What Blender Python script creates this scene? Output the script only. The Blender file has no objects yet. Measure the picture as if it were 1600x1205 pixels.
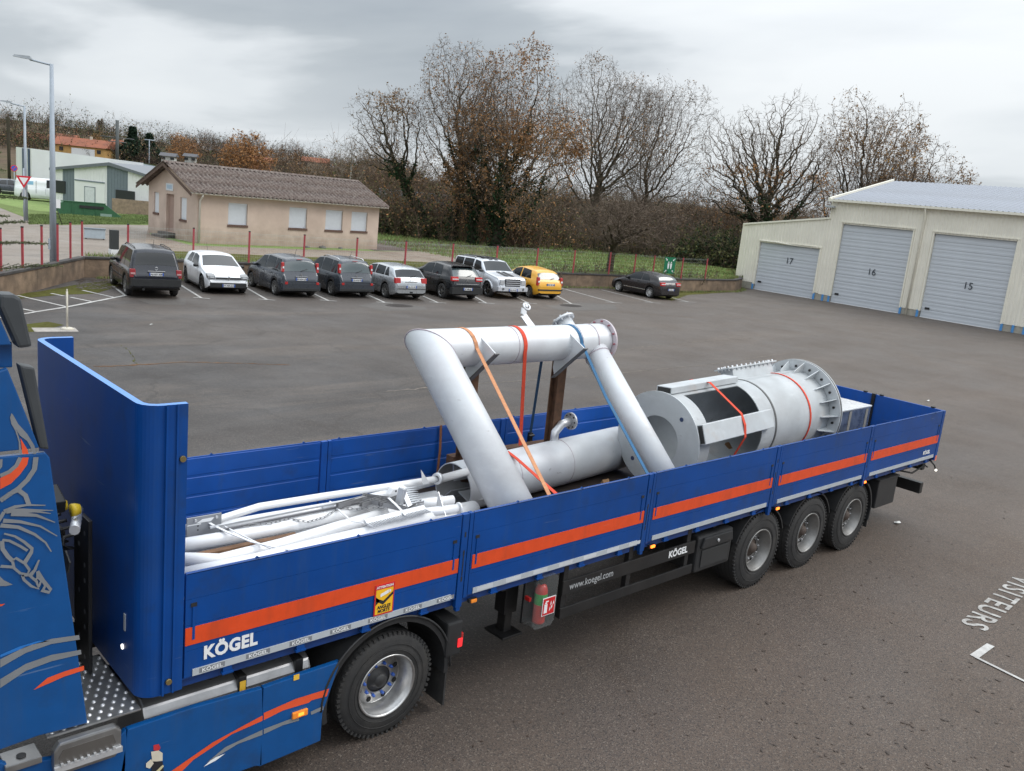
import bpy, bmesh, math, random
import numpy as np
from mathutils import Vector, Matrix
random.seed(7); rng = np.random.default_rng(7)
PI = math.pi; R = math.radians
S = bpy.context.scene; COL = S.collection

# ---------------- camera (solved from the trailer's known dimensions; metres, x along the trailer, z up)
SKX, SKY = 3.0, 1.2
CAM = np.array([-2.37253, -5.74807, 4.88229]); YAW, PITCH, ROLL, FPX = 0.813548, 0.209102, 0.101156, 1378.12
def cam_axes():
    cy, sy, cp, sp = math.cos(YAW), math.sin(YAW), math.cos(PITCH), math.sin(PITCH)
    f = np.array([cp*cy, cp*sy, -sp]); r = np.array([sy, -cy, 0.0]); u = np.cross(r, f)
    cr, sr = math.cos(ROLL), math.sin(ROLL)
    return r*cr+u*sr, -r*sr+u*cr, f
CR, CU, CF = cam_axes()
cd = bpy.data.cameras.new('camera'); cam = bpy.data.objects.new('camera', cd); COL.objects.link(cam); S.camera = cam
cd.sensor_fit = 'HORIZONTAL'; cd.sensor_width = 36; cd.lens = FPX/1600*36; cd.clip_start = .1; cd.clip_end = 6000
cam.matrix_world = Matrix(((CR[0], CU[0], -CF[0], CAM[0]), (CR[1], CU[1], -CF[1], CAM[1]), (CR[2], CU[2], -CF[2], CAM[2]), (0, 0, 0, 1)))

# ---------------- world: daylight sky under a broken cloud deck
SUN_EL, SUN_AZ = R(42), R(-35)      # azimuth measured from +x towards +y
W = bpy.data.worlds.new('World'); S.world = W; W.use_nodes = True
nt = W.node_tree; N = nt.nodes; L = nt.links; N.clear()
out = N.new('ShaderNodeOutputWorld'); bg = N.new('ShaderNodeBackground'); L.new(bg.outputs[0], out.inputs[0]); bg.inputs[1].default_value = .1
sky = N.new('ShaderNodeTexSky'); sky.sky_type = 'NISHITA'; sky.sun_disc = False; sky.sun_elevation = SUN_EL; sky.sun_rotation = PI/2-SUN_AZ
geo = N.new('ShaderNodeTexCoord'); sep = N.new('ShaderNodeSeparateXYZ'); L.new(geo.outputs['Generated'], sep.inputs[0])
def wmath(op, a, b=None, c=None):
    n = N.new('ShaderNodeMath'); n.operation = op
    for i, v in enumerate((a, b, c)):
        if v is None: continue
        if isinstance(v, (int, float)): n.inputs[i].default_value = v
        else: L.new(v, n.inputs[i])
    return n.outputs[0]
zc = wmath('MAXIMUM', sep.outputs[2], 0.0); den = wmath('ADD', zc, .12)
px = wmath('DIVIDE', sep.outputs[0], den); py = wmath('DIVIDE', sep.outputs[1], den)
cmb = N.new('ShaderNodeCombineXYZ'); L.new(px, cmb.inputs[0]); L.new(py, cmb.inputs[1])
mp = N.new('ShaderNodeMapping'); L.new(cmb.outputs[0], mp.inputs[0]); mp.inputs['Rotation'].default_value = (0, 0, R(42)); mp.inputs['Scale'].default_value = (.34, .22, 1); mp.inputs['Location'].default_value = (SKX, SKY, 0)
n1 = N.new('ShaderNodeTexNoise'); n1.inputs['Scale'].default_value = 1.5; n1.inputs['Detail'].default_value = 7; n1.inputs['Roughness'].default_value = .46; n1.inputs['Distortion'].default_value = .25
L.new(mp.outputs[0], n1.inputs[0])
cr = N.new('ShaderNodeValToRGB'); L.new(n1.outputs[0], cr.inputs[0]); E = cr.color_ramp.elements
E[0].position = .36; E[0].color = (7.2, 7.45, 7.6, 1); E[1].position = .66; E[1].color = (2.8, 3.15, 3.5, 1)
for p_, c_ in ((.45, (6.2, 6.5, 6.75, 1)), (.51, (3.9, 4.25, 4.55, 1)), (.58, (3.2, 3.55, 3.9, 1))):
    e = E.new(p_); e.color = c_
# overcast brightening: the deck is brighter overhead, pale and bright in a low band at the horizon
zen = wmath('MULTIPLY_ADD', wmath('POWER', zc, 1.8), 3.0, 0.95)
mul = N.new('ShaderNodeVectorMath'); mul.operation = 'SCALE'; L.new(cr.outputs[0], mul.inputs[0]); L.new(zen, mul.inputs['Scale'])
hz = N.new('ShaderNodeMix'); hz.data_type = 'RGBA'; hz.inputs['B'].default_value = (6.3, 6.7, 7.1, 1)
L.new(mul.outputs[0], hz.inputs['A'])
hf = wmath('MULTIPLY', wmath('POWER', wmath('SUBTRACT', 1.0, wmath('MINIMUM', wmath('DIVIDE', zc, .14), 1.0)), 1.0), .8); L.new(hf, hz.inputs['Factor'])
mx = N.new('ShaderNodeMix'); mx.data_type = 'RGBA'; mx.inputs['Factor'].default_value = .93
L.new(sky.outputs[0], mx.inputs['A']); L.new(hz.outputs['Result'], mx.inputs['B']); L.new(mx.outputs['Result'], bg.inputs[0])
sd = bpy.data.lights.new('sun', 'SUN'); sun = bpy.data.objects.new('sun', sd); COL.objects.link(sun)
sd.energy = 1.1; sd.angle = R(28); sd.color = (1, .96, .9)
sdir = Vector((math.cos(SUN_EL)*math.cos(SUN_AZ), math.cos(SUN_EL)*math.sin(SUN_AZ), math.sin(SUN_EL)))
sun.rotation_euler = sdir.to_track_quat('Z', 'Y').to_euler()
S.view_settings.view_transform = 'Standard'; S.view_settings.look = 'None'; S.view_settings.gamma = 1; S.view_settings.use_curve_mapping = False
S.view_settings.exposure = 0.34
S.render.engine = 'CYCLES'; S.cycles.max_bounces = 6; S.cycles.use_denoising = True

# ---------------- surveying: turns a sighting into a point on a known plane
def ray(u, v):
    return CR*((u-800)/FPX) - CU*((v-602.5)/FPX) + CF
def onz(u, v, z=0.0):
    d = ray(u, v); return CAM + d*((z-CAM[2])/d[2])
def ony(u, v, y=0.0):
    d = ray(u, v); return CAM + d*((y-CAM[1])/d[1])
def atd(u, v, D):
    d = ray(u, v); return CAM + d*(D/math.hypot(d[0], d[1]))

# ---------------- materials
MATS = {}
def mat(name, col, rough=.5, metal=0.0, var=.08, vscale=6.0, bump=0.0, bscale=60.0, dirt=0.0, dirtcol=(.05, .045, .04), coat=0.0, alpha=1.0, trans=0.0, emit=None, estr=0.0, spec=None):
    if name in MATS: return MATS[name]
    m = bpy.data.materials.new(name); m.use_nodes = True; t = m.node_tree; b = t.nodes['Principled BSDF']; l = t.links
    tc = t.nodes.new('ShaderNodeTexCoord'); nz = t.nodes.new('ShaderNodeTexNoise'); nz.inputs['Scale'].default_value = vscale; nz.inputs['Detail'].default_value = 5
    l.new(tc.outputs['Object'], nz.inputs[0])
    rp = t.nodes.new('ShaderNodeValToRGB'); l.new(nz.outputs[0], rp.inputs[0])
    rp.color_ramp.elements[0].position = .3; rp.color_ramp.elements[1].position = .7
    rp.color_ramp.elements[0].color = tuple(max(0, c*(1-var)) for c in col)+(1,); rp.color_ramp.elements[1].color = tuple(min(1, c*(1+var)) for c in col)+(1,)
    colout = rp.outputs[0]
    if dirt > 0:
        n2 = t.nodes.new('ShaderNodeTexNoise'); n2.inputs['Scale'].default_value = vscale*.45; n2.inputs['Detail'].default_value = 8; n2.inputs['Roughness'].default_value = .7; l.new(tc.outputs['Object'], n2.inputs[0])
        mr = t.nodes.new('ShaderNodeMapRange'); l.new(n2.outputs[0], mr.inputs[0]); mr.inputs[1].default_value = .42; mr.inputs[2].default_value = .75; mr.inputs[4].default_value = dirt
        mx = t.nodes.new('ShaderNodeMix'); mx.data_type = 'RGBA'; l.new(mr.outputs[0], mx.inputs['Factor']); l.new(colout, mx.inputs['A']); mx.inputs['B'].default_value = dirtcol+(1,)
        colout = mx.outputs['Result']
    l.new(colout, b.inputs['Base Color'])
    rr = t.nodes.new('ShaderNodeMapRange'); l.new(nz.outputs[0], rr.inputs[0]); rr.inputs[3].default_value = max(.02, rough*.8); rr.inputs[4].default_value = min(1, rough*1.2); l.new(rr.outputs[0], b.inputs['Roughness'])
    b.inputs['Metallic'].default_value = metal; b.inputs['Coat Weight'].default_value = coat; b.inputs['Coat Roughness'].default_value = .08
    if spec is not None: b.inputs['Specular IOR Level'].default_value = spec
    if bump > 0:
        n3 = t.nodes.new('ShaderNodeTexNoise'); n3.inputs['Scale'].default_value = bscale; n3.inputs['Detail'].default_value = 4; l.new(tc.outputs['Object'], n3.inputs[0])
        bp = t.nodes.new('ShaderNodeBump'); bp.inputs['Strength'].default_value = bump; bp.inputs['Distance'].default_value = .02; l.new(n3.outputs[0], bp.inputs['Height']); l.new(bp.outputs[0], b.inputs['Normal'])
    if alpha < 1: b.inputs['Alpha'].default_value = alpha
    if trans > 0: b.inputs['Transmission Weight'].default_value = trans
    if emit: b.inputs['Emission Color'].default_value = emit+(1,); b.inputs['Emission Strength'].default_value = estr
    MATS[name] = m; return m

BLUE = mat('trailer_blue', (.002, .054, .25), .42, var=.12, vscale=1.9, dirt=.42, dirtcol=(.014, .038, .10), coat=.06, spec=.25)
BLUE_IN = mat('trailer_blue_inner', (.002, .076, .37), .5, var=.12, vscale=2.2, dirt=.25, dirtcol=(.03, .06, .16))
CABBLUE = mat('cab_blue', (.003, .072, .25), .35, var=.06, coat=.2, spec=.4, dirt=.15, dirtcol=(.02, .04, .08))
ORANGE = mat('orange_stripe', (.70, .068, .012), .45, var=.06, vscale=9, dirt=.12, dirtcol=(.35, .05, .02))
STRIPL = mat('reflective_patch', (.55, .57, .60), .4)
STRIP = mat('reflective_grey', (.42, .45, .48), .4, var=.06)
WHITEP = mat('white_print', (.78, .79, .80), .5, var=.03)
GREYP = mat('grey_print', (.20, .21, .23), .4, var=.03)
BLACKP = mat('black_plastic', (.018, .019, .021), .5, var=.15, dirt=.25, dirtcol=(.05, .045, .04))
BLACKM = mat('black_steel', (.012, .012, .013), .45, var=.2, dirt=.3, dirtcol=(.045, .04, .035))
RUBBER = mat('rubber', (.022, .022, .023), .75, var=.2, vscale=9, dirt=.35, dirtcol=(.07, .062, .052), bump=.15)
ALU = mat('wheel_alloy', (.50, .50, .50), .32, metal=.85, var=.12, vscale=14, dirt=.3, dirtcol=(.18, .16, .14))
RIMS = mat('rim_silver', (.24, .237, .232), .42, metal=.45, var=.12, vscale=14, dirt=.45, dirtcol=(.10, .09, .08))
STEEL = mat('galvanised', (.62, .63, .65), .38, metal=.55, var=.08, vscale=9, dirt=.12, dirtcol=(.35, .33, .32))
PIPEW = mat('blasted_pipe', (.62, .645, .67), .45, metal=.15, var=.06, vscale=2.5, dirt=.5, dirtcol=(.44, .41, .43), bump=.05, bscale=300)
PIPEB = mat('bright_pipe', (.74, .745, .76), .38, metal=.12, var=.04, vscale=4, dirt=.12, dirtcol=(.55, .53, .56))
DRUMG = mat('drum_grey', (.52, .55, .57), .5, metal=.15, var=.09, vscale=3, dirt=.6, dirtcol=(.38, .38, .385))
INNERG = mat('duct_inside', (.22, .22, .22), .6, metal=.2, var=.1)
RUST = mat('rusty_steel', (.11, .055, .03), .85, var=.4, vscale=12, dirt=.4, dirtcol=(.04, .022, .015), bump=.3)
REDST = mat('red_strap', (.62, .06, .025), .8, var=.12, vscale=30)
TANST = mat('tan_strap', (.52, .24, .12), .85, var=.15, vscale=30)
NAVYST = mat('navy_strap', (.015, .055, .12), .85, var=.15, vscale=30)
WOOD = mat('timber', (.30, .17, .08), .8, var=.2, vscale=10)
DECK = mat('deck_board', (.03, .02, .016), .8, var=.3, vscale=5)
AMBER = mat('amber_lit', (.9, .3, .03), .3, emit=(1, .16, .02), estr=2.6)
AMBERLENS = mat('amber_lens', (.85, .26, .03), .25)
REDLIT = mat('red_lit', (.5, .02, .02), .3, emit=(1, .03, .04), estr=.7)
REDLENS = mat('red_lens', (.42, .02, .02), .2, coat=.5)
WHITELIT = mat('white_lit', (.9, .9, .88), .2, emit=(1, .95, .85), estr=2.5)

def wear(m, cols, specs):
    """adds marks of wear: each spec is (scale xyz, low, high, amount, colour index)"""
    t = m.node_tree; l = t.links; b = t.nodes['Principled BSDF']; tc = next(n for n in t.nodes if n.type == 'TEX_COORD'); c = b.inputs['Base Color'].links[0].from_socket
    for sc, lo, hi, am, ci in specs:
        mp = t.nodes.new('ShaderNodeMapping'); l.new(tc.outputs['Object'], mp.inputs[0]); mp.inputs['Scale'].default_value = sc; mp.inputs['Location'].default_value = (lo*7, hi*3, ci)
        n = t.nodes.new('ShaderNodeTexNoise'); n.inputs['Scale'].default_value = 1; n.inputs['Detail'].default_value = 6; n.inputs['Roughness'].default_value = .62; l.new(mp.outputs[0], n.inputs[0])
        r = t.nodes.new('ShaderNodeMapRange'); l.new(n.outputs[0], r.inputs[0]); r.inputs[1].default_value = lo; r.inputs[2].default_value = hi; r.inputs[4].default_value = am
        x = t.nodes.new('ShaderNodeMix'); x.data_type = 'RGBA'; l.new(r.outputs[0], x.inputs['Factor']); l.new(c, x.inputs['A']); x.inputs['B'].default_value = cols[ci]+(1,); c = x.outputs['Result']
    l.new(c, b.inputs['Base Color'])
for m_ in (BLUE, BLUE_IN, CABBLUE): wear(m_, [(.035, .075, .16), (.20, .26, .36), (.02, .035, .07)], [((9, 9, .9), .52, .78, .35, 0), ((1.2, 1.2, 22), .67, .72, .35, 1), ((3, 3, 3), .56, .8, .5, 2)])
wear(ORANGE, [(.30, .05, .02), (.55, .35, .28)], [((7, 7, 1.5), .5, .8, .5, 0), ((1.2, 1.2, 30), .68, .73, .4, 1)])
for m_ in (PIPEW, DRUMG): wear(m_, [(.22, .20, .20), (.45, .36, .30), (.74, .76, .78)], [((5, 5, 14), .67, .73, .55, 0), ((2.2, 2.2, 2.2), .60, .8, .5, 1), ((1.6, 1.6, 5), .56, .75, .5, 2)])
wear(PIPEB, [(.35, .33, .33)], [((4, 9, 9), .64, .74, .5, 0)])
# ---------------- mesh building
def link(o, parent=None):
    COL.objects.link(o)
    if parent is not None: o.parent = parent
    return o
def tag(o, label=None, cat=None, group=None, kind=None):
    if label: o['label'] = label
    if cat: o['category'] = cat
    if group: o['group'] = group
    if kind: o['kind'] = kind
    return o
def thing(name, label, cat, loc=(0, 0, 0), rz=0.0, group=None):
    o = bpy.data.objects.new(name, None); link(o); o.location = loc; o.rotation_euler = (0, 0, rz); o.empty_display_size = .2
    return tag(o, label, cat, group)
class MB:
    def __init__(s): s.v = []; s.f = []; s.m = []; s.sm = []
    def add(s, vs, fs, m=0, smooth=False):
        b = len(s.v); s.v.extend([tuple(float(c) for c in v) for v in vs]); s.f.extend([tuple(b+i for i in f) for f in fs]); s.m.extend([m]*len(fs)); s.sm.extend([smooth]*len(fs)); return s
    def box(s, c, d, rot=None, m=0):
        hx, hy, hz = d[0]/2, d[1]/2, d[2]/2
        vs = [Vector((x, y, z)) for x in (-hx, hx) for y in (-hy, hy) for z in (-hz, hz)]
        if rot is not None:
            M3 = rot if isinstance(rot, Matrix) else Matrix.Rotation(rot, 3, 'Z'); vs = [M3 @ v for v in vs]
        vs = [(v[0]+c[0], v[1]+c[1], v[2]+c[2]) for v in vs]
        return s.add(vs, [(0, 1, 3, 2), (4, 6, 7, 5), (0, 4, 5, 1), (2, 3, 7, 6), (0, 2, 6, 4), (1, 5, 7, 3)], m)
    def b2(s, lo, hi, m=0):
        return s.box([(lo[i]+hi[i])/2 for i in range(3)], [hi[i]-lo[i] for i in range(3)], None, m)
    def tube(s, pts, r, n=12, m=0, caps=True, smooth=True, closed=False):
        pts = [Vector(p) for p in pts]; k = len(pts); rs = r if hasattr(r, '__len__') else [r]*k
        dirs = []
        for i in range(k):
            a = pts[i-1] if (i > 0 or closed) else pts[i]; b = pts[(i+1) % k] if (i < k-1 or closed) else pts[i]
            dirs.append((b-a).normalized())
        up = Vector((0, 0, 1)) if abs(dirs[0].z) < .9 else Vector((1, 0, 0)); vs = []; nrm = (up-dirs[0]*up.dot(dirs[0])).normalized()
        for i in range(k):
            d = dirs[i]; nrm = (nrm-d*nrm.dot(d)).normalized(); bi = d.cross(nrm)
            sc = 1.0
            if 0 < i < k-1:
                ca = (pts[i]-pts[i-1]).normalized().dot(d); sc = 1/max(ca, .5)
                pl = (pts[i+1]-pts[i]).normalized()-(pts[i]-pts[i-1]).normalized()
            for j in range(n):
                a = 2*PI*j/n; o = nrm*math.cos(a)+bi*math.sin(a)
                if sc > 1.001 and pl.length > 1e-6:
                    q = pl.normalized(); o = o+q*(o.dot(q)*(sc-1))
                vs.append(pts[i]+o*rs[i])
        fs = []
        for i in range(k if closed else k-1):
            i2 = (i+1) % k
            for j in range(n):
                fs.append((i*n+j, i*n+(j+1) % n, i2*n+(j+1) % n, i2*n+j))
        s.add(vs, fs, m, smooth)
        if caps and not closed:
            b = len(s.v)-len(vs); s.f.append(tuple(b+j for j in range(n-1, -1, -1))); s.f.append(tuple(b+(k-1)*n+j for j in range(n))); s.m += [m, m]; s.sm += [False, False]
        return s
    def cyl(s, a, b, r, n=16, m=0, smooth=True): return s.tube([a, b], r, n, m, True, smooth)
    def pipe(s, a, b, ro, ri, n=32, m=0, mi=None):
        a = Vector(a); b = Vector(b); d = (b-a).normalized(); up = Vector((0, 0, 1)) if abs(d.z) < .9 else Vector((1, 0, 0)); x = (up-d*up.dot(d)).normalized(); y = d.cross(x); vs = []
        for c, r in ((a, ro), (b, ro), (b, ri), (a, ri)):
            for j in range(n):
                t = 2*PI*j/n; vs.append(c+(x*math.cos(t)+y*math.sin(t))*r)
        mi = m if mi is None else mi
        for q in range(4):
            fs = [(q*n+j, q*n+(j+1) % n, ((q+1) % 4)*n+(j+1) % n, ((q+1) % 4)*n+j) for j in range(n)]
            if q == 0: s.add(vs, fs, m, True)
            else:
                bb = len(s.v)-4*n; s.f.extend([tuple(bb+i for i in f) for f in fs]); s.m += [mi if q == 2 else m]*n; s.sm += [q == 2]*n
        return s
    def lathe(s, prof, axis='Y', c=(0, 0, 0), n=32, m=0, smooth=True, mats=None):
        # prof: (radius, along) pairs
        vs = []
        for r, h in prof:
            for j in range(n):
                t = 2*PI*j/n; a, b = r*math.cos(t), r*math.sin(t)
                p = {'Y': (a, h, b), 'Z': (a, b, h), 'X': (h, a, b)}[axis]; vs.append((p[0]+c[0], p[1]+c[1], p[2]+c[2]))
        base = len(s.v); s.add(vs, [], m)
        for i in range(len(prof)-1):
            for j in range(n):
                f = (base+i*n+j, base+i*n+(j+1) % n, base+(i+1)*n+(j+1) % n, base+(i+1)*n+j); s.f.append(f); s.m.append(mats[i] if mats else m); s.sm.append(smooth)
        return s
    def prism(s, poly, axis, a, b, m=0):
        # poly: 2-D outline in the two other axes, extruded from a to b along axis
        def P(p, h): return {'Y': (p[0], h, p[1]), 'X': (h, p[0], p[1]), 'Z': (p[0], p[1], h)}[axis]
        n = len(poly); vs = [P(p, a) for p in poly]+[P(p, b) for p in poly]
        return s.add(vs, [tuple(range(n)), tuple(range(2*n-1, n-1, -1))]+[(i, i+n, (i+1) % n+n, (i+1) % n) for i in range(n)], m)
    def quad(s, a, b, c, d, m=0): return s.add([a, b, c, d], [(0, 1, 2, 3)], m)
    def build(s, name, mats, parent=None, bevel=0.0, shade=None, label=None, loc=None):
        me = bpy.data.meshes.new(name); me.from_pydata(s.v, [], s.f)
        mats = mats if isinstance(mats, (list, tuple)) else [mats]
        for q in mats: me.materials.append(q)
        me.polygons.foreach_set('material_index', s.m); me.polygons.foreach_set('use_smooth', s.sm)
        me.update()
        o = bpy.data.objects.new(name, me); link(o, parent)
        if loc is not None: o.location = loc
        if bevel:
            bm = bmesh.new(); bm.from_mesh(me); bmesh.ops.remove_doubles(bm, verts=bm.verts, dist=1e-5); bmesh.ops.recalc_face_normals(bm, faces=bm.faces)
            ed = [e for e in bm.edges if len(e.link_faces) == 2 and e.calc_face_angle(0) > .6]
            try: bmesh.ops.bevel(bm, geom=ed, offset=bevel, segments=2, profile=.6, affect='EDGES', clamp_overlap=True)
            except Exception: pass
            bm.to_mesh(me); bm.free()
        if label: o['label'] = label
        return o
def recalc(o):
    bm = bmesh.new(); bm.from_mesh(o.data); bmesh.ops.recalc_face_normals(bm, faces=bm.faces); bm.to_mesh(o.data); bm.free(); return o
def fast_mesh(name, V, F, mats, mi=None, parent=None, smooth=False):
    V = np.asarray(V, np.float32); F = np.asarray(F, np.int32); k = F.shape[1]
    me = bpy.data.meshes.new(name); me.vertices.add(len(V)); me.vertices.foreach_set('co', V.ravel())
    me.loops.add(F.size); me.loops.foreach_set('vertex_index', F.ravel()); me.polygons.add(len(F))
    me.polygons.foreach_set('loop_start', np.arange(0, F.size, k, dtype=np.int32)); me.polygons.foreach_set('loop_total', np.full(len(F), k, np.int32))
    for q in (mats if isinstance(mats, (list, tuple)) else [mats]): me.materials.append(q)
    if mi is not None: me.polygons.foreach_set('material_index', np.asarray(mi, np.int32))
    me.polygons.foreach_set('use_smooth', np.full(len(F), smooth))
    me.update(calc_edges=True); me.validate()
    o = bpy.data.objects.new(name, me); link(o, parent); return o
FONT = None
def text(name, s, size, mtx, m, parent=None, ext=.0015, bold=0.0, sx=1.0, align='LEFT', sp=1.0):
    cu = bpy.data.curves.new(name, 'FONT'); cu.body = s; cu.size = size; cu.extrude = ext; cu.offset = bold; cu.align_x = align; cu.space_character = sp; cu.resolution_u = 3
    t = bpy.data.objects.new(name+'_tmp', cu); COL.objects.link(t); bpy.context.view_layer.update()
    me = bpy.data.meshes.new_from_object(t); bpy.data.objects.remove(t); bpy.data.curves.remove(cu); me.name = name
    me.transform(Matrix.Diagonal((sx, 1, 1, 1))); me.materials.clear(); me.materials.append(m)
    o = bpy.data.objects.new(name, me); link(o, parent); o.matrix_local = mtx; return o
def face_mtx(loc, rz=0.0, tilt=PI/2):     # upright lettering, reading along +x turned by rz
    return Matrix.Translation(loc) @ Matrix.Rotation(rz, 4, 'Z') @ Matrix.Rotation(tilt, 4, 'X')
def arc(c, r, a0, a1, n, plane='XZ'):
    return [(c[0]+r*math.cos(a0+(a1-a0)*i/n), c[1]+r*math.sin(a0+(a1-a0)*i/n)) for i in range(n+1)]
def copy_tree(o, parent=None):
    c = o.copy(); COL.objects.link(c); c.parent = parent
    for ch in list(o.children): copy_tree(ch, c)
    return c
# ======================= THE SETTING =======================
UP = .75
WALLTOP = [(-9, 11), (-2.5, 18.3), (2, 23), (4.84, 26.44), (6.51, 28.6), (9.2, 32.3), (13.7, 32.0), (16.2, 31.6), (24, 30.8), (31, 31.0), (39.2, 30.5), (42.4, 29.6), (44.5, 28.95), (51, 29.2), (53.4, 30.2), (55.0, 31.6)]
def nodes(m): return m.node_tree.nodes, m.node_tree.links
def asphalt_material(name, base, light, warm, scale_pts=170.0, worn=1.0):
    m = bpy.data.materials.new(name); m.use_nodes = True; n, l = nodes(m); b = n['Principled BSDF']
    g = n.new('ShaderNodeNewGeometry')
    def noise(sc, det=5, rough=.5, dist=0.0, vec=None):
        q = n.new('ShaderNodeTexNoise'); q.inputs['Scale'].default_value = sc; q.inputs['Detail'].default_value = det; q.inputs['Roughness'].default_value = rough; q.inputs['Distortion'].default_value = dist; l.new(vec or g.outputs['Position'], q.inputs[0]); return q.outputs[0]
    def rng_(v, a, b_, c=0.0, d=1.0):
        q = n.new('ShaderNodeMapRange'); l.new(v, q.inputs[0]); q.inputs[1].default_value = a; q.inputs[2].default_value = b_; q.inputs[3].default_value = c; q.inputs[4].default_value = d; return q.outputs[0]
    def mix(f, a, b_):
        q = n.new('ShaderNodeMix'); q.data_type = 'RGBA'
        if isinstance(f, float): q.inputs['Factor'].default_value = f
        else: l.new(f, q.inputs['Factor'])
        for k, v in (('A', a), ('B', b_)):
            if isinstance(v, tuple): q.inputs[k].default_value = v+(1,)
            else: l.new(v, q.inputs[k])
        return q.outputs['Result']
    st = n.new('ShaderNodeMapping'); l.new(g.outputs['Position'], st.inputs[0]); st.inputs['Scale'].default_value = (.35, 1.2, 1); st.inputs['Rotation'].default_value = (0, 0, R(-12))
    c = mix(rng_(noise(.35, 8, .6, .6, st.outputs[0]), .38, .68), base, light)
    c = mix(rng_(noise(.16, 7, .65, .8), .5, .66, 0, .28*worn), c, warm)
    c = mix(rng_(noise(1.3, 8, .7), .52, .74, 0, .6), c, tuple(x*.6 for x in base))
    st2 = n.new('ShaderNodeMapping'); l.new(g.outputs['Position'], st2.inputs[0]); st2.inputs['Scale'].default_value = (.09, .5, 1); st2.inputs['Rotation'].default_value = (0, 0, R(18))
    c = mix(rng_(noise(1.0, 7, .6, .5, st2.outputs[0]), .52, .64, 0, .38*worn), c, tuple(x*1.05 for x in warm))
    c = mix(rng_(noise(.9, 6, .6, .4, st2.outputs[0]), .60, .40, 0, .0)if False else rng_(noise(.07, 4), .50, .66, 0, .4), c, (base[0]*.95, base[1]*1.05, base[2]*1.12))
    vd_ = n.new('ShaderNodeTexVoronoi'); vd_.inputs['Scale'].default_value = .75; l.new(g.outputs['Position'], vd_.inputs[0]); c = mix(rng_(vd_.outputs['Distance'], .13, .04, 0, .6), c, (.018, .016, .016))
    wv = n.new('ShaderNodeVectorMath'); wv.operation = 'MULTIPLY_ADD'; nw = n.new('ShaderNodeTexNoise'); nw.inputs['Scale'].default_value = .6; nw.inputs['Detail'].default_value = 5; l.new(g.outputs['Position'], nw.inputs[0]); l.new(nw.outputs['Color'], wv.inputs[0]); wv.inputs[1].default_value = (2.4, 2.4, 0); l.new(g.outputs['Position'], wv.inputs[2])
    ve = n.new('ShaderNodeTexVoronoi'); ve.feature = 'DISTANCE_TO_EDGE'; ve.inputs['Scale'].default_value = .13; l.new(wv.outputs[0], ve.inputs[0]); c = mix(rng_(ve.outputs['Distance'], .010, .002, 0, .7*worn), c, (.028, .024, .022))
    # wear, east side of the yard is paler and browner
    sp = n.new('ShaderNodeSeparateXYZ'); l.new(g.outputs['Position'], sp.inputs[0])
    ad = n.new('ShaderNodeMath'); ad.operation = 'ADD'; l.new(sp.outputs[0], ad.inputs[0])
    ml = n.new('ShaderNodeMath'); ml.operation = 'MULTIPLY'; l.new(noise(.12, 5), ml.inputs[0]); ml.inputs[1].default_value = 26.0; l.new(ml.outputs[0], ad.inputs[1])
    c = mix(rng_(ad.outputs[0], 16, 40, 0, .55*worn), c, warm)
    near_ = n.new('ShaderNodeMath'); near_.operation = 'MULTIPLY_ADD'; l.new(sp.outputs[1], near_.inputs[0]); near_.inputs[1].default_value = -1.0; l.new(ml.outputs[0], near_.inputs[2])
    c = mix(rng_(near_.outputs[0], 5, 16, 0, .72*worn), c, (.092, .061, .041))
    # aggregate: pale and dark chips
    vo = n.new('ShaderNodeTexVoronoi'); vo.inputs['Scale'].default_value = scale_pts*.45; l.new(g.outputs['Position'], vo.inputs[0])
    sv = n.new('ShaderNodeSeparateColor'); l.new(vo.outputs['Color'], sv.inputs[0])
    c = mix(rng_(sv.outputs[0], .82, .99, 0, .38), c, (.26, .22, .18))
    c = mix(rng_(sv.outputs[1], .55, .95, 0, .75), c, tuple(x*.45 for x in base))
    c = mix(rng_(noise(scale_pts*.18, 4, .8), .42, .7, 0, .36), c, (base[0]*2.1, base[1]*1.85, base[2]*1.65))
    l.new(c, b.inputs['Base Color']); l.new(rng_(noise(.5, 5), .3, .7, .50, .82), b.inputs['Roughness'])
    bp = n.new('ShaderNodeBump'); bp.inputs['Strength'].default_value = .55; bp.inputs['Distance'].default_value = .008; l.new(vo.outputs['Distance'], bp.inputs['Height'])
    b2 = n.new('ShaderNodeBump'); b2.inputs['Strength'].default_value = .35; b2.inputs['Distance'].default_value = .05; l.new(noise(2.2, 6), b2.inputs['Height']); l.new(b2.outputs[0], bp.inputs['Normal']); l.new(bp.outputs[0], b.inputs['Normal'])
    return m
ASPH = asphalt_material('asphalt', (.034, .0305, .030), (.058, .0535, .052), (.150, .116, .090))
ROADM = asphalt_material('pale_road', (.18, .155, .132), (.215, .185, .155), (.24, .19, .145), worn=.6)
PATCHM = asphalt_material('patch_asphalt', (.062, .058, .055), (.082, .076, .071), (.12, .105, .092))
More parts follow.
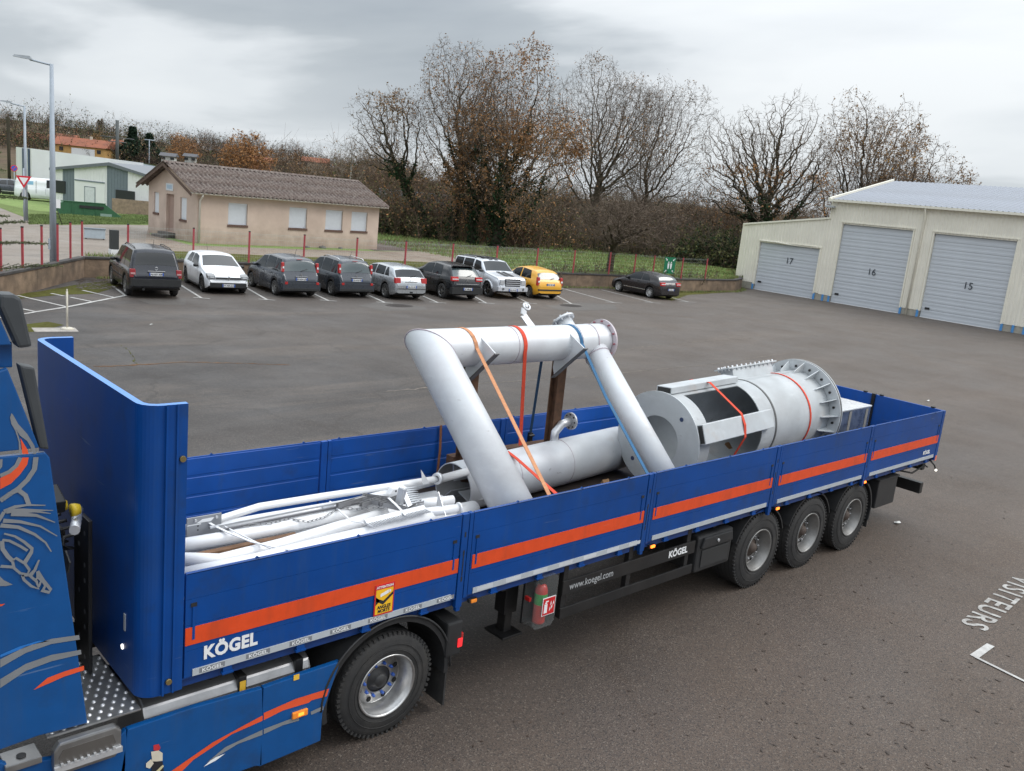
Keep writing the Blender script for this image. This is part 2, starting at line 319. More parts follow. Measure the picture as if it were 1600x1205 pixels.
def ground_mat(name, cols, sc=1.0, bump=.6):
    m = bpy.data.materials.new(name); m.use_nodes = True; n, l = nodes(m); b = n['Principled BSDF']; g = n.new('ShaderNodeNewGeometry'); b.inputs['Roughness'].default_value = .95; b.inputs['Specular IOR Level'].default_value = .15
    q = n.new('ShaderNodeTexNoise'); q.inputs['Scale'].default_value = .35*sc; q.inputs['Detail'].default_value = 9; q.inputs['Roughness'].default_value = .72; l.new(g.outputs['Position'], q.inputs[0])
    r = n.new('ShaderNodeValToRGB'); l.new(q.outputs[0], r.inputs[0]); e = r.color_ramp.elements; e[0].position = .32; e[0].color = cols[0]+(1,); e[1].position = .68; e[1].color = cols[-1]+(1,)
    for i, c in enumerate(cols[1:-1]): z = e.new(.32+.36*(i+1)/(len(cols)-1)); z.color = c+(1,)
    q2 = n.new('ShaderNodeTexNoise'); q2.inputs['Scale'].default_value = 9*sc; q2.inputs['Detail'].default_value = 6; q2.inputs['Roughness'].default_value = .8; l.new(g.outputs['Position'], q2.inputs[0])
    mr = n.new('ShaderNodeMapRange'); l.new(q2.outputs[0], mr.inputs[0]); mr.inputs[1].default_value = .3; mr.inputs[2].default_value = .7; mr.inputs[3].default_value = .6; mr.inputs[4].default_value = 1.4
    sc_ = n.new('ShaderNodeVectorMath'); sc_.operation = 'SCALE'; l.new(r.outputs[0], sc_.inputs[0]); l.new(mr.outputs[0], sc_.inputs['Scale']); l.new(sc_.outputs[0], b.inputs['Base Color'])
    bp = n.new('ShaderNodeBump'); bp.inputs['Strength'].default_value = bump; bp.inputs['Distance'].default_value = .08; l.new(q2.outputs[0], bp.inputs['Height']); l.new(bp.outputs[0], b.inputs['Normal'])
    return m
GRASSM = ground_mat('grass_ground', [(.16, .19, .075), (.19, .25, .09), (.20, .28, .095), (.26, .27, .13)])
LAWNM = ground_mat('lawn_ground', [(.11, .145, .05), (.135, .18, .06), (.16, .20, .07)])
FIELDM = ground_mat('field_ground', [(.085, .062, .042), (.11, .078, .052), (.075, .072, .035), (.12, .085, .06)], .12)
GRAVELM = ground_mat('brown_gravel', [(.16, .12, .095), (.22, .175, .14), (.26, .215, .175), (.20, .15, .12)], 1.0, .3)
DIRTM = ground_mat('dark_yard', [(.085, .065, .055), (.12, .095, .085), (.15, .125, .11)], 1.0, .3)
MOSSM = ground_mat('moss', [(.05, .055, .02), (.085, .08, .02), (.10, .105, .025), (.07, .05, .03)], 3.0)
SPOILM = ground_mat('leaf_litter_ground', [(.06, .045, .03), (.09, .065, .04), (.06, .07, .03)], 1.5)

# yard asphalt: one sheet, edge tucked under the retaining wall, running out of sight to the south and east
poly = [(-300, -300), (600, -300), (600, 40), (75, 40), (56, 33)] + [(x, y+.1) for x, y in reversed(WALLTOP)] + [(-300, 11)]
g = MB(); g.add([(x, y, 0) for x, y in poly], [tuple(range(len(poly)))])
o = g.build('yard_asphalt', ASPH)
bm = bmesh.new(); bm.from_mesh(o.data); bmesh.ops.triangulate(bm, faces=bm.faces); bmesh.ops.recalc_face_normals(bm, faces=bm.faces)
bm.to_mesh(o.data); bm.free(); tag(o, 'worn dark grey asphalt of the yard', kind='structure')

# upper terrain: starts on top of the retaining wall, rises to a low hill far behind
def hill(x, y):
    D = math.hypot(x-CAM[0], y-CAM[1]); a = math.degrees(math.atan2(y-CAM[1], x-CAM[0]))   # azimuth, 78 = left edge of view, 15 = right edge
    h = 0.0
    if D > 105:
        k = min(1, (D-105)/260); k = k*k*(3-2*k)
        amp = 4.0+9.0*max(0, min(1, (a-52)/22))
        h = amp*k
    if D > 900: h += 20*min(1, (D-900)/1200)*(1+.3*math.sin(a*.23)+.15*math.sin(a*.7))
    return UP+h
bound = [(-300, 11)]+WALLTOP+[(56, 33), (75, 40), (600, 40)]
def seg_pts(a, b, k): return [(a[0]+(b[0]-a[0])*i/k, a[1]+(b[1]-a[1])*i/k) for i in range(k)]
ring = []
for i in range(len(bound)-1):
    d = math.dist(bound[i], bound[i+1]); ring += seg_pts(bound[i], bound[i+1], max(1, min(14, int(d/2.5))))
ring.append(bound[-1])
rows = [0, 1.2, 3, 6, 10, 16, 24, 34, 46, 60, 78, 100, 130, 165, 205, 250, 310, 400, 520, 700, 950, 1300, 1800, 2500, 4000]
V = []; F = []
for (x, y) in ring:
    a = math.atan2(y-CAM[1], x-CAM[0]); a = max(a, .10)
    for r in rows:
        X, Y = x+math.cos(a)*r, y+math.sin(a)*r
        V.append((X, Y, hill(X, Y)))
nr = len(rows)
for i in range(len(ring)-1):
    for j in range(nr-1): F.append((i*nr+j, (i+1)*nr+j, (i+1)*nr+j+1, i*nr+j+1))
t = fast_mesh('terrain', V, F, [GRASSM, FIELDM], [0 if j < 10 else 1 for i in range(len(ring)-1) for j in range(nr-1)], smooth=True); tag(t, 'grassy ground rising to a low wooded hill', kind='structure')

def patch(name, pts, m, z, kind='structure', label=None):
    b = MB(); b.add([(p[0], p[1], z) for p in pts], [tuple(range(len(pts)))]); o = b.build(name, m)
    bm = bmesh.new(); bm.from_mesh(o.data); bmesh.ops.triangulate(bm, faces=bm.faces); bmesh.ops.recalc_face_normals(bm, faces=bm.faces)
    for f in bm.faces:
        if f.normal.z < 0: f.normal_flip()
    bm.to_mesh(o.data); bm.free()
    return tag(o, label, kind=kind)
def upz(*px): return [tuple(onz(u, v, UP)[:2]) for u, v in px]
# pale access road on the left, gravel forecourt round the bungalow, dark yard to its right, lawn strip
wl = [(-9, 11.1), (-2.5, 18.4), (2, 23.1), (4.84, 26.55), (6.51, 28.7), (9.2, 32.4), (11.5, 32.3)]
patch('access_road', wl+upz((235, 398), (232, 352), (150, 351), (92, 352), (52, 345), (20, 333), (0, 325), (-200, 300), (-500, 300)), ROADM, UP+.006, label='pale worn access road')
patch('gravel_forecourt', [(11.5, 32.25), (16.2, 31.8), (24, 31.0), (29.5, 31.15)]+upz((770, 398), (700, 393), (600, 393), (480, 390), (300, 384), (234, 366), (232, 351)), GRAVELM, UP+.010, label='brown gravel forecourt of the bungalow')
patch('dark_yard', upz((585, 392), (700, 393), (775, 399), (850, 395), (838, 386), (760, 380), (690, 378), (592, 375), (560, 372), (560, 385)), DIRTM, UP+.014, label='dark brown yard beside the bungalow')
patch('lawn', upz((92, 352), (150, 351), (232, 352), (300, 356), (300, 341), (232, 341), (160, 336), (110, 333), (62, 330), (30, 325), (0, 318), (0, 325), (20, 333), (52, 345)), LAWNM, UP+.014, label='bright green lawn strip by the road')
patch('grass_bank', upz((592, 375), (690, 378), (700, 365), (640, 362), (592, 361)), LAWNM, UP+.012, label='bright grass bank behind the bungalow')
patch('verge_moss', upz((200, 404), (300, 404), (420, 411), (560, 414), (700, 419), (700, 412), (560, 405), (420, 400), (300, 394), (240, 392)), MOSSM, UP+.016, label='mossy verge on top of the retaining wall')
# yard patches, moss, drains
def g0(*px): return [tuple(onz(u, v, 0)[:2]) for u, v in px]
patch('asphalt_repair', g0((210, 467), (290, 467), (290, 477), (235, 476)), PATCHM, .004, label='paler asphalt repair behind the black car')
patch('asphalt_repair', g0((560, 478), (600, 470), (665, 480), (668, 485), (600, 486)), PATCHM, .004, label='paler asphalt repair round the left drain')
patch('asphalt_repair', g0((850, 478), (905, 473), (960, 476), (965, 484), (880, 486)), PATCHM, .004, label='paler asphalt repair round the right drain')
patch('moss_patch', g0((40, 466), (95, 461), (150, 459), (196, 444), (175, 438), (120, 445), (60, 456), (0, 462), (0, 470)), MOSSM, .005, label='moss and litter along the wall foot')
patch('moss_patch', g0((1050, 470), (1075, 461), (1150, 456), (1170, 452), (1120, 452), (1060, 457), (1000, 455), (990, 459)), MOSSM, .005, label='moss strip under the retaining wall')
patch('moss_patch', g0((30, 508), (75, 503), (100, 508), (62, 518), (35, 520)), MOSSM, .005, label='moss patch by the white post plate')
IRON = mat('drain_iron', (.035, .028, .025), .8, var=.3, vscale=20, bump=.4)
for (u, v) in ((624, 478), (892, 478)):
    c = onz(u, v, 0); b = MB(); b.lathe([(0, .014), (.42, .014), (.44, .004)], 'Z', (0, 0, 0), 20)
    for k in range(5): b.box((0, -.28+.14*k, .017), (.5, .03, .006))
    o = b.build('drain_cover', IRON, loc=(c[0], c[1], 0)); o.scale = (1.5, 1, 1)
    tag(o, 'round iron drain cover behind the %s' % ('silver hatchback' if u < 700 else 'yellow hatchback'), 'drain cover')
def crack(name, px, w, m, label, sd):
    r2 = random.Random(sd); P = [onz(u, v, 0) for u, v in px]; pts = []
    for a, b_ in zip(P, P[1:]):
        k = max(2, int(np.linalg.norm(b_-a)/.12))
        for i in range(k): pts.append(a+(b_-a)*i/k+np.array([r2.gauss(0, .02), r2.gauss(0, .03), 0]))
    Vv = []; Ff = []
    for i, p_ in enumerate(pts):
        ww = w*r2.uniform(.3, 1.5)*(1.6 if r2.random() < .1 else 1); Vv += [(p_[0], p_[1]-ww, .005), (p_[0], p_[1]+ww, .005)]
    for i in range(len(pts)-1): Ff.append((2*i, 2*i+2, 2*i+3, 2*i+1))
    o = fast_mesh(name, Vv, Ff, m); tag(o, label, kind='structure')
CRK = ground_mat('crack_fill', [(.06, .04, .03), (.17, .085, .045), (.20, .13, .08), (.06, .055, .05)], 4)
CRKP = ground_mat('seam_fill', [(.12, .11, .10), (.24, .21, .18), (.15, .13, .12)], 4)
crack('asphalt_crack', [(145, 573), (210, 571), (290, 566), (380, 568), (460, 571)], .03, CRK, 'long rusty crack across the yard asphalt', 1)
crack('asphalt_seam', [(600, 612), (700, 603), (800, 596), (900, 590), (1000, 580), (1110, 570), (1200, 556), (1290, 545)], .022, CRKP, 'pale asphalt seam behind the pipes', 2)
crack('asphalt_crack', [(190, 540), (205, 552), (215, 572)], .03, MOSSM, 'mossy crack near the blue front wall', 3)
crack('asphalt_seam', [(950, 486), (1100, 498), (1250, 520), (1400, 545)], .015, CRK, 'thin seam across the right half of the yard', 4)
crack('asphalt_seam', [(980, 545), (1080, 535), (1180, 528)], .025, CRKP, 'pale scuff in the middle of the yard', 5)

# painted markings
PAINT = mat('road_paint', (.48, .47, .45), .7, var=.12, vscale=8, dirt=.8, dirtcol=(.16, .15, .145))
def stripe(name, px, w, label, z=.008):
    P = [onz(u, v, 0)[:2] for u, v in px]; b = MB()
    for i, (a, c) in enumerate(zip(P, P[1:])):
        d = (c-a)/np.linalg.norm(c-a); n_ = np.array([-d[1], d[0]])*w/2; zz = z+.001*i
        b.quad((*(a-n_), zz), (*(c-n_), zz), (*(c+n_), zz), (*(a+n_), zz))
    o = b.build(name, PAINT); return tag(o, label, kind='structure')
bays = [((176, 447), (196, 462)), ((281, 445), (315, 466)), ((385, 450), (417, 468.5)), ((492, 460), (513, 470)), ((577, 462), (601, 473)), ((661, 463), (684, 473)), ((742, 464), (760, 474)), ((806, 464), (826, 474)), ((868, 461), (893, 475)), ((875, 450), (959, 473)), ((940, 453), (1020, 473)), ((1045, 464), (1075, 472))]
for i, (a, b_) in enumerate(bays):
    stripe('bay_line', [a, b_], .10, 'white painted parking bay line %s' % ('at the hatched corner' if i == 0 else 'between parked cars' if i < 9 else 'beside the black coupe'))
    if i: 
        stripe('bay_tick', [(b_[0]-13, b_[1]-.8), (b_[0]+13, b_[1]+1.2)], .09, 'short white tick closing a parking bay line', .012)
stripe('hatch_edge', [(0, 497), (60, 487), (105, 480), (196, 462)], .13, 'long white edge line of the hatched corner', .008)
for k, (a, b_) in enumerate((((27, 462), (104, 480)), ((-10, 474), (58, 488)), ((80, 459), (100, 463)), ((110, 465), (144, 472)), ((129, 454), (177, 465)), ((-30, 486), (22, 494)))):
    stripe('hatch_line', [a, b_], .11, 'white hatch line in the no parking corner', .012)
c = onz(1518, 1025, 0)
patch('bay_corner_mark', g0((1515, 1024), (1542, 1006), (1554, 1011), (1528, 1030)), PAINT, .008, label='white L corner of a visitor parking bay')
stripe('bay_edge', [(1524, 1028), (1605, 1068), (1800, 1160)], .045, 'thin white edge line running from the bay corner', .013)
WPAINT = mat('worn_paint', (.40, .39, .37), .8, var=.2, vscale=14, dirt=1.0, dirtcol=(.12, .105, .095))
mm = Matrix.Translation((9.62, -2.47, .008)) @ Matrix.Rotation(R(184), 4, 'Z') @ Matrix.Translation((0, -.36, 0))
o = text('visitor_lettering', 'VISITEURS', .45, mm, WPAINT, ext=0, bold=.006, sx=1.15, align='RIGHT', sp=1.16); tag(o, 'white painted word VISITEURS on the asphalt', kind='structure')

# leaves on the asphalt, litter
LEAFD = mat('wet_leaf', (.045, .028, .018), .5, var=.4, vscale=3)
V = []; F = []
def leaf_at(x, y, s):
    a = random.uniform(0, 6.28); k = len(V)
    pr = [(-1, 0, 0), (-.3, .42, .25), (.5, .3, .1), (1, 0, .3), (.4, -.35, .15), (-.35, -.4, .3)]
    for p_ in pr: V.append((x+s*(p_[0]*math.cos(a)-p_[1]*math.sin(a)), y+s*(p_[0]*math.sin(a)+p_[1]*math.cos(a)), .006+p_[2]*s*.35))
    F.append(tuple(range(k, k+6)))
for _ in range(300):
    u, v = random.uniform(1180, 1600), random.uniform(560, 1205)
    p_ = onz(u, v); 
    if p_[1] > -.3 and p_[1] < 3 and p_[0] < 13.8: continue
    leaf_at(p_[0], p_[1], random.uniform(.012, .038))
for _ in range(110):
    u, v = random.uniform(700, 1500), random.uniform(860, 1205); p_ = onz(u, v)
    if p_[1] < -.4: leaf_at(p_[0], p_[1], random.uniform(.008, .022))
for _ in range(350):
    u, v = random.uniform(120, 195), random.uniform(436, 452); p_ = onz(u, v); leaf_at(p_[0], p_[1], random.uniform(.05, .1))
o = fast_mesh('fallen_leaves', V, F, LEAFD); tag(o, 'dark wet leaves scattered over the asphalt', kind='stuff')
LIT = mat('litter_white', (.6, .6, .58), .6)
for (u, v, s_, lb) in ((1402, 818, .11, 'crumpled white scrap lying behind the trailer wheels'), (237, 508, .06, 'small white scrap on the asphalt above the blue front wall'), (1450, 627, .1, 'pale flattened scrap in the yard beyond the tailgate')):
    c = onz(u, v); b = MB(); n_ = 9; pts = [(s_*random.uniform(.5, 1.1)*math.cos(6.28*i/n_), .5*s_*random.uniform(.5, 1.1)*math.sin(6.28*i/n_), random.uniform(.004, .03)) for i in range(n_)]
    b.add(pts+[(0, 0, .04)], [(i, (i+1) % n_, n_) for i in range(n_)]); tag(b.build('litter', LIT, loc=(c[0], c[1], .004)), lb, 'litter')

# retaining wall: rendered blocks and a dark coping
WALLM = mat('wall_render', (.22, .155, .105), .9, var=.35, vscale=2.2, dirt=.8, dirtcol=(.055, .045, .038), bump=.5, bscale=14)
COPEM = mat('wall_coping', (.055, .05, .048), .85, var=.3, vscale=3, bump=.4, bscale=20)
def along(pts, step):
    out_ = []; d = 0
    for a, b_ in zip(pts, pts[1:]):
        L_ = math.dist(a, b_); k = max(1, round(L_/step))
        for i in range(k): out_.append(((a[0]+(b_[0]-a[0])*i/k, a[1]+(b_[1]-a[1])*i/k), (a[0]+(b_[0]-a[0])*(i+1)/k, a[1]+(b_[1]-a[1])*(i+1)/k)))
    return out_
wt = thing('retaining_wall', 'low stained concrete retaining wall with dark coping behind the parked cars', 'wall', (20, 31, 0))
PIERS = []
for (a, b_) in along(WALLTOP, 2.6):
    A = np.array(a); B = np.array(b_); d = (B-A)/np.linalg.norm(B-A); n_ = np.array([-d[1], d[0]]); ln = np.linalg.norm(B-A); mid = (A+B)/2; ang = math.atan2(d[1], d[0])
    w = MB().box((mid[0]-20+n_[0]*.1, mid[1]-31+n_[1]*.1, .37), (ln-.012, .2, .78), ang); w.build('wall_panel', WALLM, wt)
    c_ = MB().box((mid[0]-20+n_[0]*.1, mid[1]-31+n_[1]*.1, .80), (ln-.006, .28, .09), ang); c_.build('coping_stone', COPEM, wt, bevel=.01)
# red fence on top
REDP = mat('red_post', (.36, .055, .065), .55, var=.15, vscale=6)
WIRE = mat('fence_wire', (.36, .40, .37), .5, metal=.6)
def fence(name, label, bases, zt, ztop, wires=True):
    t = thing(name, label, 'fence', (bases[0][0], bases[0][1], zt)); o0 = np.array(bases[0])
    pm = MB(); pm.b2((-.035, -.03, 0), (.035, .03, ztop)); pm.b2((-.038, -.033, ztop), (.038, .033, ztop+.05), 1); first = None
    for i, p_ in enumerate(bases):
        if first is None: first = pm.build('fence_post', [REDP, BLACKP], t); q = first
        else: q = first.copy(); COL.objects.link(q)
        q.parent = t; q.location = (p_[0]-o0[0], p_[1]-o0[1], 0); q.rotation_euler = (0, 0, math.atan2(bases[min(i+1, len(bases)-1)][1]-bases[min(i, len(bases)-2)][1], bases[min(i+1, len(bases)-1)][0]-bases[min(i, len(bases)-2)][0]))
    if wires:
        for a, b_ in zip(bases, bases[1:]):
            w = MB(); A = (a[0]-o0[0], a[1]-o0[1]); B = (b_[0]-o0[0], b_[1]-o0[1]); ln = math.dist(A, B); k = int(ln/.1)
            for z in (.06, .26, .46, .66, .86, 1.06, 1.24, 1.30): w.tube([(A[0], A[1], z), (B[0], B[1], z)], .0045 if z in (.06, 1.3) else .0032, 3, caps=False)
            for i in range(1, k): x, y = A[0]+(B[0]-A[0])*i/k, A[1]+(B[1]-A[1])*i/k; w.tube([(x, y, .06), (x, y, 1.3)], .0022, 3, caps=False)
            w.build('wire_mesh', WIRE, t)['kind'] = 'stuff'
    return t
lf = [tuple(onz(u, v, .84)[:2]) for u, v in ((-60, 441), (-28, 432), (1.5, 424), (35.5, 419), (65.6, 414.5), (90.3, 409), (110.2, 404), (128.3, 400))]
fence('wire_fence', 'row of bare red fence posts on the wall beside the street lamp', lf, .84, 1.38, False)
def on_wall(x):
    for a, b_ in zip(WALLTOP, WALLTOP[1:]):
        if a[0] <= x <= b_[0]: return (x, a[1]+(b_[1]-a[1])*(x-a[0])/(b_[0]-a[0])+.1)
rf = [on_wall(x) for x in (10.9, 13.6, 16.0, 18.6, 21.3, 24.0, 27.1, 30.3, 33.3, 36.2, 39.2, 41.0, 42.4, 44.5, 47.3)]
fence('wire_fence', 'long red post and wire mesh fence on the wall behind the parked cars', rf, .84, 1.36, True)
# ======================= BUILDINGS =======================
RENDER = mat('pink_render', (.57, .455, .385), .9, var=.08, vscale=1.0, dirt=.6, dirtcol=(.40, .30, .245), bump=.3, bscale=40)
t_ = RENDER.node_tree; tc_ = next(n for n in t_.nodes if n.type == 'TEX_COORD'); sp_ = t_.nodes.new('ShaderNodeSeparateXYZ'); t_.links.new(tc_.outputs['Object'], sp_.inputs[0]); nn_ = t_.nodes.new('ShaderNodeTexNoise'); nn_.inputs['Scale'].default_value = 1.6; nn_.inputs['Detail'].default_value = 8; nn_.inputs['Roughness'].default_value = .65; t_.links.new(tc_.outputs['Object'], nn_.inputs[0])
m1 = t_.nodes.new('ShaderNodeMath'); m1.operation = 'MULTIPLY_ADD'; t_.links.new(nn_.outputs[0], m1.inputs[0]); m1.inputs[1].default_value = 2.6; m1.inputs[2].default_value = -.75; m2 = t_.nodes.new('ShaderNodeMath'); m2.operation = 'SUBTRACT'; t_.links.new(m1.outputs[0], m2.inputs[0]); t_.links.new(sp_.outputs[2], m2.inputs[1]); m3 = t_.nodes.new('ShaderNodeMapRange'); t_.links.new(m2.outputs[0], m3.inputs[0]); m3.inputs[1].default_value = -.5; m3.inputs[2].default_value = .6; m3.inputs[4].default_value = .55
old = t_.nodes['Principled BSDF'].inputs['Base Color'].links[0].from_socket; mx_ = t_.nodes.new('ShaderNodeMix'); mx_.data_type = 'RGBA'; t_.links.new(m3.outputs[0], mx_.inputs['Factor']); t_.links.new(old, mx_.inputs['A']); mx_.inputs['B'].default_value = (.27, .19, .145, 1); t_.links.new(mx_.outputs['Result'], t_.nodes['Principled BSDF'].inputs['Base Color'])
SHUT = mat('shutter_white', (.66, .69, .73), .5, var=.03)
BRICKS = mat('sill_brick', (.13, .075, .06), .8, var=.3, vscale=20)
FIBRO = mat('fibre_cement_roof', (.098, .068, .058), .95, var=.5, vscale=14, dirt=.9, dirtcol=(.27, .235, .205), bump=.5, bscale=12)
GUT = mat('pvc_gutter', (.62, .59, .54), .5, var=.05)
DOORP = mat('door_pink', (.33, .23, .19), .6)
STONE = mat('step_stone', (.13, .12, .11), .9, var=.3, bump=.4)
A = np.array([17.74, 41.55]); HL, HW, HH = 12.2, 6.0, 2.87
ang = R(3.5)
hs = thing('bungalow', 'long pink rendered bungalow with dark corrugated roof and white roller shutters', 'house', (A[0], A[1], UP), ang)
def wall_with_holes(L_, H_, holes, th, place, m, parent, top=None):
    """wall in (s,z) with rectangular openings; place(s,n,z)->xyz, n = depth inward"""
    xs = sorted({0, L_, *[h[0] for h in holes], *[h[1] for h in holes]}); zs = sorted({0, H_, *[h[2] for h in holes], *[h[3] for h in holes]})
    b = MB()
    for i in range(len(xs)-1):
        for j in range(len(zs)-1):
            cx, cz = (xs[i]+xs[i+1])/2, (zs[j]+zs[j+1])/2
            if any(h[0] < cx < h[1] and h[2] < cz < h[3] for h in holes): continue
            b.quad(place(xs[i], 0, zs[j]), place(xs[i+1], 0, zs[j]), place(xs[i+1], 0, zs[j+1]), place(xs[i], 0, zs[j+1]))
    for h in holes:
        for (s0, z0, s1, z1) in ((h[0], h[2], h[0], h[3]), (h[0], h[3], h[1], h[3]), (h[1], h[3], h[1], h[2]), (h[1], h[2], h[0], h[2])):
            b.quad(place(s0, 0, z0), place(s1, 0, z1), place(s1, th, z1), place(s0, th, z0))
    if top: b.add([place(s, 0, z) for s, z in top], [tuple(range(len(top)))])
    return b.build('wall', m, parent)
front = lambda s, n_, z: (s, n_, z)
gable = lambda s, n_, z: (n_, s, z)
wins = [(1.82, 3.0, 1.10, 2.30), (5.68, 6.90, 1.10, 2.30), (8.2, 9.45, 1.10, 2.30), (10.1, 11.32, 1.12, 2.30)]
wall_with_holes(HL, HH, wins, .17, front, RENDER, hs)
gw = [(1.22, 1.98, 1.14, 2.34), (2.74, 3.70, .32, 2.42), (4.64, 5.30, 1.25, 2.40)]
RISE = 1.24
wall_with_holes(HW, HH, gw, .22, gable, RENDER, hs, top=[(0, HH), (HW, HH), (HW/2, HH+RISE)])
bk = MB(); bk.quad((HL, 0, 0), (HL, HW, 0), (HL, HW, HH), (HL, 0, HH)); bk.add([(HL, 0, HH), (HL, HW, HH), (HL, HW/2, HH+RISE)], [(0, 1, 2)]); bk.quad((0, HW, 0), (HL, HW, 0), (HL, HW, HH), (0, HW, HH)); bk.build('wall', RENDER, hs)
for (x0, x1, z0, z1) in wins:
    f = MB(); f.b2((x0, .11, z0), (x1, .16, z1)); f.b2((x0, .07, z1-.09), (x1, .11, z1)); sh = f.build('window_shutter', SHUT, hs)
    sl = MB()
    for k in range(22): z = z0+.01+k*(z1-z0-.09)/22; sl.b2((x0+.04, .096, z), (x1-.04, .11, z+.034))
    sl.build('shutter_slats', SHUT, sh)['kind'] = 'stuff'
    k = 9
    for i in range(k): MB().b2((x0-.04+i*(x1-x0+.08)/k+.006, -.05, z0-.12), (x0-.04+(i+1)*(x1-x0+.08)/k-.006, .10, z0)).build('sill_brick', BRICKS, hs)
for (x0, x1, z0, z1) in (gw[0], gw[2]):
    f = MB(); f.b2((.08, x0, z0), (.13, x1, z1)); f.build('window_shutter', SHUT, hs); MB().b2((-.05, x0-.04, z0-.12), (.16, x1+.04, z0)).build('window_sill', BRICKS, hs)
d = MB().b2((.16, 2.74, .32), (.21, 3.70, 2.42)).build('door', DOORP, hs); MB().cyl((.12, 2.86, 1.3), (.16, 2.86, 1.3), .03).build('door_handle', STEEL, d)
for k in range(2): MB().b2((-.75+.35*k, 2.5, 0), (-.002, 3.9, .15*(k+1)-.002)).build('door_step', STONE, hs, bevel=.01)
sg = MB().b2((-.03, 2.86, 2.60), (-.002, 3.72, 3.0)).build('sign_board', mat('pale_sign', (.62, .66, .70), .5), hs)
MB().b2((-.036, 2.98, 2.70), (-.031, 3.6, 2.92)).build('sign_print', mat('pale_blue_print', (.38, .50, .62), .5), sg)
# corrugated roof in overlapping sheets
def corr_slope(side):
    run = HW/2+.42; pitch = math.atan2(RISE, HW/2); nsheet = 3; x0, x1 = -.55, HL+.40; wav = .28; nx = int((x1-x0)/wav*6)
    for sh_ in range(nsheet):
        b = MB(); V_ = []; t0, t1 = sh_/nsheet*run, (sh_+1)/nsheet*run+.10
        xs = [x0+(x1-x0)*i/nx for i in range(nx+1)]
        for (t_, lift) in ((t0, 0.02), (t1, .030)):
            for x in xs:
                z = HH+RISE+.05-math.tan(pitch)*t_+lift+.055*math.cos(2*PI*x/wav); y = HW/2-t_ if side < 0 else HW/2+t_
                V_.append((x, y, z))
        n_ = nx+1; b.add(V_, [(i, i+1, n_+i+1, n_+i) for i in range(nx)], 0, True); o = b.build('roof_sheet', FIBRO, hs)
        md = o.modifiers.new('thick', 'SOLIDIFY'); md.thickness = .012; md.offset = -1
corr_slope(-1); corr_slope(1)
for i in range(20):
    x0 = -.55+i*(HL+.95)/20; r = MB(); r.prism([(HW/2-.2, HH+RISE+.03), (HW/2, HH+RISE+.13), (HW/2+.2, HH+RISE+.03), (HW/2+.16, HH+RISE+.0), (HW/2, HH+RISE+.09), (HW/2-.16, HH+RISE)], 'X', x0, x0+(HL+.95)/20-.03); r.build('ridge_tile', FIBRO, hs)
TRIM = mat('brown_trim', (.09, .055, .04), .7)
for s_ in (-1, 1):
    e = HW/2+.42
    for x in (-.58, HL+.37):
        b = MB()
        y0, y1 = HW/2, HW/2+s_*e; z0, z1 = HH+RISE-.02, HH+RISE-.02-RISE/(HW/2)*e
        b.add([(x, y0, z0), (x, y1, z1), (x, y1, z1-.16), (x, y0, z0-.16), (x+.04, y0, z0), (x+.04, y1, z1), (x+.04, y1, z1-.16), (x+.04, y0, z0-.16)], [(0, 1, 2, 3), (7, 6, 5, 4), (0, 4, 5, 1), (3, 2, 6, 7), (1, 5, 6, 2)])
        b.build('bargeboard', TRIM, hs)
    so = MB(); zt = HH-.03; so.b2((-.5, min(0, 0) if s_ < 0 else HW, zt-.02), (HL+.6, .001, zt)) if False else None
g_ = MB(); zg = HH-.16
for i in range(9): pass
prof = [(-.40+.075*math.cos(a), zg+.0+.075*math.sin(a)) for a in np.linspace(PI, 2*PI, 9)]; prof += [(p_[0]*1+(-.40-p_[0])*.12, p_[1]+.01) for p_ in reversed(prof)]
g_.prism(prof, 'X', -.55, HL+.38); g_.b2((-.5, -.34, HH-.16), (HL+.3, -.002, HH-.145)); g_.build('gutter', GUT, hs)
MB().tube([(.12, -.40, zg-.06), (.12, -.33, zg-.2), (.12, -.07, zg-.42), (.12, -.07, .05)], .05, 10).build('downpipe', GUT, hs)
for k, (x, r_) in enumerate(((5.0, .16), (6.1, .22), (7.4, .13))):
    b = MB(); b.lathe([(0, r_*.8), (r_*.6, r_*.6), (r_, .1), (r_*1.05, 0)], 'Z', n=9); o = b.build('rubble', STONE); P_ = hs.matrix_basis @ Vector((x+1.8, -.3, 0)); o.location = P_; tag(o, ['small stone at the foot of the pink wall, left of the pointed one', 'pointed stone at the foot of the pink bungalow wall', 'small stone at the foot of the pink wall, right of the pointed one'][k], 'stone')

# ---------- garages 15, 16, 17
CREAM = mat('cream_cladding', (.80, .765, .67), .5, var=.05, vscale=.8, dirt=.2, dirtcol=(.60, .57, .46))
CREAMT = mat('cream_trim', (.80, .765, .66), .5, var=.05)
GDOOR = mat('garage_door_grey', (.53, .56, .60), .5, var=.04, vscale=.9, dirt=.3, dirtcol=(.43, .46, .50))
ROOFZ = mat('pale_roof_sheet', (.27, .29, .33), .65, metal=0, var=.10, vscale=.6)
CONC = mat('concrete_base', (.36, .34, .29), .9, var=.15)
BLUEF = mat('blue_door_frame', (.08, .28, .60), .5)
hg = thing('garage_building', 'long cream metal-clad garage building with grey doors numbered 17, 16 and 15', 'garage', (55.55, 30.5, 0), R(-92.0))
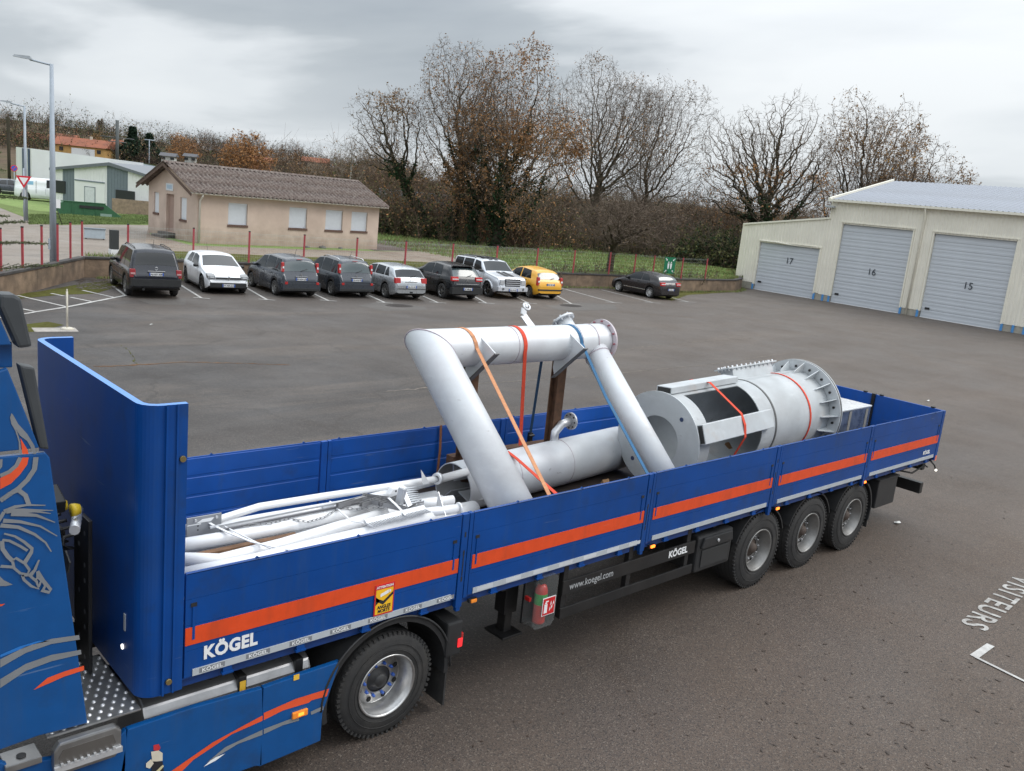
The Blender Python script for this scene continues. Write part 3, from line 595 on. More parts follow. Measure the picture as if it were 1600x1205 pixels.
# local: +x runs along the facade (towards door 15 and on), +y = inwards, z up
def hp(s, n_, z): return (s, n_, z)
def rib_wall(s0, s1, z0f, z1f, holes, name='cladding', y=0.0, pitch=.25):
    b = MB(); xs = []
    x = s0
    while x < s1-1e-6:
        for dx, dy in ((0, 0), (.10, 0), (.13, .035), (.22, .035)): 
            if x+dx < s1: xs.append((x+dx, y+dy))
        x += pitch
    xs.append((s1, y))
    for (xa, ya), (xb, yb) in zip(xs, xs[1:]):
        mid = (xa+xb)/2; segs = [(z0f(mid), None)]
        hz_ = [h for h in holes if h[0]-1e-6 < mid < h[1]+1e-6]
        lo = z0f(mid)
        if hz_: lo = hz_[0][3]
        b.quad((xa, ya, lo), (xb, yb, lo), (xb, yb, z1f(xb)), (xa, ya, z1f(xa)))
    return b.build(name, CREAM, hg)
ztop = lambda s: 4.62+(s+1.7)*(5.62-4.62)/6.95
holes = [(-.1, 4.83, 0, 3.5), (6.18, 11.13, 0, 5.35), (12.5, 17.42, 0, 5.3), (18.9, 23.8, 0, 5.3)]
rib_wall(-1.7, 5.25, lambda s: .48, ztop, [holes[0]]); rib_wall(5.25, 26, lambda s: .42, lambda s: 6.85, holes[1:])
for a, b_ in ((4.83, 6.18), (11.13, 12.5), (17.42, 18.9), (-1.63, -.1)): MB().b2((a+.03, .05, 0), (b_-.03, .3, .46)).build('plinth', CONC, hg)
for a in (-.25, 4.86, 5.55, 6.02, 11.16, 12.30, 17.45, 18.1, 18.72): MB().b2((a, -.02, 0), (a+.13, .048, .44)).build('blue_bracket', BLUEF, hg)
tr = MB()
for h in holes:
    tr.b2((h[0]-.09, -.03, .40), (h[0], .30, h[3]+.1)); tr.b2((h[1], -.03, .40), (h[1]+.09, .30, h[3]+.1)); tr.b2((h[0]-.12, -.05, h[3]+.101), (h[1]+.12, .30, h[3]+.16))
tr.b2((5.16, -.04, 5.60), (5.25, .1, 6.85)); tr.build('door_trim', CREAMT, hg)
tr = MB(); tr.add([(-1.75, -.08, 4.60), (5.2, -.08, 5.60), (5.2, -.08, 5.72), (-1.75, -.08, 4.72), (-1.75, .1, 4.60), (5.2, .1, 5.60), (5.2, .1, 5.72), (-1.75, .1, 4.72)], [(0, 1, 2, 3), (7, 6, 5, 4), (3, 2, 6, 7), (0, 4, 5, 1), (0, 3, 7, 4), (1, 5, 6, 2)]); tr.b2((-1.76, -.05, .45), (-1.68, .2, 4.6)); tr.build('verge_trim', CREAMT, hg)
for di, (h, num) in enumerate(zip(holes, ('17', '16', '15', '14'))):
    dn = bpy.data.objects.new('garage_door', None); link(dn, hg); dn.location = (h[0], .16, 0); w_ = h[1]-h[0]; n_ = 8 if di == 0 else 11
    if di == 0: n_ = 7
    ph = h[3]/n_; pm = MB(); pm.prism([(.04, .006), (0, .006), (-.010, ph*.10), (-.013, ph*.30), (-.004, ph*.42), (-.004, ph*.62), (-.013, ph*.74), (-.010, ph*.92), (0, ph-.006), (.04, ph-.006)], 'X', .02, w_-.02)
    first = None
    for k in range(n_):
        if first is None: first = pm.build('door_panel', GDOOR, dn); q_ = first
        else: q_ = first.copy(); COL.objects.link(q_)
        q_.parent = dn; q_.location = (0, 0, .03+k*(h[3]-.03)/n_)
    text('door_number', num, .62, face_mtx((w_*.53, -.05, h[3]-(.98+.32 if di == 0 else 3.05+.1)), 0), mat('number_dark', (.035, .045, .06), .6), dn, align='CENTER')
    MB().b2((.25, -.06, .55), (.55, -.04, .68)).build('door_handle', BLACKP, dn)
    MB().b2((.0, -.03, 0), (w_, .05, .035)).build('door_seal', WHITEP, dn)
mb_ = MB(); pts = [(h_, -.07-.06*math.sin(h_*1.3), 3.60-.06*max(0, (h_-1.5))*(5-h_)/2.5) for h_ in np.linspace(-.15, 4.95, 16)]
vs = []
for p_ in pts: vs += [(p_[0], p_[1], p_[2]), (p_[0], p_[1]+.03, p_[2]+.07)]
mb_.add(vs, [(2*i, 2*i+2, 2*i+3, 2*i+1) for i in range(15)]); o = mb_.build('bent_flashing', CREAMT, hg); md = o.modifiers.new('t', 'SOLIDIFY'); md.thickness = .01
# roofs
def roof_plane(x0, x1, y0, z0, y1, z1, pitch, name='roof_panel', w=.333*3):
    k = max(1, round((x1-x0)/w)); w = (x1-x0)/k
    pm = MB(); nr_ = 3; vs = []
    for (yy, zz) in ((y0, z0), (y1, z1)):
        for r_ in range(nr_):
            x = r_*w/nr_
            for dx, dz in ((0, 0), (w/nr_*.62, 0), (w/nr_*.72, .045), (w/nr_*.9, .045)): vs.append((x+dx, yy, zz+dz))
        vs.append((w, yy, zz))
    n_ = nr_*4+1; pm.add(vs, [(i, i+1, n_+i+1, n_+i) for i in range(n_-1)])
    f0 = pm.build(name, ROOFZ, hg); f0.location = (x0, 0, 0)
    for i in range(1, k): c_ = f0.copy(); COL.objects.link(c_); c_.parent = hg; c_.location = (x0+i*w, 0, 0)
roof_plane(5.1, 26, -.18, 6.92, 8.0, 8.85, .3); roof_plane(5.1, 26, 8.0, 8.85, 16.2, 6.92, .3)
b = MB(); b.add([(-1.75, .1, 4.72), (5.2, .1, 5.70), (5.2, 14, 5.70), (-1.75, 14, 4.72)], [(0, 1, 2, 3)]); b.quad((5.25, .05, 5.5), (5.25, 16, 5.5), (5.25, 16, 6.86), (5.25, .05, 6.86)); b.add([(5.25, .05, 6.86), (5.25, 16, 6.86), (5.25, 8, 8.75)], [(0, 1, 2)])
b.quad((-1.7, .1, .0), (-1.7, 14, 0), (-1.7, 14, 4.7), (-1.7, .1, 4.7)); b.quad((26, .05, 0), (26, 16, 0), (26, 16, 6.86), (26, .05, 6.86)); b.add([(26, .05, 6.86), (26, 16, 6.86), (26, 8, 8.75)], [(0, 1, 2)]); b.quad((-1.7, 14, 0), (5.25, 14, 0), (5.25, 14, 5.7), (-1.7, 14, 4.7)); b.quad((5.25, 16, 0), (26, 16, 0), (26, 16, 6.86), (5.25, 16, 6.86))
b.build('side_wall', CREAM, hg)
gt = MB(); gt.b2((5.0, -.34, 6.78), (26, -.16, 6.93)); gt.b2((5.0, -.16, 6.86), (26, .05, 6.90)); gt.build('gutter', CREAMT, hg)
gt = MB(); gt.add([(5.0, -.3, 6.86), (5.0, 8, 8.80), (5.0, 8, 8.98), (5.0, -.3, 7.02), (5.16, -.3, 6.86), (5.16, 8, 8.80), (5.16, 8, 8.98), (5.16, -.3, 7.02)], [(0, 1, 2, 3), (7, 6, 5, 4), (3, 2, 6, 7), (0, 4, 5, 1), (0, 3, 7, 4)]); gt.build('verge_trim', CREAMT, hg)
MB().tube([(11.75, -.25, 6.8), (11.75, -.2, 6.6), (11.75, -.09, 6.3), (11.68, -.09, .05)], .06, 8).build('downpipe', CREAMT, hg)
lp = MB(); lp.box((5.25, -.35, 6.42), (.5, .55, .12)); lp.box((5.25, -.08, 6.42), (.12, .2, .1)); lp.build('wall_lamp', mat('lamp_grey', (.42, .45, .47), .4), hg, bevel=.02)

# ---------- white and grey warehouse, left
WCLAD = mat('white_cladding', (.80, .80, .80), .5, var=.05, vscale=.5); GCLAD = mat('grey_cladding', (.17, .205, .235), .5, var=.06); DGREY = mat('dark_glass', (.025, .028, .032), .3); NAVY = mat('navy_panel', (.03, .07, .14), .5)
w0 = atd(84, 318, 80); w1 = atd(246, 325, 74); wa = math.atan2(w1[1]-w0[1], w1[0]-w0[0]); WL = math.dist(w0[:2], w1[:2])
wh = thing('warehouse', 'low white and grey clad warehouse with skylights behind the white van', 'warehouse', (w0[0], w0[1], UP-.3), wa)
def wbox(name, s0, s1, n0, n1, z0, z1, m, parent=wh, lab=None): return MB().b2((s0, n0, z0), (s1, n1, z1)).build(name, m, parent)
apexs = WL*.56
def wtop(s): return 3.05+min(s, apexs)*(.85/apexs) if s < apexs else 3.9-(s-apexs)*.75/(WL-apexs)
bands = [(0, .09, WCLAD), (.09, .205, GCLAD), (.205, .52, WCLAD), (.52, .72, GCLAD), (.72, 1.0, WCLAD)]
for a_, b_, m_ in bands:
    s0, s1 = a_*WL, b_*WL; mids = [s0]+([apexs] if s0 < apexs < s1 else [])+[s1]; b = MB()
    b.add([(s, 0, 0) for s in (s0, s1)]+[(s, 0, wtop(s)) for s in reversed(mids)], [tuple(range(2+len(mids)))])
    k = int((s1-s0)/.25)
    for i in range(k): s = s0+(i+.5)*(s1-s0)/k; b.b2((s-.03, -.02, 0), (s+.03, 0, wtop(s)-.05))
    b.build('cladding_panel', m_, wh)
rf_ = MB(); rf_.add([(-.2, -.25, 3.12), (apexs, -.25, 4.0), (WL+.2, -.25, 3.2), (-.2, 9, 3.12), (apexs, 9, 4.0), (WL+.2, 9, 3.2)], [(0, 1, 4, 3), (1, 2, 5, 4)]); rf_.add([(-.2, -.25, 2.92), (apexs, -.25, 3.75), (WL+.2, -.25, 3.0), (-.2, -.25, 3.12), (apexs, -.25, 4.0), (WL+.2, -.25, 3.2)], [(0, 1, 4, 3), (1, 2, 5, 4)]); rf_.build('roof', mat('warehouse_roof', (.15, .165, .185), .5, var=.08), wh)
for k in range(3):
    y = 1.5+2.2*k; b = MB(); z = lambda s: 3.12+(s+.2)*(.88/(apexs+.2))+.03
    b.quad((1.6, y, z(1.6)), (apexs-1.0, y, z(apexs-1.0)), (apexs-1.0, y+1.0, z(apexs-1.0)), (1.6, y+1.0, z(1.6))); b.build('skylight', mat('skylight', (.62, .64, .66), .3), wh)
wbox('side_wall', -.002, .15, 0.02, 9, 0, 3.1, WCLAD); [wbox('stripe', -.05, -.003, y_, y_+1.0, 0, 3.05, NAVY) for y_ in (.1, 4.6)]; wbox('side_wall', WL-.15, WL, .02, 9, 0, 3.1, WCLAD)
wbox('garage_door_frame', WL*.215, WL*.505, -.06, -.021, 0, 2.45, WCLAD); wbox('garage_door_lintel', WL*.215, WL*.505, -.1, -.061, 2.35, 2.45, GCLAD)
dd = wbox('door', WL*.315, WL*.41, -.09, -.062, .0, 1.95, mat('door_white', (.66, .68, .70), .5)); 
b = MB(); 
for (s0, s1, z0, z1) in ((WL*.31, WL*.315, 0, 1.98), (WL*.41, WL*.415, 0, 1.98), (WL*.31, WL*.415, 1.95, 2.0)): b.b2((s0, -.1, z0), (s1, -.061, z1))
b.build('door_frame', GCLAD, wh)
wbox('window', WL*.01, WL*.12, -.08, -.022, 1.25, 2.2, DGREY); wbox('window', WL*.61, WL*.79, -.08, -.022, 1.0, 2.0, DGREY)
# taller white block behind
tb = thing('warehouse', 'taller long white warehouse with navy stripes behind the grey-banded one', 'warehouse', (0, 0, 0))
P_ = [atd(26, 300, 98)[:2], atd(52, 300, 90)[:2]]; q0, q1, q2 = np.array(atd(26, 300, 100)[:2]), np.array(atd(50, 300, 90)[:2]), np.array(atd(330, 300, 84)[:2])
def vwall(name, a, b_, z0, z1a, z1b, m, par): 
    x = MB(); x.add([(a[0], a[1], z0), (b_[0], b_[1], z0), (b_[0], b_[1], z1b), (a[0], a[1], z1a)], [(0, 1, 2, 3)]); return x.build(name, m, par)
vwall('side_wall', q0, q1, .3, 4.9, 4.9, WCLAD, tb)
q2b = q1+(q2-q1)*.62
vwall('wall', q1, q2b, .3, 4.9, 4.62, WCLAD, tb); vwall('wall', q2b, q2, .3, 4.55, 4.0, mat('pale_blue_clad', (.45, .50, .54), .5), tb)
x = MB(); back = np.array([q0[0]+(q2-q1)[0], q0[1]+(q2-q1)[1]]); x.add([(q0[0], q0[1], 4.88), (q1[0], q1[1], 4.88), (q2b[0], q2b[1], 4.6), (back[0], back[1], 4.4)], [(0, 1, 2, 3)]); x.build('roof', mat('warehouse_roof', (.15, .165, .185), .5), tb)
dq = (q1-q0)/np.linalg.norm(q1-q0); nq = np.array([dq[1], -dq[0]])*.05
if nq @ (CAM[:2]-q0) < 0: nq = -nq
for a_, b_ in ((.45, .55), (.80, .92)):
    A_ = q0+(q1-q0)*a_+nq; B_ = q0+(q1-q0)*b_+nq; vwall('stripe', A_, B_, .3, 4.85, 4.85, NAVY, tb)
# stacked pallets / grey timber stack behind the bungalow
sp = thing('plank_stack', 'tall grey stack of weathered sheets and planks behind the bungalow', 'stack', (50.5, 71.2, UP), R(-32))
PLK = mat('weathered_plank', (.20, .24, .29), .7, var=.35, vscale=2, dirt=.4, dirtcol=(.42, .46, .50)); r4 = random.Random(5)
for k in range(24):
    z = .1+k*.155; x = -1.2; 
    while x < 6.3:
        ln = r4.uniform(.9, 2.2); b = MB().box((x+ln/2, r4.uniform(-.1, .1), z), (ln-.06, .5, .11), R(r4.uniform(-2, 2))); b.build('plank', PLK, sp); x += ln
# small dark shed at the hedge
sh = thing('shed', 'small dark shed with one pale blue door at the edge of the field', 'shed', tuple(onz(826, 371, UP)), R(-30)); MB().b2((0, 0, 0), (.9, 1.8, 2.1)).build('door_panel', mat('pale_blue_door', (.33, .42, .52), .5), sh); MB().b2((.9, .02, 0), (3.9, 1.8, 2.0)).build('wall', mat('dark_shed', (.025, .03, .04), .7), sh); MB().b2((-.1, -.1, 2.0), (4.1, 2, 2.1)).build('roof', mat('shed_roof', (.18, .18, .19), .7), sh)
# hillside houses
TILE = mat('clay_roof', (.25, .085, .045), .85, var=.2, vscale=1.0); 
def far_house(u, v, D, w_, dp, h_, rz, wcol, lab, roofm=None, chim=True, gar=False):
    p_ = atd(u, v, D); t_ = thing('house', lab, 'house', (p_[0], p_[1], p_[2]), rz, None); m_ = mat('house_wall_%d' % int(wcol[0]*1000+wcol[2]*100), wcol, .9, var=.08)
    MB().b2((-w_/2, -dp/2, -6), (w_/2, dp/2, h_)).build('wall', m_, t_)
    r_ = MB(); e = .4; rr = h_+dp*.23; r_.add([(-w_/2-e, -dp/2-e, h_-.1), (w_/2+e, -dp/2-e, h_-.1), (w_/2+e, 0, rr), (-w_/2-e, 0, rr), (-w_/2-e, dp/2+e, h_-.1), (w_/2+e, dp/2+e, h_-.1)], [(0, 1, 2, 3), (3, 2, 5, 4), (0, 3, 4), (1, 5, 2)]); ro = r_.build('roof', roofm or TILE, t_)
    if chim: MB().b2((w_*.1, -.25, rr-.3), (w_*.1+.4, .25, rr+.5)).build('chimney', mat('chimney_pale', (.55, .5, .42), .8), ro)
    if gar: MB().b2((-w_*.15, -dp/2-.15, 0), (w_*.3, -dp/2-.001, h_*.75)).build('door', WHITEP, t_)
    for k in (-.35, .38): wn = MB().b2((w_*k-.35, -dp/2-.1, h_*.4), (w_*k+.35, -dp/2-.001, h_*.75)).build('window', DGREY, t_)
    return t_
ra = R(-35)
far_house(133, 245, 200, 9.5, 6.5, 2.0, ra, (.55, .33, .12), 'ochre house with orange roof and white garage on the hillside', gar=True)
far_house(70, 232, 230, 9, 6, 1.8, ra, (.45, .36, .26), 'beige house half hidden by trees left of the tall lamp on the hill', chim=False)
far_house(101, 236, 225, 5, 4.5, 2.6, ra, (.50, .42, .30), 'narrow cream house above the warehouse beside the ochre one')
far_house(190, 240, 210, 3.2, 4, 1.8, ra, (.50, .33, .24), 'small pink house low between the trees near the pylon')
far_house(264, 253, 180, 2.2, 2.2, 1.1, ra, (.55, .55, .52), 'small white house just above the bungalow ridge left end', mat('grey_slate', (.10, .10, .11), .8), chim=False)
far_house(404, 264, 210, 5, 4.5, 1.6, ra, (.42, .18, .10), 'small brick red gabled house above the middle of the bungalow roof', chim=False)
far_house(493, 264, 250, 6.5, 5, 1.8, ra, (.45, .38, .30), 'house with orange roof among trees above the bungalow roof right half')
far_house(298, 255, 185, 1.8, 2, 1.3, ra, (.42, .42, .40), 'grey white cabin with pointed roof above the bungalow ridge', mat('grey_slate', (.10, .10, .11), .8), chim=False)
# ======================= TREES AND SCRUB =======================
def barkmat(name, c, moss=.0, mc=(.05, .06, .02)): return mat(name, c, .95, var=.3, vscale=1.2, dirt=moss, dirtcol=mc, spec=.1)
BARK = barkmat('bark_grey', (.085, .07, .055), .5); BARKD = barkmat('bark_dark', (.045, .038, .030), .5, (.05, .055, .02)); TWIG = barkmat('twig_brown', (.135, .105, .082)); TWIGP = barkmat('twig_pale', (.19, .165, .135)); TWIGR = barkmat('twig_red', (.12, .085, .062))
def leafmat(name, c, v=.35): 
    m = mat(name, c, .8, var=v, vscale=.7, spec=.15); return m
LRUST = leafmat('leaf_rust', (.34, .175, .075)); LBROWN = leafmat('leaf_brown', (.23, .145, .085)); LYEL = leafmat('leaf_ochre', (.30, .17, .06)); LOLIVE = leafmat('leaf_olive', (.11, .11, .045)); LIVY = leafmat('leaf_ivy', (.022, .042, .018)); LDARK = leafmat('needle_dark', (.018, .035, .02)); LTAN = leafmat('leaf_tan', (.26, .17, .10))
def segs_mesh(P0, P1, R0, R1):
    P0 = np.asarray(P0); P1 = np.asarray(P1); R0 = np.asarray(R0)[:, None]; R1 = np.asarray(R1)[:, None]; d = P1-P0; d /= (np.linalg.norm(d, axis=1)[:, None]+1e-9)
    ref = np.where(np.abs(d[:, 2:3]) < .8, np.array([[0, 0, 1.0]]), np.array([[1.0, 0, 0]])); x = np.cross(d, ref); x /= np.linalg.norm(x, axis=1)[:, None]; y = np.cross(d, x)
    k = 3; V = np.zeros((len(P0), 2*k, 3))
    for j in range(k):
        a = 2*PI*j/k; o_ = x*math.cos(a)+y*math.sin(a); V[:, j] = P0+o_*R0; V[:, k+j] = P1+o_*R1
    b = (np.arange(len(P0))*2*k)[:, None]; F = np.concatenate([b+np.array([[j, (j+1) % k, k+(j+1) % k, k+j]]) for j in range(k)], 0)
    return V.reshape(-1, 3), F
def ribbons(P0, P1, W):
    P0 = np.asarray(P0); P1 = np.asarray(P1); d = P1-P0; s_ = np.cross(d, rng.normal(size=d.shape)); s_ /= (np.linalg.norm(s_, axis=1)[:, None]+1e-9); W = np.asarray(W)[:, None] if hasattr(W, '__len__') else W
    V = np.stack([P0-s_*W, P0+s_*W, P1+s_*W*.55, P1-s_*W*.55], 1).reshape(-1, 3); return V, np.arange(len(V)).reshape(-1, 4)
def thick_mesh(segs, n=7):
    """connected look for the heavy limbs"""
    P0 = np.array([s[0] for s in segs]); P1 = np.array([s[1] for s in segs]); R0 = np.array([s[2] for s in segs])[:, None]; R1 = np.array([s[3] for s in segs])[:, None]
    d = P1-P0; d /= np.linalg.norm(d, axis=1)[:, None]+1e-9; ref = np.where(np.abs(d[:, 2:3]) < .8, np.array([[0, 0, 1.0]]), np.array([[1.0, 0, 0]])); x = np.cross(d, ref); x /= np.linalg.norm(x, axis=1)[:, None]; y = np.cross(d, x)
    P1 = P1+d*R1*.35; V = np.zeros((len(P0), 2*n, 3))
    for j in range(n):
        a = 2*PI*j/n; o_ = x*math.cos(a)+y*math.sin(a); V[:, j] = P0+o_*R0; V[:, n+j] = P1+o_*R1
    b = (np.arange(len(P0))*2*n)[:, None]; F = np.concatenate([b+np.array([[j, (j+1) % n, n+(j+1) % n, n+j]]) for j in range(n)], 0)
    return V.reshape(-1, 3), F
def leaves_mesh(C, s, jit=.5):
    C = np.asarray(C); n = len(C)
    a = rng.normal(size=(n, 3)); a /= np.linalg.norm(a, axis=1)[:, None]; b = rng.normal(size=(n, 3)); b -= a*(a*b).sum(1)[:, None]; b /= np.linalg.norm(b, axis=1)[:, None]
    sz = s*rng.uniform(1-jit, 1+jit, n)[:, None]; V = np.stack([C-a*sz, C+b*sz*.55, C+a*sz, C-b*sz*.55], 1); return V.reshape(-1, 3), np.arange(4*n).reshape(-1, 4)
def colonize(seed, H_, base, hw, natt, off=(0, 0), step=.38, kill=1.05, reach=4.0, shell=.5, top=.5, up=.10, lean=(0, 0), wob=.25):
    """grows branches towards points scattered through the crown, so the crown fills evenly"""
    g = np.random.default_rng(seed); hh = (H_-base)/2; d = g.normal(size=(natt, 3)); d /= np.linalg.norm(d, axis=1)[:, None]; r = g.random(natt)**shell
    lump = 1+.16*np.sin(d[:, 0]*5+seed)+.12*np.sin(d[:, 1]*6+seed*2)+.12*np.sin(d[:, 2]*7+seed*3); A = d*r[:, None]*lump[:, None]; wz = np.where(A[:, 2] < 0, 1.0, 1-.25*(1-top)*A[:, 2]); A = A*[hw, hw, hh]; A[:, :2] *= wz[:, None]; A += [off[0], off[1], base+hh]
    A = A[A[:, 2] > base*.8]; P = [np.zeros(3)]; par = [-1]; k = max(2, int(base/step)); p = np.zeros(3); dd = np.array([lean[0], lean[1], 1.0])
    for i in range(k):
        dd = dd/np.linalg.norm(dd); p = p+dd*step+g.normal(0, .03, 3)*[1, 1, 0]; P.append(p); par.append(len(P)-2); dd = dd+g.normal(0, .05, 3)
    P = [np.array(x) for x in P]; N = np.array(P); n0 = np.linalg.norm(A[:, None]-N[None, -3:], axis=2); near = len(N)-3+n0.argmin(1); dist = n0.min(1); par = list(par); N = list(N)
    for it in range(140):
        m = dist < reach
        if not m.any(): break
        idx = near[m]; v = A[m]-np.array(N)[idx]; v /= np.linalg.norm(v, axis=1)[:, None]+1e-9; un, inv = np.unique(idx, return_inverse=True); S_ = np.zeros((len(un), 3)); np.add.at(S_, inv, v)
        S_ /= np.linalg.norm(S_, axis=1)[:, None]+1e-9; S_ += g.normal(0, wob, S_.shape)+[0, 0, up]; S_ /= np.linalg.norm(S_, axis=1)[:, None]; new = np.array(N)[un]+S_*step; b0 = len(N); N += list(new); par += list(un)
        D = np.linalg.norm(A[:, None]-new[None], axis=2); j = D.argmin(1); dm = D[np.arange(len(A)), j]; c = dm < dist; dist = np.where(c, dm, dist); near = np.where(c, b0+j, near); keep = dist > kill*step; A = A[keep]; dist = dist[keep]; near = near[keep]
        if len(A) == 0 or len(N) > 9000: break
    N = np.array(N); par = np.array(par); ch = np.bincount(par[par >= 0], minlength=len(N)); e = 2.05; R_ = np.where(ch == 0, 1.0, 0.0)
    for i in range(len(N)-1, 0, -1): R_[par[i]] += R_[i]
    R_ = R_**(1/e); return N, par, R_, ch
def make_tree(name, label, base, H_, shape, seed, trunk_r, bark, twig, leaf=None, nleaf=0, ls=.12, leaf2=None, leafz=(0, 9), ivy=0, ivyh=.5, ivyr=.5, veil=2, tl=(.25, .7)):
    N, par, R_, ch = colonize(seed, H_, **shape); N = N*[1, 1, (H_-.45)/N[:, 2].max()]; R_ = R_/R_[0]*trunk_r; R_ = np.maximum(R_, .010); R_[0] *= 1.35; i = np.arange(1, len(N)); P0, P1, r0, r1 = N[par[i]], N[i], np.minimum(R_[par[i]], R_[i]*1.6), R_[i]; r0[0] = R_[0]
    root = thing(name, label, 'tree', base, 0); big = r1 > .05; md_ = (r1 <= .05) & (r1 > .022); fn = r1 <= .022
    V, F = thick_mesh(list(zip(P0[big], P1[big], r0[big], r1[big]))); fast_mesh('trunk', V, F, bark, parent=root, smooth=True)
    V, F = segs_mesh(P0[md_], P1[md_], r0[md_], r1[md_]); fast_mesh('branches', V, F, twig, parent=root)['kind'] = 'stuff'
    T_ = np.repeat(P1[fn], veil, 0); D_ = np.repeat(P1[fn]-P0[fn], veil, 0); D_ /= np.linalg.norm(D_, axis=1)[:, None]+1e-9; u_ = D_*.9+rng.normal(0, .6, D_.shape)+[0, 0, .12]; u_ /= np.linalg.norm(u_, axis=1)[:, None]; e_ = T_+u_*rng.uniform(tl[0], tl[1], (len(T_), 1)); T2 = T_+(e_-T_)*.5; w_ = u_+rng.normal(0, .5, u_.shape); w_ /= np.linalg.norm(w_, axis=1)[:, None]; e2 = T2+w_*rng.uniform(.15, .4, (len(T_), 1))
    V, F = ribbons(np.concatenate([P0[fn], T_, T2]), np.concatenate([P1[fn], e_, e2]), np.concatenate([r1[fn]*1.15, np.full(len(T_), .010), np.full(len(T_), .008)])); fast_mesh('twigs', V, F, twig, parent=root)['kind'] = 'stuff'
    if nleaf:
        tips = np.concatenate([e_, e2]); sel = tips[(tips[:, 2] > leafz[0]*H_) & (tips[:, 2] < leafz[1]*H_)]; nzv = np.sin(sel[:, 0]*1.1+seed)+np.sin(sel[:, 1]*1.3+seed*2)+np.sin(sel[:, 2]*.9+seed*3); w = np.exp(nzv*.9); w /= w.sum()
        C = sel[rng.choice(len(sel), nleaf, p=w)]+rng.normal(0, .10, (nleaf, 3)); V, F = leaves_mesh(C, ls); mi = (rng.random(len(F)) < .35).astype(int) if leaf2 else None
        fast_mesh('leaves', V, F, [leaf, leaf2] if leaf2 else leaf, mi, parent=root)['kind'] = 'stuff'
    if ivy:
        m = (P1[:, 2] < ivyh*H_) & (r1 > .06); w = r1[m]**.6; w /= w.sum(); ii = rng.choice(m.sum(), ivy, p=w); q = P0[m][ii]+(P1[m][ii]-P0[m][ii])*rng.random((ivy, 1)); o_ = rng.normal(0, 1, q.shape); o_ /= np.linalg.norm(o_, axis=1)[:, None]; cc = q+o_*(r1[m][ii][:, None]+ivyr*rng.random((ivy, 1))**1.5)
        V, F = leaves_mesh(cc, .13); fast_mesh('ivy', V, F, LIVY, parent=root)['kind'] = 'stuff'
    return root
def gp(u, v, D=None, z=UP):
    p = onz(u, v, z) if D is None else atd(u, v, D); return (float(p[0]), float(p[1]), float(z) if D is None else hill(p[0], p[1]))
def topz(base, u, v):   # height of a sighted top above the base
    d = ray(u, v); D = math.hypot(base[0]-CAM[0], base[1]-CAM[1]); return CAM[2]+d[2]*D/math.hypot(d[0], d[1])-base[2]
b1 = gp(706, 378); make_tree('ash_tree', 'tall bare tree with ivy-clad upright trunk left of the rust-brown tree', b1, topz(b1, 715, 52), dict(base=5.5, hw=4.6, natt=6000, top=.4), 3, .30, BARKD, TWIG, LTAN, 2600, .075, leaf2=LRUST, leafz=(.4, 2), ivy=2600, ivyh=.5, ivyr=.35)
b1 = gp(680, 374); make_tree('leaning_tree', 'leaning bare tree reaching left over the bungalow end', b1, topz(b1, 600, 125), dict(base=4.2, hw=3.0, natt=3200, off=(-3.4, 3.0), lean=(-.5, .45)), 12, .27, BARKD, TWIG, LTAN, 1100, .09, ivy=1500, ivyh=.5, ivyr=.28)
b1 = gp(775, 388); make_tree('oak_tree', 'broad oak full of rust-brown leaves with a dark ivy core', b1, topz(b1, 800, 60), dict(base=2.6, hw=5.5, natt=9200, top=.5, off=(.6, -.5)), 21, .36, BARKD, TWIG, LRUST, 19000, .075, ivy=5200, ivyh=.62, ivyr=.75, leaf2=LBROWN)
b1 = gp(738, 383); make_tree('young_oak', 'slimmer rust-leaved tree between the ivy-clad trunk and the broad oak', b1, topz(b1, 745, 150), dict(base=2.4, hw=2.8, natt=3200), 22, .2, BARKD, TWIG, LBROWN, 6500, .075, ivy=1500, ivyh=.6, ivyr=.35, leaf2=LRUST)
b1 = gp(925, 395, 88); make_tree('ash_tree', 'large spreading bare tree in the middle behind the crooked small one', b1, topz(b1, 950, 80), dict(base=4.0, hw=5.9, natt=9600, top=.6), 35, .38, BARK, TWIG, LTAN, 3000, .07, leaf2=LRUST, leafz=(.3, 2))
b1 = gp(990, 395, 90); make_tree('ash_tree', 'second bare tree just right of the large spreading one', b1, topz(b1, 1020, 105), dict(base=4.0, hw=4.9, natt=6000, top=.5, off=(.8, -.7)), 31, .28, BARK, TWIG, LTAN, 1700, .07)
b1 = gp(950, 429); make_tree('crooked_tree', 'small crooked mossy tree close behind the mesh fence', b1, 6.2, dict(base=2.1, hw=3.3, natt=3600, step=.24, kill=1.1, lean=(.35, -.1), off=(.5, -.4), up=.02, wob=.35, shell=.5), 44, .22, barkmat('bark_moss', (.05, .04, .03), .5, (.09, .09, .02)), TWIG, tl=(.15, .4))
b1 = gp(1182, 400, 84); make_tree('oak_tree', 'wide bare oak with dark limbs left of the garage roof', b1, topz(b1, 1200, 130), dict(base=3.4, hw=6.7, natt=6000, kill=1.35, top=.7, up=.03, wob=.32), 52, .50, BARKD, TWIG, LBROWN, 3600, .085, ivy=2400, ivyh=.40, ivyr=.4, leaf2=LRUST, leafz=(0, .55))
b1 = gp(1325, 415, 88); make_tree('oak_tree', 'oak with tan leaves rising behind the pale garage roof', b1, topz(b1, 1340, 135), dict(base=3.4, hw=5.3, natt=7200, top=.6), 66, .40, BARKD, TWIG, LTAN, 7500, .08, leaf2=LYEL, leafz=(.2, 2))
b1 = gp(1405, 420, 92); make_tree('oak_tree', 'lower rounded oak with brown leaves at the right end of the tree line', b1, topz(b1, 1430, 188), dict(base=2.4, hw=4.5, natt=6000, top=.8), 63, .34, BARKD, TWIG, LTAN, 11000, .085, leaf2=LBROWN)
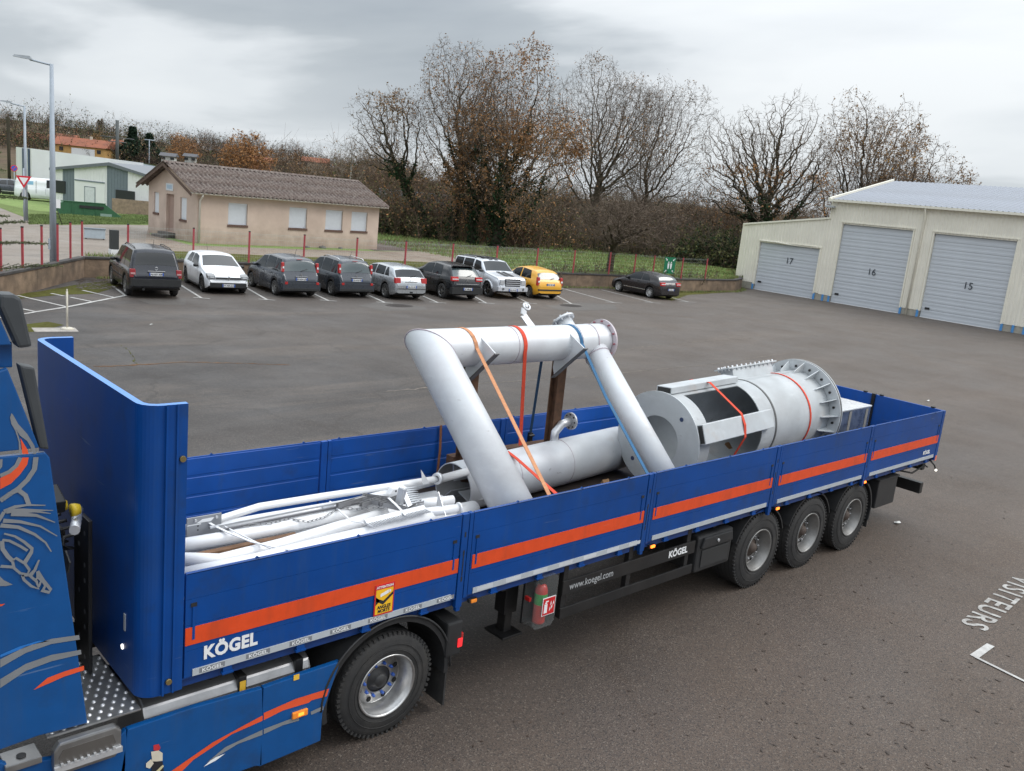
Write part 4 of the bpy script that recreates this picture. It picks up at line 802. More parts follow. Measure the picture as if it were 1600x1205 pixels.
b1 = gp(545, 345, 92); make_tree('birch_tree', 'thin pale birch with fanning stems above the bungalow right end', b1, topz(b1, 535, 195), dict(base=1.4, hw=2.3, natt=1520, up=.25, wob=.12), 71, .13, barkmat('bark_birch', (.38, .36, .33)), TWIGP, veil=1)
# scrub: upright shoots with side twigs and hanging dead leaves
def scrub(name, label, spots, n, m, lm, nl, h=(2, 5), ls=.1, seed=0, spread=1.6):
    g = np.random.default_rng(seed); spots = np.array(spots); P0 = []; P1 = []; R0 = []; R1 = []
    idx = g.integers(0, len(spots), n); B_ = spots[idx, :2]+g.normal(0, spread, (n, 2)); Z = spots[idx, 2]-.3; Hh = spots[idx, 3]*g.uniform(.45, 1.1, n)
    TA = []; TB_ = []; TW_ = []; p = np.stack([B_[:, 0], B_[:, 1], Z], 1); d = np.stack([g.normal(0, .28, n), g.normal(0, .28, n), np.ones(n)], 1); C = []
    for k in range(4):
        d = d+g.normal(0, .2, (n, 3))*[1, 1, .3]; dn = d/np.linalg.norm(d, axis=1)[:, None]; q = p+dn*(Hh/4)[:, None]; P0.append(p); P1.append(q); R0.append(np.full(n, .035*(1-k/5))); R1.append(np.full(n, .035*(1-(k+1)/5)))
        for s_ in range(3):
            td = dn+g.normal(0, .75, (n, 3))*[1, 1, .6]; td /= np.linalg.norm(td, axis=1)[:, None]; L_ = (Hh*g.uniform(.12, .3, n))[:, None]; st = p+(q-p)*g.random((n, 1)); e = st+td*L_; TA.append(st); TB_.append(e); TW_.append(np.full(n, .014))
            td2 = td+g.normal(0, .5, (n, 3)); td2 /= np.linalg.norm(td2, axis=1)[:, None]; e2 = e+td2*L_*.7; TA.append(e); TB_.append(e2); TW_.append(np.full(n, .010)); e3 = e+(td+g.normal(0, .6, (n, 3)))*L_*.6; TA.append(e); TB_.append(e3); TW_.append(np.full(n, .009)); C.append(e2); C.append(e)
        p = q
    t_ = thing(name, label, 'scrub'); t_['kind'] = 'stuff'; V, F = segs_mesh(np.concatenate(P0), np.concatenate(P1), np.concatenate(R0), np.concatenate(R1)); fast_mesh('stems', V, F, m, parent=t_)['kind'] = 'stuff'; V, F = ribbons(np.concatenate(TA), np.concatenate(TB_), np.concatenate(TW_)); fast_mesh('twigs', V, F, m, parent=t_)['kind'] = 'stuff'
    if nl: C = np.concatenate(C); C = C[g.integers(0, len(C), nl)]+g.normal(0, .1, (nl, 3)); V, F = leaves_mesh(C, ls); ms = lm if isinstance(lm, list) else [lm]; fast_mesh('leaves', V, F, ms, g.integers(0, len(ms), len(F)), parent=t_)['kind'] = 'stuff'
    return t_
def spot_line(us, v, D, h, k=2, dj=4):
    o_ = []
    for u in us:
        for _ in range(k): p = gp(u+random.uniform(-14, 14), v, D+random.uniform(-dj, dj)); o_.append((p[0], p[1], p[2], h*random.uniform(.75, 1.2)))
    return o_
scrub('thicket', 'brown leafless thicket under the tall trees', spot_line(range(590, 860, 14), 380, 80, 4.6)+spot_line(range(560, 860, 16), 380, 92, 5.5), 1000, TWIGR, [LBROWN, LOLIVE, LOLIVE, LRUST, LIVY], 20000, seed=1)
scrub('thicket', 'grey-brown thicket behind the green field', spot_line(range(850, 1180, 14), 380, 88, 4.6)+spot_line(range(860, 1180, 20), 380, 98, 6.0), 1300, TWIG, [LBROWN, LOLIVE, LTAN, LIVY], 13000, seed=2)
scrub('thicket', 'reddish bramble and willow scrub left of the garages', spot_line(range(1040, 1330, 14), 380, 102, 5.5), 900, TWIGR, [LBROWN, LRUST], 9000, seed=3)
scrub('evergreen_hedge', 'dark green bushes at the far edge of the field', spot_line(range(1085, 1180, 10), 400, 82, 3.0, 3, 2)+spot_line(range(590, 680, 12), 372, 78, 2.2, 2, 2), 500, TWIG, [LOLIVE, LIVY], 26000, seed=4, ls=.11, spread=.9)
scrub('thicket', 'pale brown scrub and saplings behind the bungalow right end', spot_line(range(520, 660, 12), 350, 104, 7), 900, TWIGR, [LBROWN, LTAN], 9000, seed=5, spread=2.2)
scrub('bramble', 'low brambles leaning over the retaining wall', [(x, on_wall(x)[1]+.9, UP, .9) for x in np.arange(33, 50, .8)], 90, TWIG, [LOLIVE, LIVY, LBROWN], 900, seed=6, ls=.05, spread=.5)
# far wooded hill: individual crowns repeated from six small prototypes, merged into one mass
def proto(seed, nl, natt=500, hw=.36, base=.22):
    N, par, R_, ch = colonize(seed, 1.0, base=base, hw=hw, natt=natt, step=.045, kill=1.1, reach=.5, up=.12); R_ = np.maximum(R_/R_[0]*.022, .0024); i = np.arange(1, len(N)); P0, P1, r1 = N[par[i]], N[i], R_[i]; fn = r1 < .004
    T_ = np.repeat(P1[fn], 3, 0); e_ = T_+rng.normal(0, .03, T_.shape)+[0, 0, .01]; V, F = ribbons(np.concatenate([P0, T_]), np.concatenate([P1, e_]), np.concatenate([r1, np.full(len(T_), .0020)]))
    LV, LF = leaves_mesh(e_[rng.integers(0, len(e_), nl)]+rng.normal(0, .008, (nl, 3)), .013) if nl else (np.zeros((0, 3)), np.zeros((0, 4), int)); return V, F, LV, LF
PRO = [proto(100+i, n_) for i, n_ in enumerate((0, 120, 500, 900))]
def wood(name, label, items, bark, lm):
    Vs = []; Fs = []; LV = []; LF = []; MI = []; b = 0; lb = 0
    for (x, y, z, h, k, mi) in items:
        V, F, A_, B_ = PRO[k]; a = random.uniform(0, 6.28); M_ = np.array([[math.cos(a), -math.sin(a), 0], [math.sin(a), math.cos(a), 0], [0, 0, 1]])*h; M_[:2] *= 1.05
        Vs.append(V @ M_.T+[x, y, z]); Fs.append(F+b); b += len(V)
        if len(A_): LV.append(A_ @ M_.T+[x, y, z]); LF.append(B_+lb); lb += len(A_); MI.append(np.full(len(B_), mi))
    t_ = thing(name, label, 'wood'); t_['kind'] = 'stuff'; fast_mesh('branches', np.concatenate(Vs), np.concatenate(Fs), bark, parent=t_)['kind'] = 'stuff'
    if LV: fast_mesh('leaves', np.concatenate(LV), np.concatenate(LF), lm, np.concatenate(MI), parent=t_)['kind'] = 'stuff'
items = []
def sky_v(u):   # crown line of the hill wood, as sighted
    return np.interp(u, [-60, 0, 30, 60, 130, 200, 240, 270, 330, 380, 440, 480, 520, 700, 1600], [180, 183, 190, 202, 207, 213, 216, 214, 208, 210, 222, 232, 240, 262, 330])
for row, (D, k) in enumerate(((320, 60), (265, 64), (215, 60), (170, 36))):
    for i in range(k):
        u = -50+700*(i+random.random())/k; p = gp(u, 250, D+random.uniform(-12, 12)); 
        if (row == 3 and u < 215) or (row > 0 and any(abs(u-h_) < w_ for h_, w_ in ((133, 20), (190, 5), (262, 7), (404, 9), (493, 11), (296, 7))) and random.random() < .85): continue
        htop = topz(p, u, sky_v(u)+(random.uniform(0, 20) if row < 3 else random.uniform(4, 34))); h = max(3.5, min(htop, 17)) if row > 1 else max(3, min(htop+2, 19)); kk = random.choice((1, 1, 1, 2, 2, 3)); items.append((p[0], p[1], p[2]-.5, h, kk, random.choice((0, 0, 1, 2, 3))))
TWIGH = barkmat('twig_dark', (.075, .058, .048))
wood('hill_wood', 'bare brown and rusty wood on the distant hill', items, TWIGH, [LBROWN, LRUST, LOLIVE, LIVY])
items = []
for D in (130, 150, 175, 210):
    for i in range(26):
        u = 560+1050*(i+random.random())/26; p = gp(u, 300, D+random.uniform(-8, 8)); items.append((p[0], p[1], p[2]-.5, random.uniform(5.5, 8.5), random.choice((0, 1, 2)), random.choice((0, 1, 2))))
wood('far_wood', 'low brown wood beyond the field', items, TWIG, [LBROWN, LRUST, LOLIVE])
# undergrowth that closes the hill between the trunks
HOUSES_U = ((133, 20), (190, 6), (262, 7), (404, 9), (493, 11), (296, 7))
HS = [p_ for u_ in range(-40, 640, 9) for p_ in spot_line([u_], 250, (205 if not any(abs(u_-h_) < w_ for h_, w_ in HOUSES_U) else 262), 4.5, 2, 12)]+spot_line(range(-40, 640, 12), 250, 280, 6, 2, 12)
scrub('undergrowth', 'dark undergrowth on the wooded hillside', HS, 1700, TWIGH, [LBROWN, LOLIVE, LIVY], 34000, seed=9, ls=.16, spread=3)
# single far trees
def far_tree(name, label, u, vt, D, lm, nl, kind=3, ls=.022, sp=1.0):
    p = gp(u, 250, D); h = topz(p, u, vt); V, F, A_, B_ = proto(int(u)*7, nl, 1200, .42); t_ = thing(name, label, 'tree', (p[0], p[1], p[2]-.5)); s_ = np.array([h*sp, h*sp, h])
    fast_mesh('branches', V*s_, F, TWIG, parent=t_); fast_mesh('leaves', A_*s_, B_, lm, parent=t_)['kind'] = 'stuff'; return t_
far_tree('oak_tree', 'orange-leaved oak on the hill above the bungalow roof', 383, 208, 150, LRUST, 9000, sp=1.1)
far_tree('willow_tree', 'ochre autumn tree above the orange-roofed house', 152, 206, 215, LYEL, 7000, sp=1.15)
far_tree('oak_tree', 'rust-brown tree on the skyline right of the two firs', 285, 206, 190, LRUST, 5000, sp=1.0)
def conifer(label, u, vt, D, w, lm=LDARK, name='fir_tree', n=5200, colm=False):
    p = gp(u, 250, D); h = topz(p, u, vt); t_ = thing(name, label, 'tree', (p[0], p[1], p[2]-.5)); MB().cyl((0, 0, 0), (0, 0, h*.97), .18, 6).build('trunk', BARKD, t_)
    z = rng.uniform(.12, 1, n)**.8; lay = np.floor(z*16)/16; r_ = w*(1-lay)**.75*np.sqrt(rng.uniform(.05, 1, n))*(.75+.25*np.sin(lay*90))
    if colm: r_ = w*np.sqrt(rng.uniform(0, 1, n))*np.sin(np.clip(z, .05, .98)*PI)**.5
    a = rng.uniform(0, 6.28, n); C = np.stack([r_*np.cos(a), r_*np.sin(a), z*h-r_*.25], 1); V, F = leaves_mesh(C, .30 if not colm else .1); fast_mesh('crown', V, F, lm, parent=t_)['kind'] = 'stuff'
conifer('dark fir on the hill skyline, taller of the two', 207, 194, 200, 4.6); conifer('dark fir on the hill skyline, lower right neighbour of the tallest', 233, 205, 200, 4.6); conifer('small dark cypress beside the ochre tree on the hill', 165, 222, 205, 1.9, n=1800)
conifer('left of two thin bare poplars on the skyline', 154, 184, 300, .9, TWIGP, 'poplar_tree', 1500, True); conifer('right of two thin bare poplars on the skyline', 159, 183, 300, .9, TWIGP, 'poplar_tree', 1500, True)
# fir branches at the left edge
t_ = thing('fir_tree', 'fir tree at the left edge with drooping green branches over the wall', 'tree', (3.2, 24.8, 0)); tb_ = np.array([3.2, 24.8, 0]); MB().tube([(0, 0, 0), (0, 0, 6)], [.16, .05], 8).build('trunk', BARKD, t_)
P0 = []; P1 = []; NE = []
for k in range(30):
    z = .9+k*.17; a = k*2.4; ln = 3.1*(1-z/7.5)
    if math.cos(a-.3) > .2: ln *= 1.0
    p = np.array([0, 0, z]); d = np.array([math.cos(a), math.sin(a), .28]); n_ = 8
    for i in range(n_):
        q = p+d*ln/n_; P0.append(p); P1.append(q)
        for s_ in (-1, 1):
            sd_ = np.array([-d[1], d[0], 0])*s_*.75+d*.8; e = q+sd_*ln*.32*(1-i/n_*.7); P0.append(q); P1.append(e)
            for f_ in np.linspace(.1, 1, 8): NE.append(q+(e-q)*f_)
        for f_ in np.linspace(0, 1, 6): NE.append(p+(q-p)*f_)
        p = q; d = d+np.array([0, 0, -.035])
V, F = segs_mesh(P0, P1, np.full(len(P0), .012), np.full(len(P0), .006)); fast_mesh('branches', V, F, BARKD, parent=t_)
NE = np.array(NE); NE = np.repeat(NE, 2, 0); e = rng.normal(0, 1, NE.shape)*[1, 1, .6]; e /= np.linalg.norm(e, axis=1)[:, None]; V, F = segs_mesh(NE, NE+e*.075, np.full(len(NE), .011), np.full(len(NE), .005)); fast_mesh('needles', V, F, leafmat('needle_green', (.085, .105, .045)), parent=t_)['kind'] = 'stuff'
# grass: tufts over field, lawn and verge
def tufts(name, label, n, sample, m, h=(.08, .2), w=.02):
    V = []; F = []; P_ = np.array([sample() for _ in range(n)]); a = rng.uniform(0, 6.28, n); hh = rng.uniform(h[0], h[1], n); dx = np.cos(a)*w; dy = np.sin(a)*w; ln = rng.normal(0, .35, (n, 2))*hh[:, None]
    V = np.stack([P_-np.stack([dx, dy, 0*dx], 1), P_+np.stack([dx, dy, 0*dx], 1), P_+np.stack([ln[:, 0]+dx*.2, ln[:, 1]+dy*.2, hh], 1), P_+np.stack([ln[:, 0]-dx*.2, ln[:, 1]-dy*.2, hh], 1)], 1).reshape(-1, 3); F = np.arange(4*n).reshape(-1, 4)
    o_ = fast_mesh(name, V, F, m, rng.integers(0, len(m), n)); tag(o_, label, kind='stuff')
G1 = mat('grass_green', (.18, .26, .085), .8, var=.3, vscale=.5, spec=.2); G2 = mat('grass_olive', (.20, .23, .09), .8, var=.3, vscale=.5, spec=.2); G3 = mat('grass_bright', (.15, .20, .075), .8, var=.25, vscale=.5, spec=.2); G4 = mat('grass_dead', (.20, .16, .075), .8, var=.3, vscale=.5, spec=.2)
def s_field():
    while True:
        x = random.uniform(33, 62); y = random.uniform(29, 70); w_ = on_wall(min(x, 54.5)); 
        if w_ and y > w_[1]+.2 and y < 74-(x-33)*.45 and random.random() < (1 if y < 45 else .6): return (x, y, UP)
tufts('field_grass', 'green and straw coloured grass of the field', 34000, s_field, [G1, G1, G2, G4], (.08, .22), .03)
def s_lawn():
    u = random.uniform(45, 235); v = random.uniform(336, 351); return tuple(onz(u, v, UP))
tufts('lawn_grass', 'bright green blades of the lawn strip', 14000, s_lawn, [G3], (.05, .12), .04)
def s_verge():
    x = random.uniform(9.5, 54); w_ = on_wall(x); return (x, w_[1]+.25+abs(random.gauss(0, .35)), UP)
tufts('verge_grass', 'grass tufts along the top of the retaining wall', 9000, s_verge, [G1, G2, G4], (.08, .24), .02)
def s_foot():
    x = random.uniform(9.5, 55); w_ = on_wall(x); return (x, w_[1]-.22-abs(random.gauss(0, .15)), .0)
tufts('weed_tufts', 'weeds at the foot of the retaining wall', 3500, s_foot, [G1, G2, G4], (.04, .14), .02)
# ======================= PARKED CARS =======================
GLASS = mat('car_glass', (.010, .013, .016), .05, var=.02, coat=.0, spec=.6); GLASSL = mat('car_glass_light', (.05, .07, .075), .12, var=.05, coat=.6, spec=.8)
CHROME = mat('chrome', (.75, .75, .76), .15, metal=1.0, var=.02); LAMP = mat('headlamp', (.60, .62, .65), .12, metal=.4, coat=.8); LAMPD = mat('headlamp_dark', (.10, .11, .12), .1, coat=.8); PLATEW = mat('plate_white', (.68, .69, .70), .5); PLATEB = mat('plate_blue', (.03, .09, .38), .5); INK = mat('plate_ink', (.02, .02, .025), .5); TRIMB = mat('car_trim_black', (.02, .021, .022), .5, var=.1)
def paint(name, c, r=.28, metal=.3): return mat('paint_'+name, c, r, metal=metal, var=.03, coat=.55)
def interp(x, pts):
    xs = [p[0] for p in pts]; ys = [p[1] for p in pts]; return float(np.interp(x, xs, ys))
class Car:
    def __init__(s, sp):
        s.sp = sp; s.Lh = sp['L']/2; s.W = sp['W']/2; s.top = sorted(sp['top']); s.belt = sorted(sp['belt'])
        xs = np.arange(-s.Lh, s.Lh+1e-6, .04); ys = np.interp(xs, [p[0] for p in s.top], [p[1] for p in s.top]); k = np.array([1, 2, 3, 2, 1])/9.0; yp = np.pad(ys, 2, 'edge'); s.tx = xs; s.ty = np.convolve(yp, k, 'valid')
    def ztop(s, x): return float(np.interp(x, s.tx, s.ty))
    def width(s, x):
        e = s.sp.get('end', .75); a = abs(x); t = max(0, (a-(s.Lh-e))/e); return s.W*(1-.13*t**2.4-(.05 if t > .97 else 0))
    def section(s, x):
        sp = s.sp; zt = s.ztop(x); zb = min(interp(x, s.belt), zt-.015); w = s.width(x); gc = sp.get('gc', .2); t = max(0, (abs(x)-(s.Lh-.35))/.35); zl = gc+.14*t**2; ar = sp['rw']+.055
        for wx in sp['wheels']:
            if abs(x-wx) < ar: zl = max(zl, sp['rw']+math.sqrt(ar*ar-(x-wx)**2)-.005)
        h = max(0, zt-zb); g = min(1, h/.35); tum = sp.get('tum', .36); wt = w-.035-tum*h
        wt = max(wt, .3); zm = max(.45*zb+.1, zl+.04); zs = max(zb-.02, zl+.05)
        edge = .05*g+.02*(1-g)
        return [(0, zl), (w-.10, zl), (w-.012, zl+.035), (w, zm), (w-.008, (zm+zs)/2), (w-.022, zs), (w-.05, zb+.012*g), ((w-.05+wt)/2+.012*g, (zb+zt)/2-.01), (wt, zt-edge), (wt-.07-.04*g, zt-.012*g-.012), (wt*.45, zt+.012*g-.0), (0, zt+.018*g)]
    def S(s, x, t):
        P = s.section(x); i = min(int(t), len(P)-2); f = t-i; return Vector((x, P[i][0]*(1-f)+P[i+1][0]*f, P[i][1]*(1-f)+P[i+1][1]*f))
    def body(s, parent, pm, lowtrim):
        xs = sorted(set([round(-s.Lh+s.sp['L']*i/88, 4) for i in range(89)])); b = MB(); n = 12
        for sd_ in (1, -1):
            V = []; 
            for x in xs: V += [(x, sd_*y, z) for y, z in s.section(x)]
            base = len(b.v); b.v += [tuple(v) for v in V]
            for i in range(len(xs)-1):
                for j in range(n-1):
                    f = (base+i*n+j, base+(i+1)*n+j, base+(i+1)*n+j+1, base+i*n+j+1); f = f if sd_ > 0 else f[::-1]
                    b.f.append(f); b.m.append(1 if j == 0 or (j == 1) or (j == 2 and lowtrim and False) else 0); b.sm.append(j > 1)
            for i in (0, len(xs)-1): b.f.append(tuple(base+i*n+j for j in range(n))); b.m.append(0); b.sm.append(False)
        o = b.build('body', [pm, TRIMB], parent); bm = bmesh.new(); bm.from_mesh(o.data); bmesh.ops.remove_doubles(bm, verts=bm.verts, dist=.0008); bmesh.ops.recalc_face_normals(bm, faces=bm.faces); bm.to_mesh(o.data); bm.free()
        return o
    def patch(s, name, parent, m, x0, x1, t0, t1, side=1, nx=10, nt_=6, off=.006, sl0=0.0, sl1=0.0, both=False):
        """piece of skin laid on the body; t runs up the section; sl = slant of the ends"""
        b = MB(); sides = [(side, t0, t1)] if not both else None; V = []
        if both: tt = [(1, t0+(t1-t0)*j/nt_) for j in range(nt_+1)]+[(-1, t1-(t1-t0)*j/nt_) for j in range(1, nt_+1)]
        else: tt = [(side, t0+(t1-t0)*j/nt_) for j in range(nt_+1)]
        grid = []
        for i in range(nx+1):
            row = []
            for (sd_, t) in tt:
                f = (t-t0)/(t1-t0) if t1 != t0 else 0; xa = x0+sl0*f; xb = x1+sl1*f; x = xa+(xb-xa)*i/nx; p = s.S(x, t); e = 1e-3
                du = s.S(x+e, t)-s.S(x-e, t); dv = s.S(x, min(10.999, t+.02))-s.S(x, max(0, t-.02)); nn = dv.cross(du)
                nn = nn.normalized() if nn.length > 1e-12 else Vector((0, 1, 0))
                if nn.y < 0 and abs(nn.y) > .05: nn = -nn
                elif abs(nn.y) <= .05 and nn.z < 0 and t > 6: nn = -nn
                p = p+nn*off; row.append((p.x, sd_*p.y, p.z))
            grid.append(row)
        V = [q for row in grid for q in row]; k = len(tt); b.add(V, [(i*k+j, (i+1)*k+j, (i+1)*k+j+1, i*k+j+1) for i in range(nx) for j in range(k-1)], 0, True); return b.build(name, m, parent)
def car_wheel(rw, style, rimm):
    b = MB(); w = .10; b.lathe([(rw*.66, -w), (rw*.80, -w-.012), (rw*.95, -w+.005), (rw, -w*.6), (rw, w*.6), (rw*.95, w), (rw*.66, w)], 'Y', n=28)
    rim = MB(); rim.lathe([(0.0, -w*.75), (rw*.14, -w*.78), (rw*.16, -w*.45)], 'Y', n=20); rim.lathe([(rw*.60, -w*.35), (rw*.66, -w*.98), (rw*.69, -w*1.05), (rw*.70, -w*.9)], 'Y', n=28); rim.lathe([(0, -w*.25), (rw*.62, -w*.25)], 'Y', n=24, m=1)
    k = style
    for i in range(k):
        a = 2*PI*i/k; c, s_ = math.cos(a), math.sin(a); wd = .05 if k <= 6 else .032
        def P(r, q, y): return (c*r-s_*q, y, s_*r+c*q)
        rim.add([P(rw*.1, -wd, -w*.74), P(rw*.1, wd, -w*.74), P(rw*.65, wd*.62, -w*.92), P(rw*.65, -wd*.62, -w*.92), P(rw*.1, -wd, -w*.4), P(rw*.1, wd, -w*.4), P(rw*.65, wd*.62, -w*.5), P(rw*.65, -wd*.62, -w*.5)], [(0, 1, 2, 3), (0, 4, 5, 1), (1, 5, 6, 2), (3, 2, 6, 7), (0, 3, 7, 4)])
    return b, rim
def plate(parent, x, z, txt, face, w=.50, blue=True, white=PLATEW):
    # face=+1: on the front (+x); -1: on the back
    o = MB().b2((-.01, -w/2, -.055), (.01, w/2, .055)).build('number_plate', white, parent); o.location = (x, 0, z)
    for s_ in (-1, 1): MB().b2((-.012, min(s_*(w/2-.045), s_*w/2), -.054), (.012, max(s_*(w/2-.045), s_*w/2), .054)).build('plate_band', PLATEB, o)
    rz = PI/2 if face > 0 else -PI/2
    text('plate_text', txt, .085, Matrix.Translation((face*.0125, 0, -.03)) @ Matrix.Rotation(rz, 4, 'Z') @ Matrix.Rotation(PI/2, 4, 'X'), INK, o, ext=.001, bold=.002, align='CENTER')
def make_car(name, label, sp, loc, heading, pm):
    t = thing(name, label, 'car', (loc[0], loc[1], 0), R(heading)); c = Car(sp); Lh = c.Lh; bd = c.body(t, pm, True)
    wb, rim = car_wheel(sp['rw'], sp.get('spokes', 5), ALU); w0_ = None
    for i, wx in enumerate(sp['wheels']):
        for sd_ in (1, -1):
            we = bpy.data.objects.new('wheel', None); link(we, t); we.location = (wx, sd_*(c.W-.115), sp['rw']); we.rotation_euler = (0, 0, 0 if sd_ < 0 else PI)
            if w0_ is None: w0_ = (wb.build('tyre', RUBBER), rim.build('rim', [sp.get('rimm', RIMS), TRIMB])); ty, ri = w0_
            else: ty, ri = w0_[0].copy(), w0_[1].copy(); COL.objects.link(ty); COL.objects.link(ri)
            ty.parent = we; ri.parent = we
    gl = sp.get('glass', GLASS)
    for (xa, xb, sa, sb) in sp['sidewin']:
        for sd_ in (1, -1):
            c.patch('side_window', t, gl, xa, xb, 6.12, 7.88, sd_, 8, 4, .006, sa, sb)
    xa, xb = sp['wind']; c.patch('windscreen', t, sp.get('glassf', gl), xa, xb, 8.75, 11, nx=8, both=True, off=.007)
    xa, xb = sp['rearwin']; c.patch('rear_window', t, sp.get('glassr', gl), xa, xb, 8.75 if not sp.get('wraprear') else 8.2, 11, nx=6, both=True, off=.010)
    for sd_ in (1, -1):
        a = sp['mirror']; mb = MB(); mb.lathe([(0, -.10), (.07, -.09), (.085, 0), (.07, .08), (0, .09)], 'Y', (0, 0, 0), 10); o = mb.build('mirror', sp.get('mirm', TRIMB), t); p = c.S(a, 6.1); o.location = (p.x, sd_*(p.y+.10), p.z+.05); o.scale = (1, 1, .85)
    for dx in sp['doors']:
        for sd_ in (1, -1):
            c.patch('door_seam', t, TRIMB, dx, dx+.012, 3.0 if not sp.get('lowseam') else 2.6, 5.9, sd_, 1, 6, .0035, 0, 0)
    for hx in sp['handles']:
        for sd_ in (1, -1): p = c.S(hx, 4.8); MB().b2((p.x-.08, sd_*p.y-.025, p.z-.015), (p.x+.08, sd_*p.y+.025, p.z+.015)).build('door_handle', sp.get('hm', pm), t, bevel=.005)
    for f in sp.get('extra', []): f(t, c, pm)
    return t, c
def rear_lamps(z0t, z1t, x0, x1, m=REDLENS, sl=0.0):
    def f(t, c, pm):
        for sd_ in (1, -1): c.patch('tail_light', t, m, x0, x1, z0t, z1t, sd_, 5, 5, .010, sl, sl)
    return f
def rear_lamp_boxes(z0, z1, y0, y1, dx=.0, m=REDLENS, ww=None):
    def f(t, c, pm):
        for sd_ in (1, -1):
            b = MB(); x = -c.Lh+dx; b.prism([(x-.012, z0), (x+.02, z1), (x+.16, z1), (x+.14, z0)], 'Y', *(sorted((sd_*y0, sd_*y1)))); o = b.build('tail_light', m, t, bevel=.02)
            if ww: MB().b2((x-.018, min(sd_*y0, sd_*y1)+.02, z0+(z1-z0)*.38), (x+.0, max(sd_*y0, sd_*y1)-.02, z0+(z1-z0)*.58)).build('lamp_reflector', ww, o)
    return f
def rboxes(items):
    def f(t, c, pm):
        for (nm, x0, x1, y0, y1, z0, z1, m) in items:
            o = MB().b2((x0, y0, z0), (x1, y1, z1)).build(nm, m or pm, t, bevel=.008)
    return f
def rails(m=CHROME, x0=-1.4, x1=.2, dz=.05):
    def f(t, c, pm):
        for sd_ in (1, -1):
            pts = []
            for i in range(9):
                x = x0+(x1-x0)*i/8; p = c.S(x, 8.6); pts.append((x, sd_*p.y, p.z+(dz if 0 < i < 8 else .0)))
            MB().tube(pts, .018, 6).build('roof_rail', m, t)
    return f
def aerial(x):
    def f(t, c, pm): z = c.ztop(x); MB().tube([(x, 0, z), (x-.18, 0, z+.32)], .006, 5).build('aerial', TRIMB, t)
    return f
def wiper(f_=1):
    def f(t, c, pm):
        xr = c.sp['rearwin']; z = c.ztop(xr[0]); MB().tube([(xr[0]-.03, .0, z-.0), (xr[0]+.0, -.30, z+.10)], .01, 5).build('wiper', TRIMB, t)
    return f
def pl(x, z, s_, face): 
    return lambda t, c, pm: plate(t, x, z, s_, face)
def badge(x, z, r, kind, face):
    def f(t, c, pm):
        b = MB()
        if kind == 'diamond':
            for s_ in (-1, 1):
                b.add([(x, 0, z+r*1.3), (x, s_*r*.8, z), (x, 0, z-r*1.3), (x, 0, z-r*.7), (x, s_*r*.42, z), (x, 0, z+r*.7)]+[(x+face*.02, 0, z+r*1.3), (x+face*.02, s_*r*.8, z), (x+face*.02, 0, z-r*1.3), (x+face*.02, 0, z-r*.7), (x+face*.02, s_*r*.42, z), (x+face*.02, 0, z+r*.7)], [(0, 1, 2, 3, 4, 5), (6, 7, 8, 9, 10, 11), (0, 1, 7, 6), (1, 2, 8, 7), (3, 4, 10, 9), (4, 5, 11, 10)])
        elif kind == 'chevrons':
            for dz in (0, -.05):
                for s_ in (-1, 1): b.add([(x, 0, z+.03+dz), (x, s_*r, z-.03+dz), (x, s_*r, z-.05+dz), (x, 0, z+.01+dz), (x+face*.015, 0, z+.03+dz), (x+face*.015, s_*r, z-.03+dz), (x+face*.015, s_*r, z-.05+dz), (x+face*.015, 0, z+.01+dz)], [(0, 1, 2, 3), (4, 5, 6, 7), (0, 1, 5, 4), (3, 2, 6, 7)])
        else:
            pts = [(x, r*math.cos(a), z+r*math.sin(a)) for a in np.linspace(0, 2*PI, 17)[:-1]]; b.tube(pts, .007, 5, closed=True, caps=False)
        b.build('badge', CHROME, t)
    return f
P_BLACK = paint('black', (.012, .013, .016)); P_NAVY = paint('black_blue', (.010, .013, .022)); P_WHITE = paint('white', (.80, .82, .85), .3, 0); P_GREY = paint('slate', (.045, .052, .065)); P_SILVER = paint('silver', (.42, .44, .46), .28, .6); P_YEL = paint('yellow', (.75, .38, .03), .3, 0); P_DARK = paint('brown_black', (.025, .022, .024))
def mid(u0, u1, v): a = onz(u0, v); b = onz(u1, v); return (a+b)/2
H0 = 86.0
def place(rear_mid, heading, dist): h = R(heading); return (rear_mid[0]+math.cos(h)*dist, rear_mid[1]+math.sin(h)*dist)
# 1 black boxy off-roader, seen from behind
s1 = dict(L=4.6, W=1.84, rw=.37, wheels=(-1.40, 1.42), gc=.27, tum=.26, end=.5, top=[(-2.30, .78), (-2.26, .80), (-2.22, 1.02), (-2.16, 1.08), (-1.98, 1.70), (-1.85, 1.76), (-.3, 1.80), (.35, 1.74), (1.0, 1.13), (2.0, 1.02), (2.24, .9), (2.30, .7)], belt=[(-2.3, .99), (1.0, 1.03), (2.3, .8)], sidewin=[(-1.92, -.98, .22, 0), (-.92, -.12, 0, 0), (-.06, .82, 0, -.42)], wind=(.42, .93), rearwin=(-2.13, -1.99), doors=(-.95, -.08, .85), handles=(-.80, .1), mirror=.72, hm=TRIMB, spokes=5, extra=[
    rear_lamp_boxes(.76, 1.06, .70, .89, .035, m=mat('red_lens_dark', (.28, .015, .02), .2, coat=.4), ww=mat('lens_pink', (.5, .3, .3), .3)), rails(TRIMB, -1.7, .2), rboxes([('rear_bumper', -2.36, -2.1, -.86, .86, .46, .72, TRIMB), ('chrome_strip', -2.30, -2.26, -.30, .30, .985, 1.01, CHROME), ('side_moulding', -1.0, 1.0, .915, .925, .60, .66, TRIMB), ('side_moulding', -1.0, 1.0, -.925, -.915, .60, .66, TRIMB), ('exhaust', -2.3, -2.0, .4, .48, .30, .38, TRIMB)]), pl(-2.285, .89, 'AS-037-KM', -1), badge(-2.25, 1.10, .05, 'ring', -1), aerial(-1.6)])
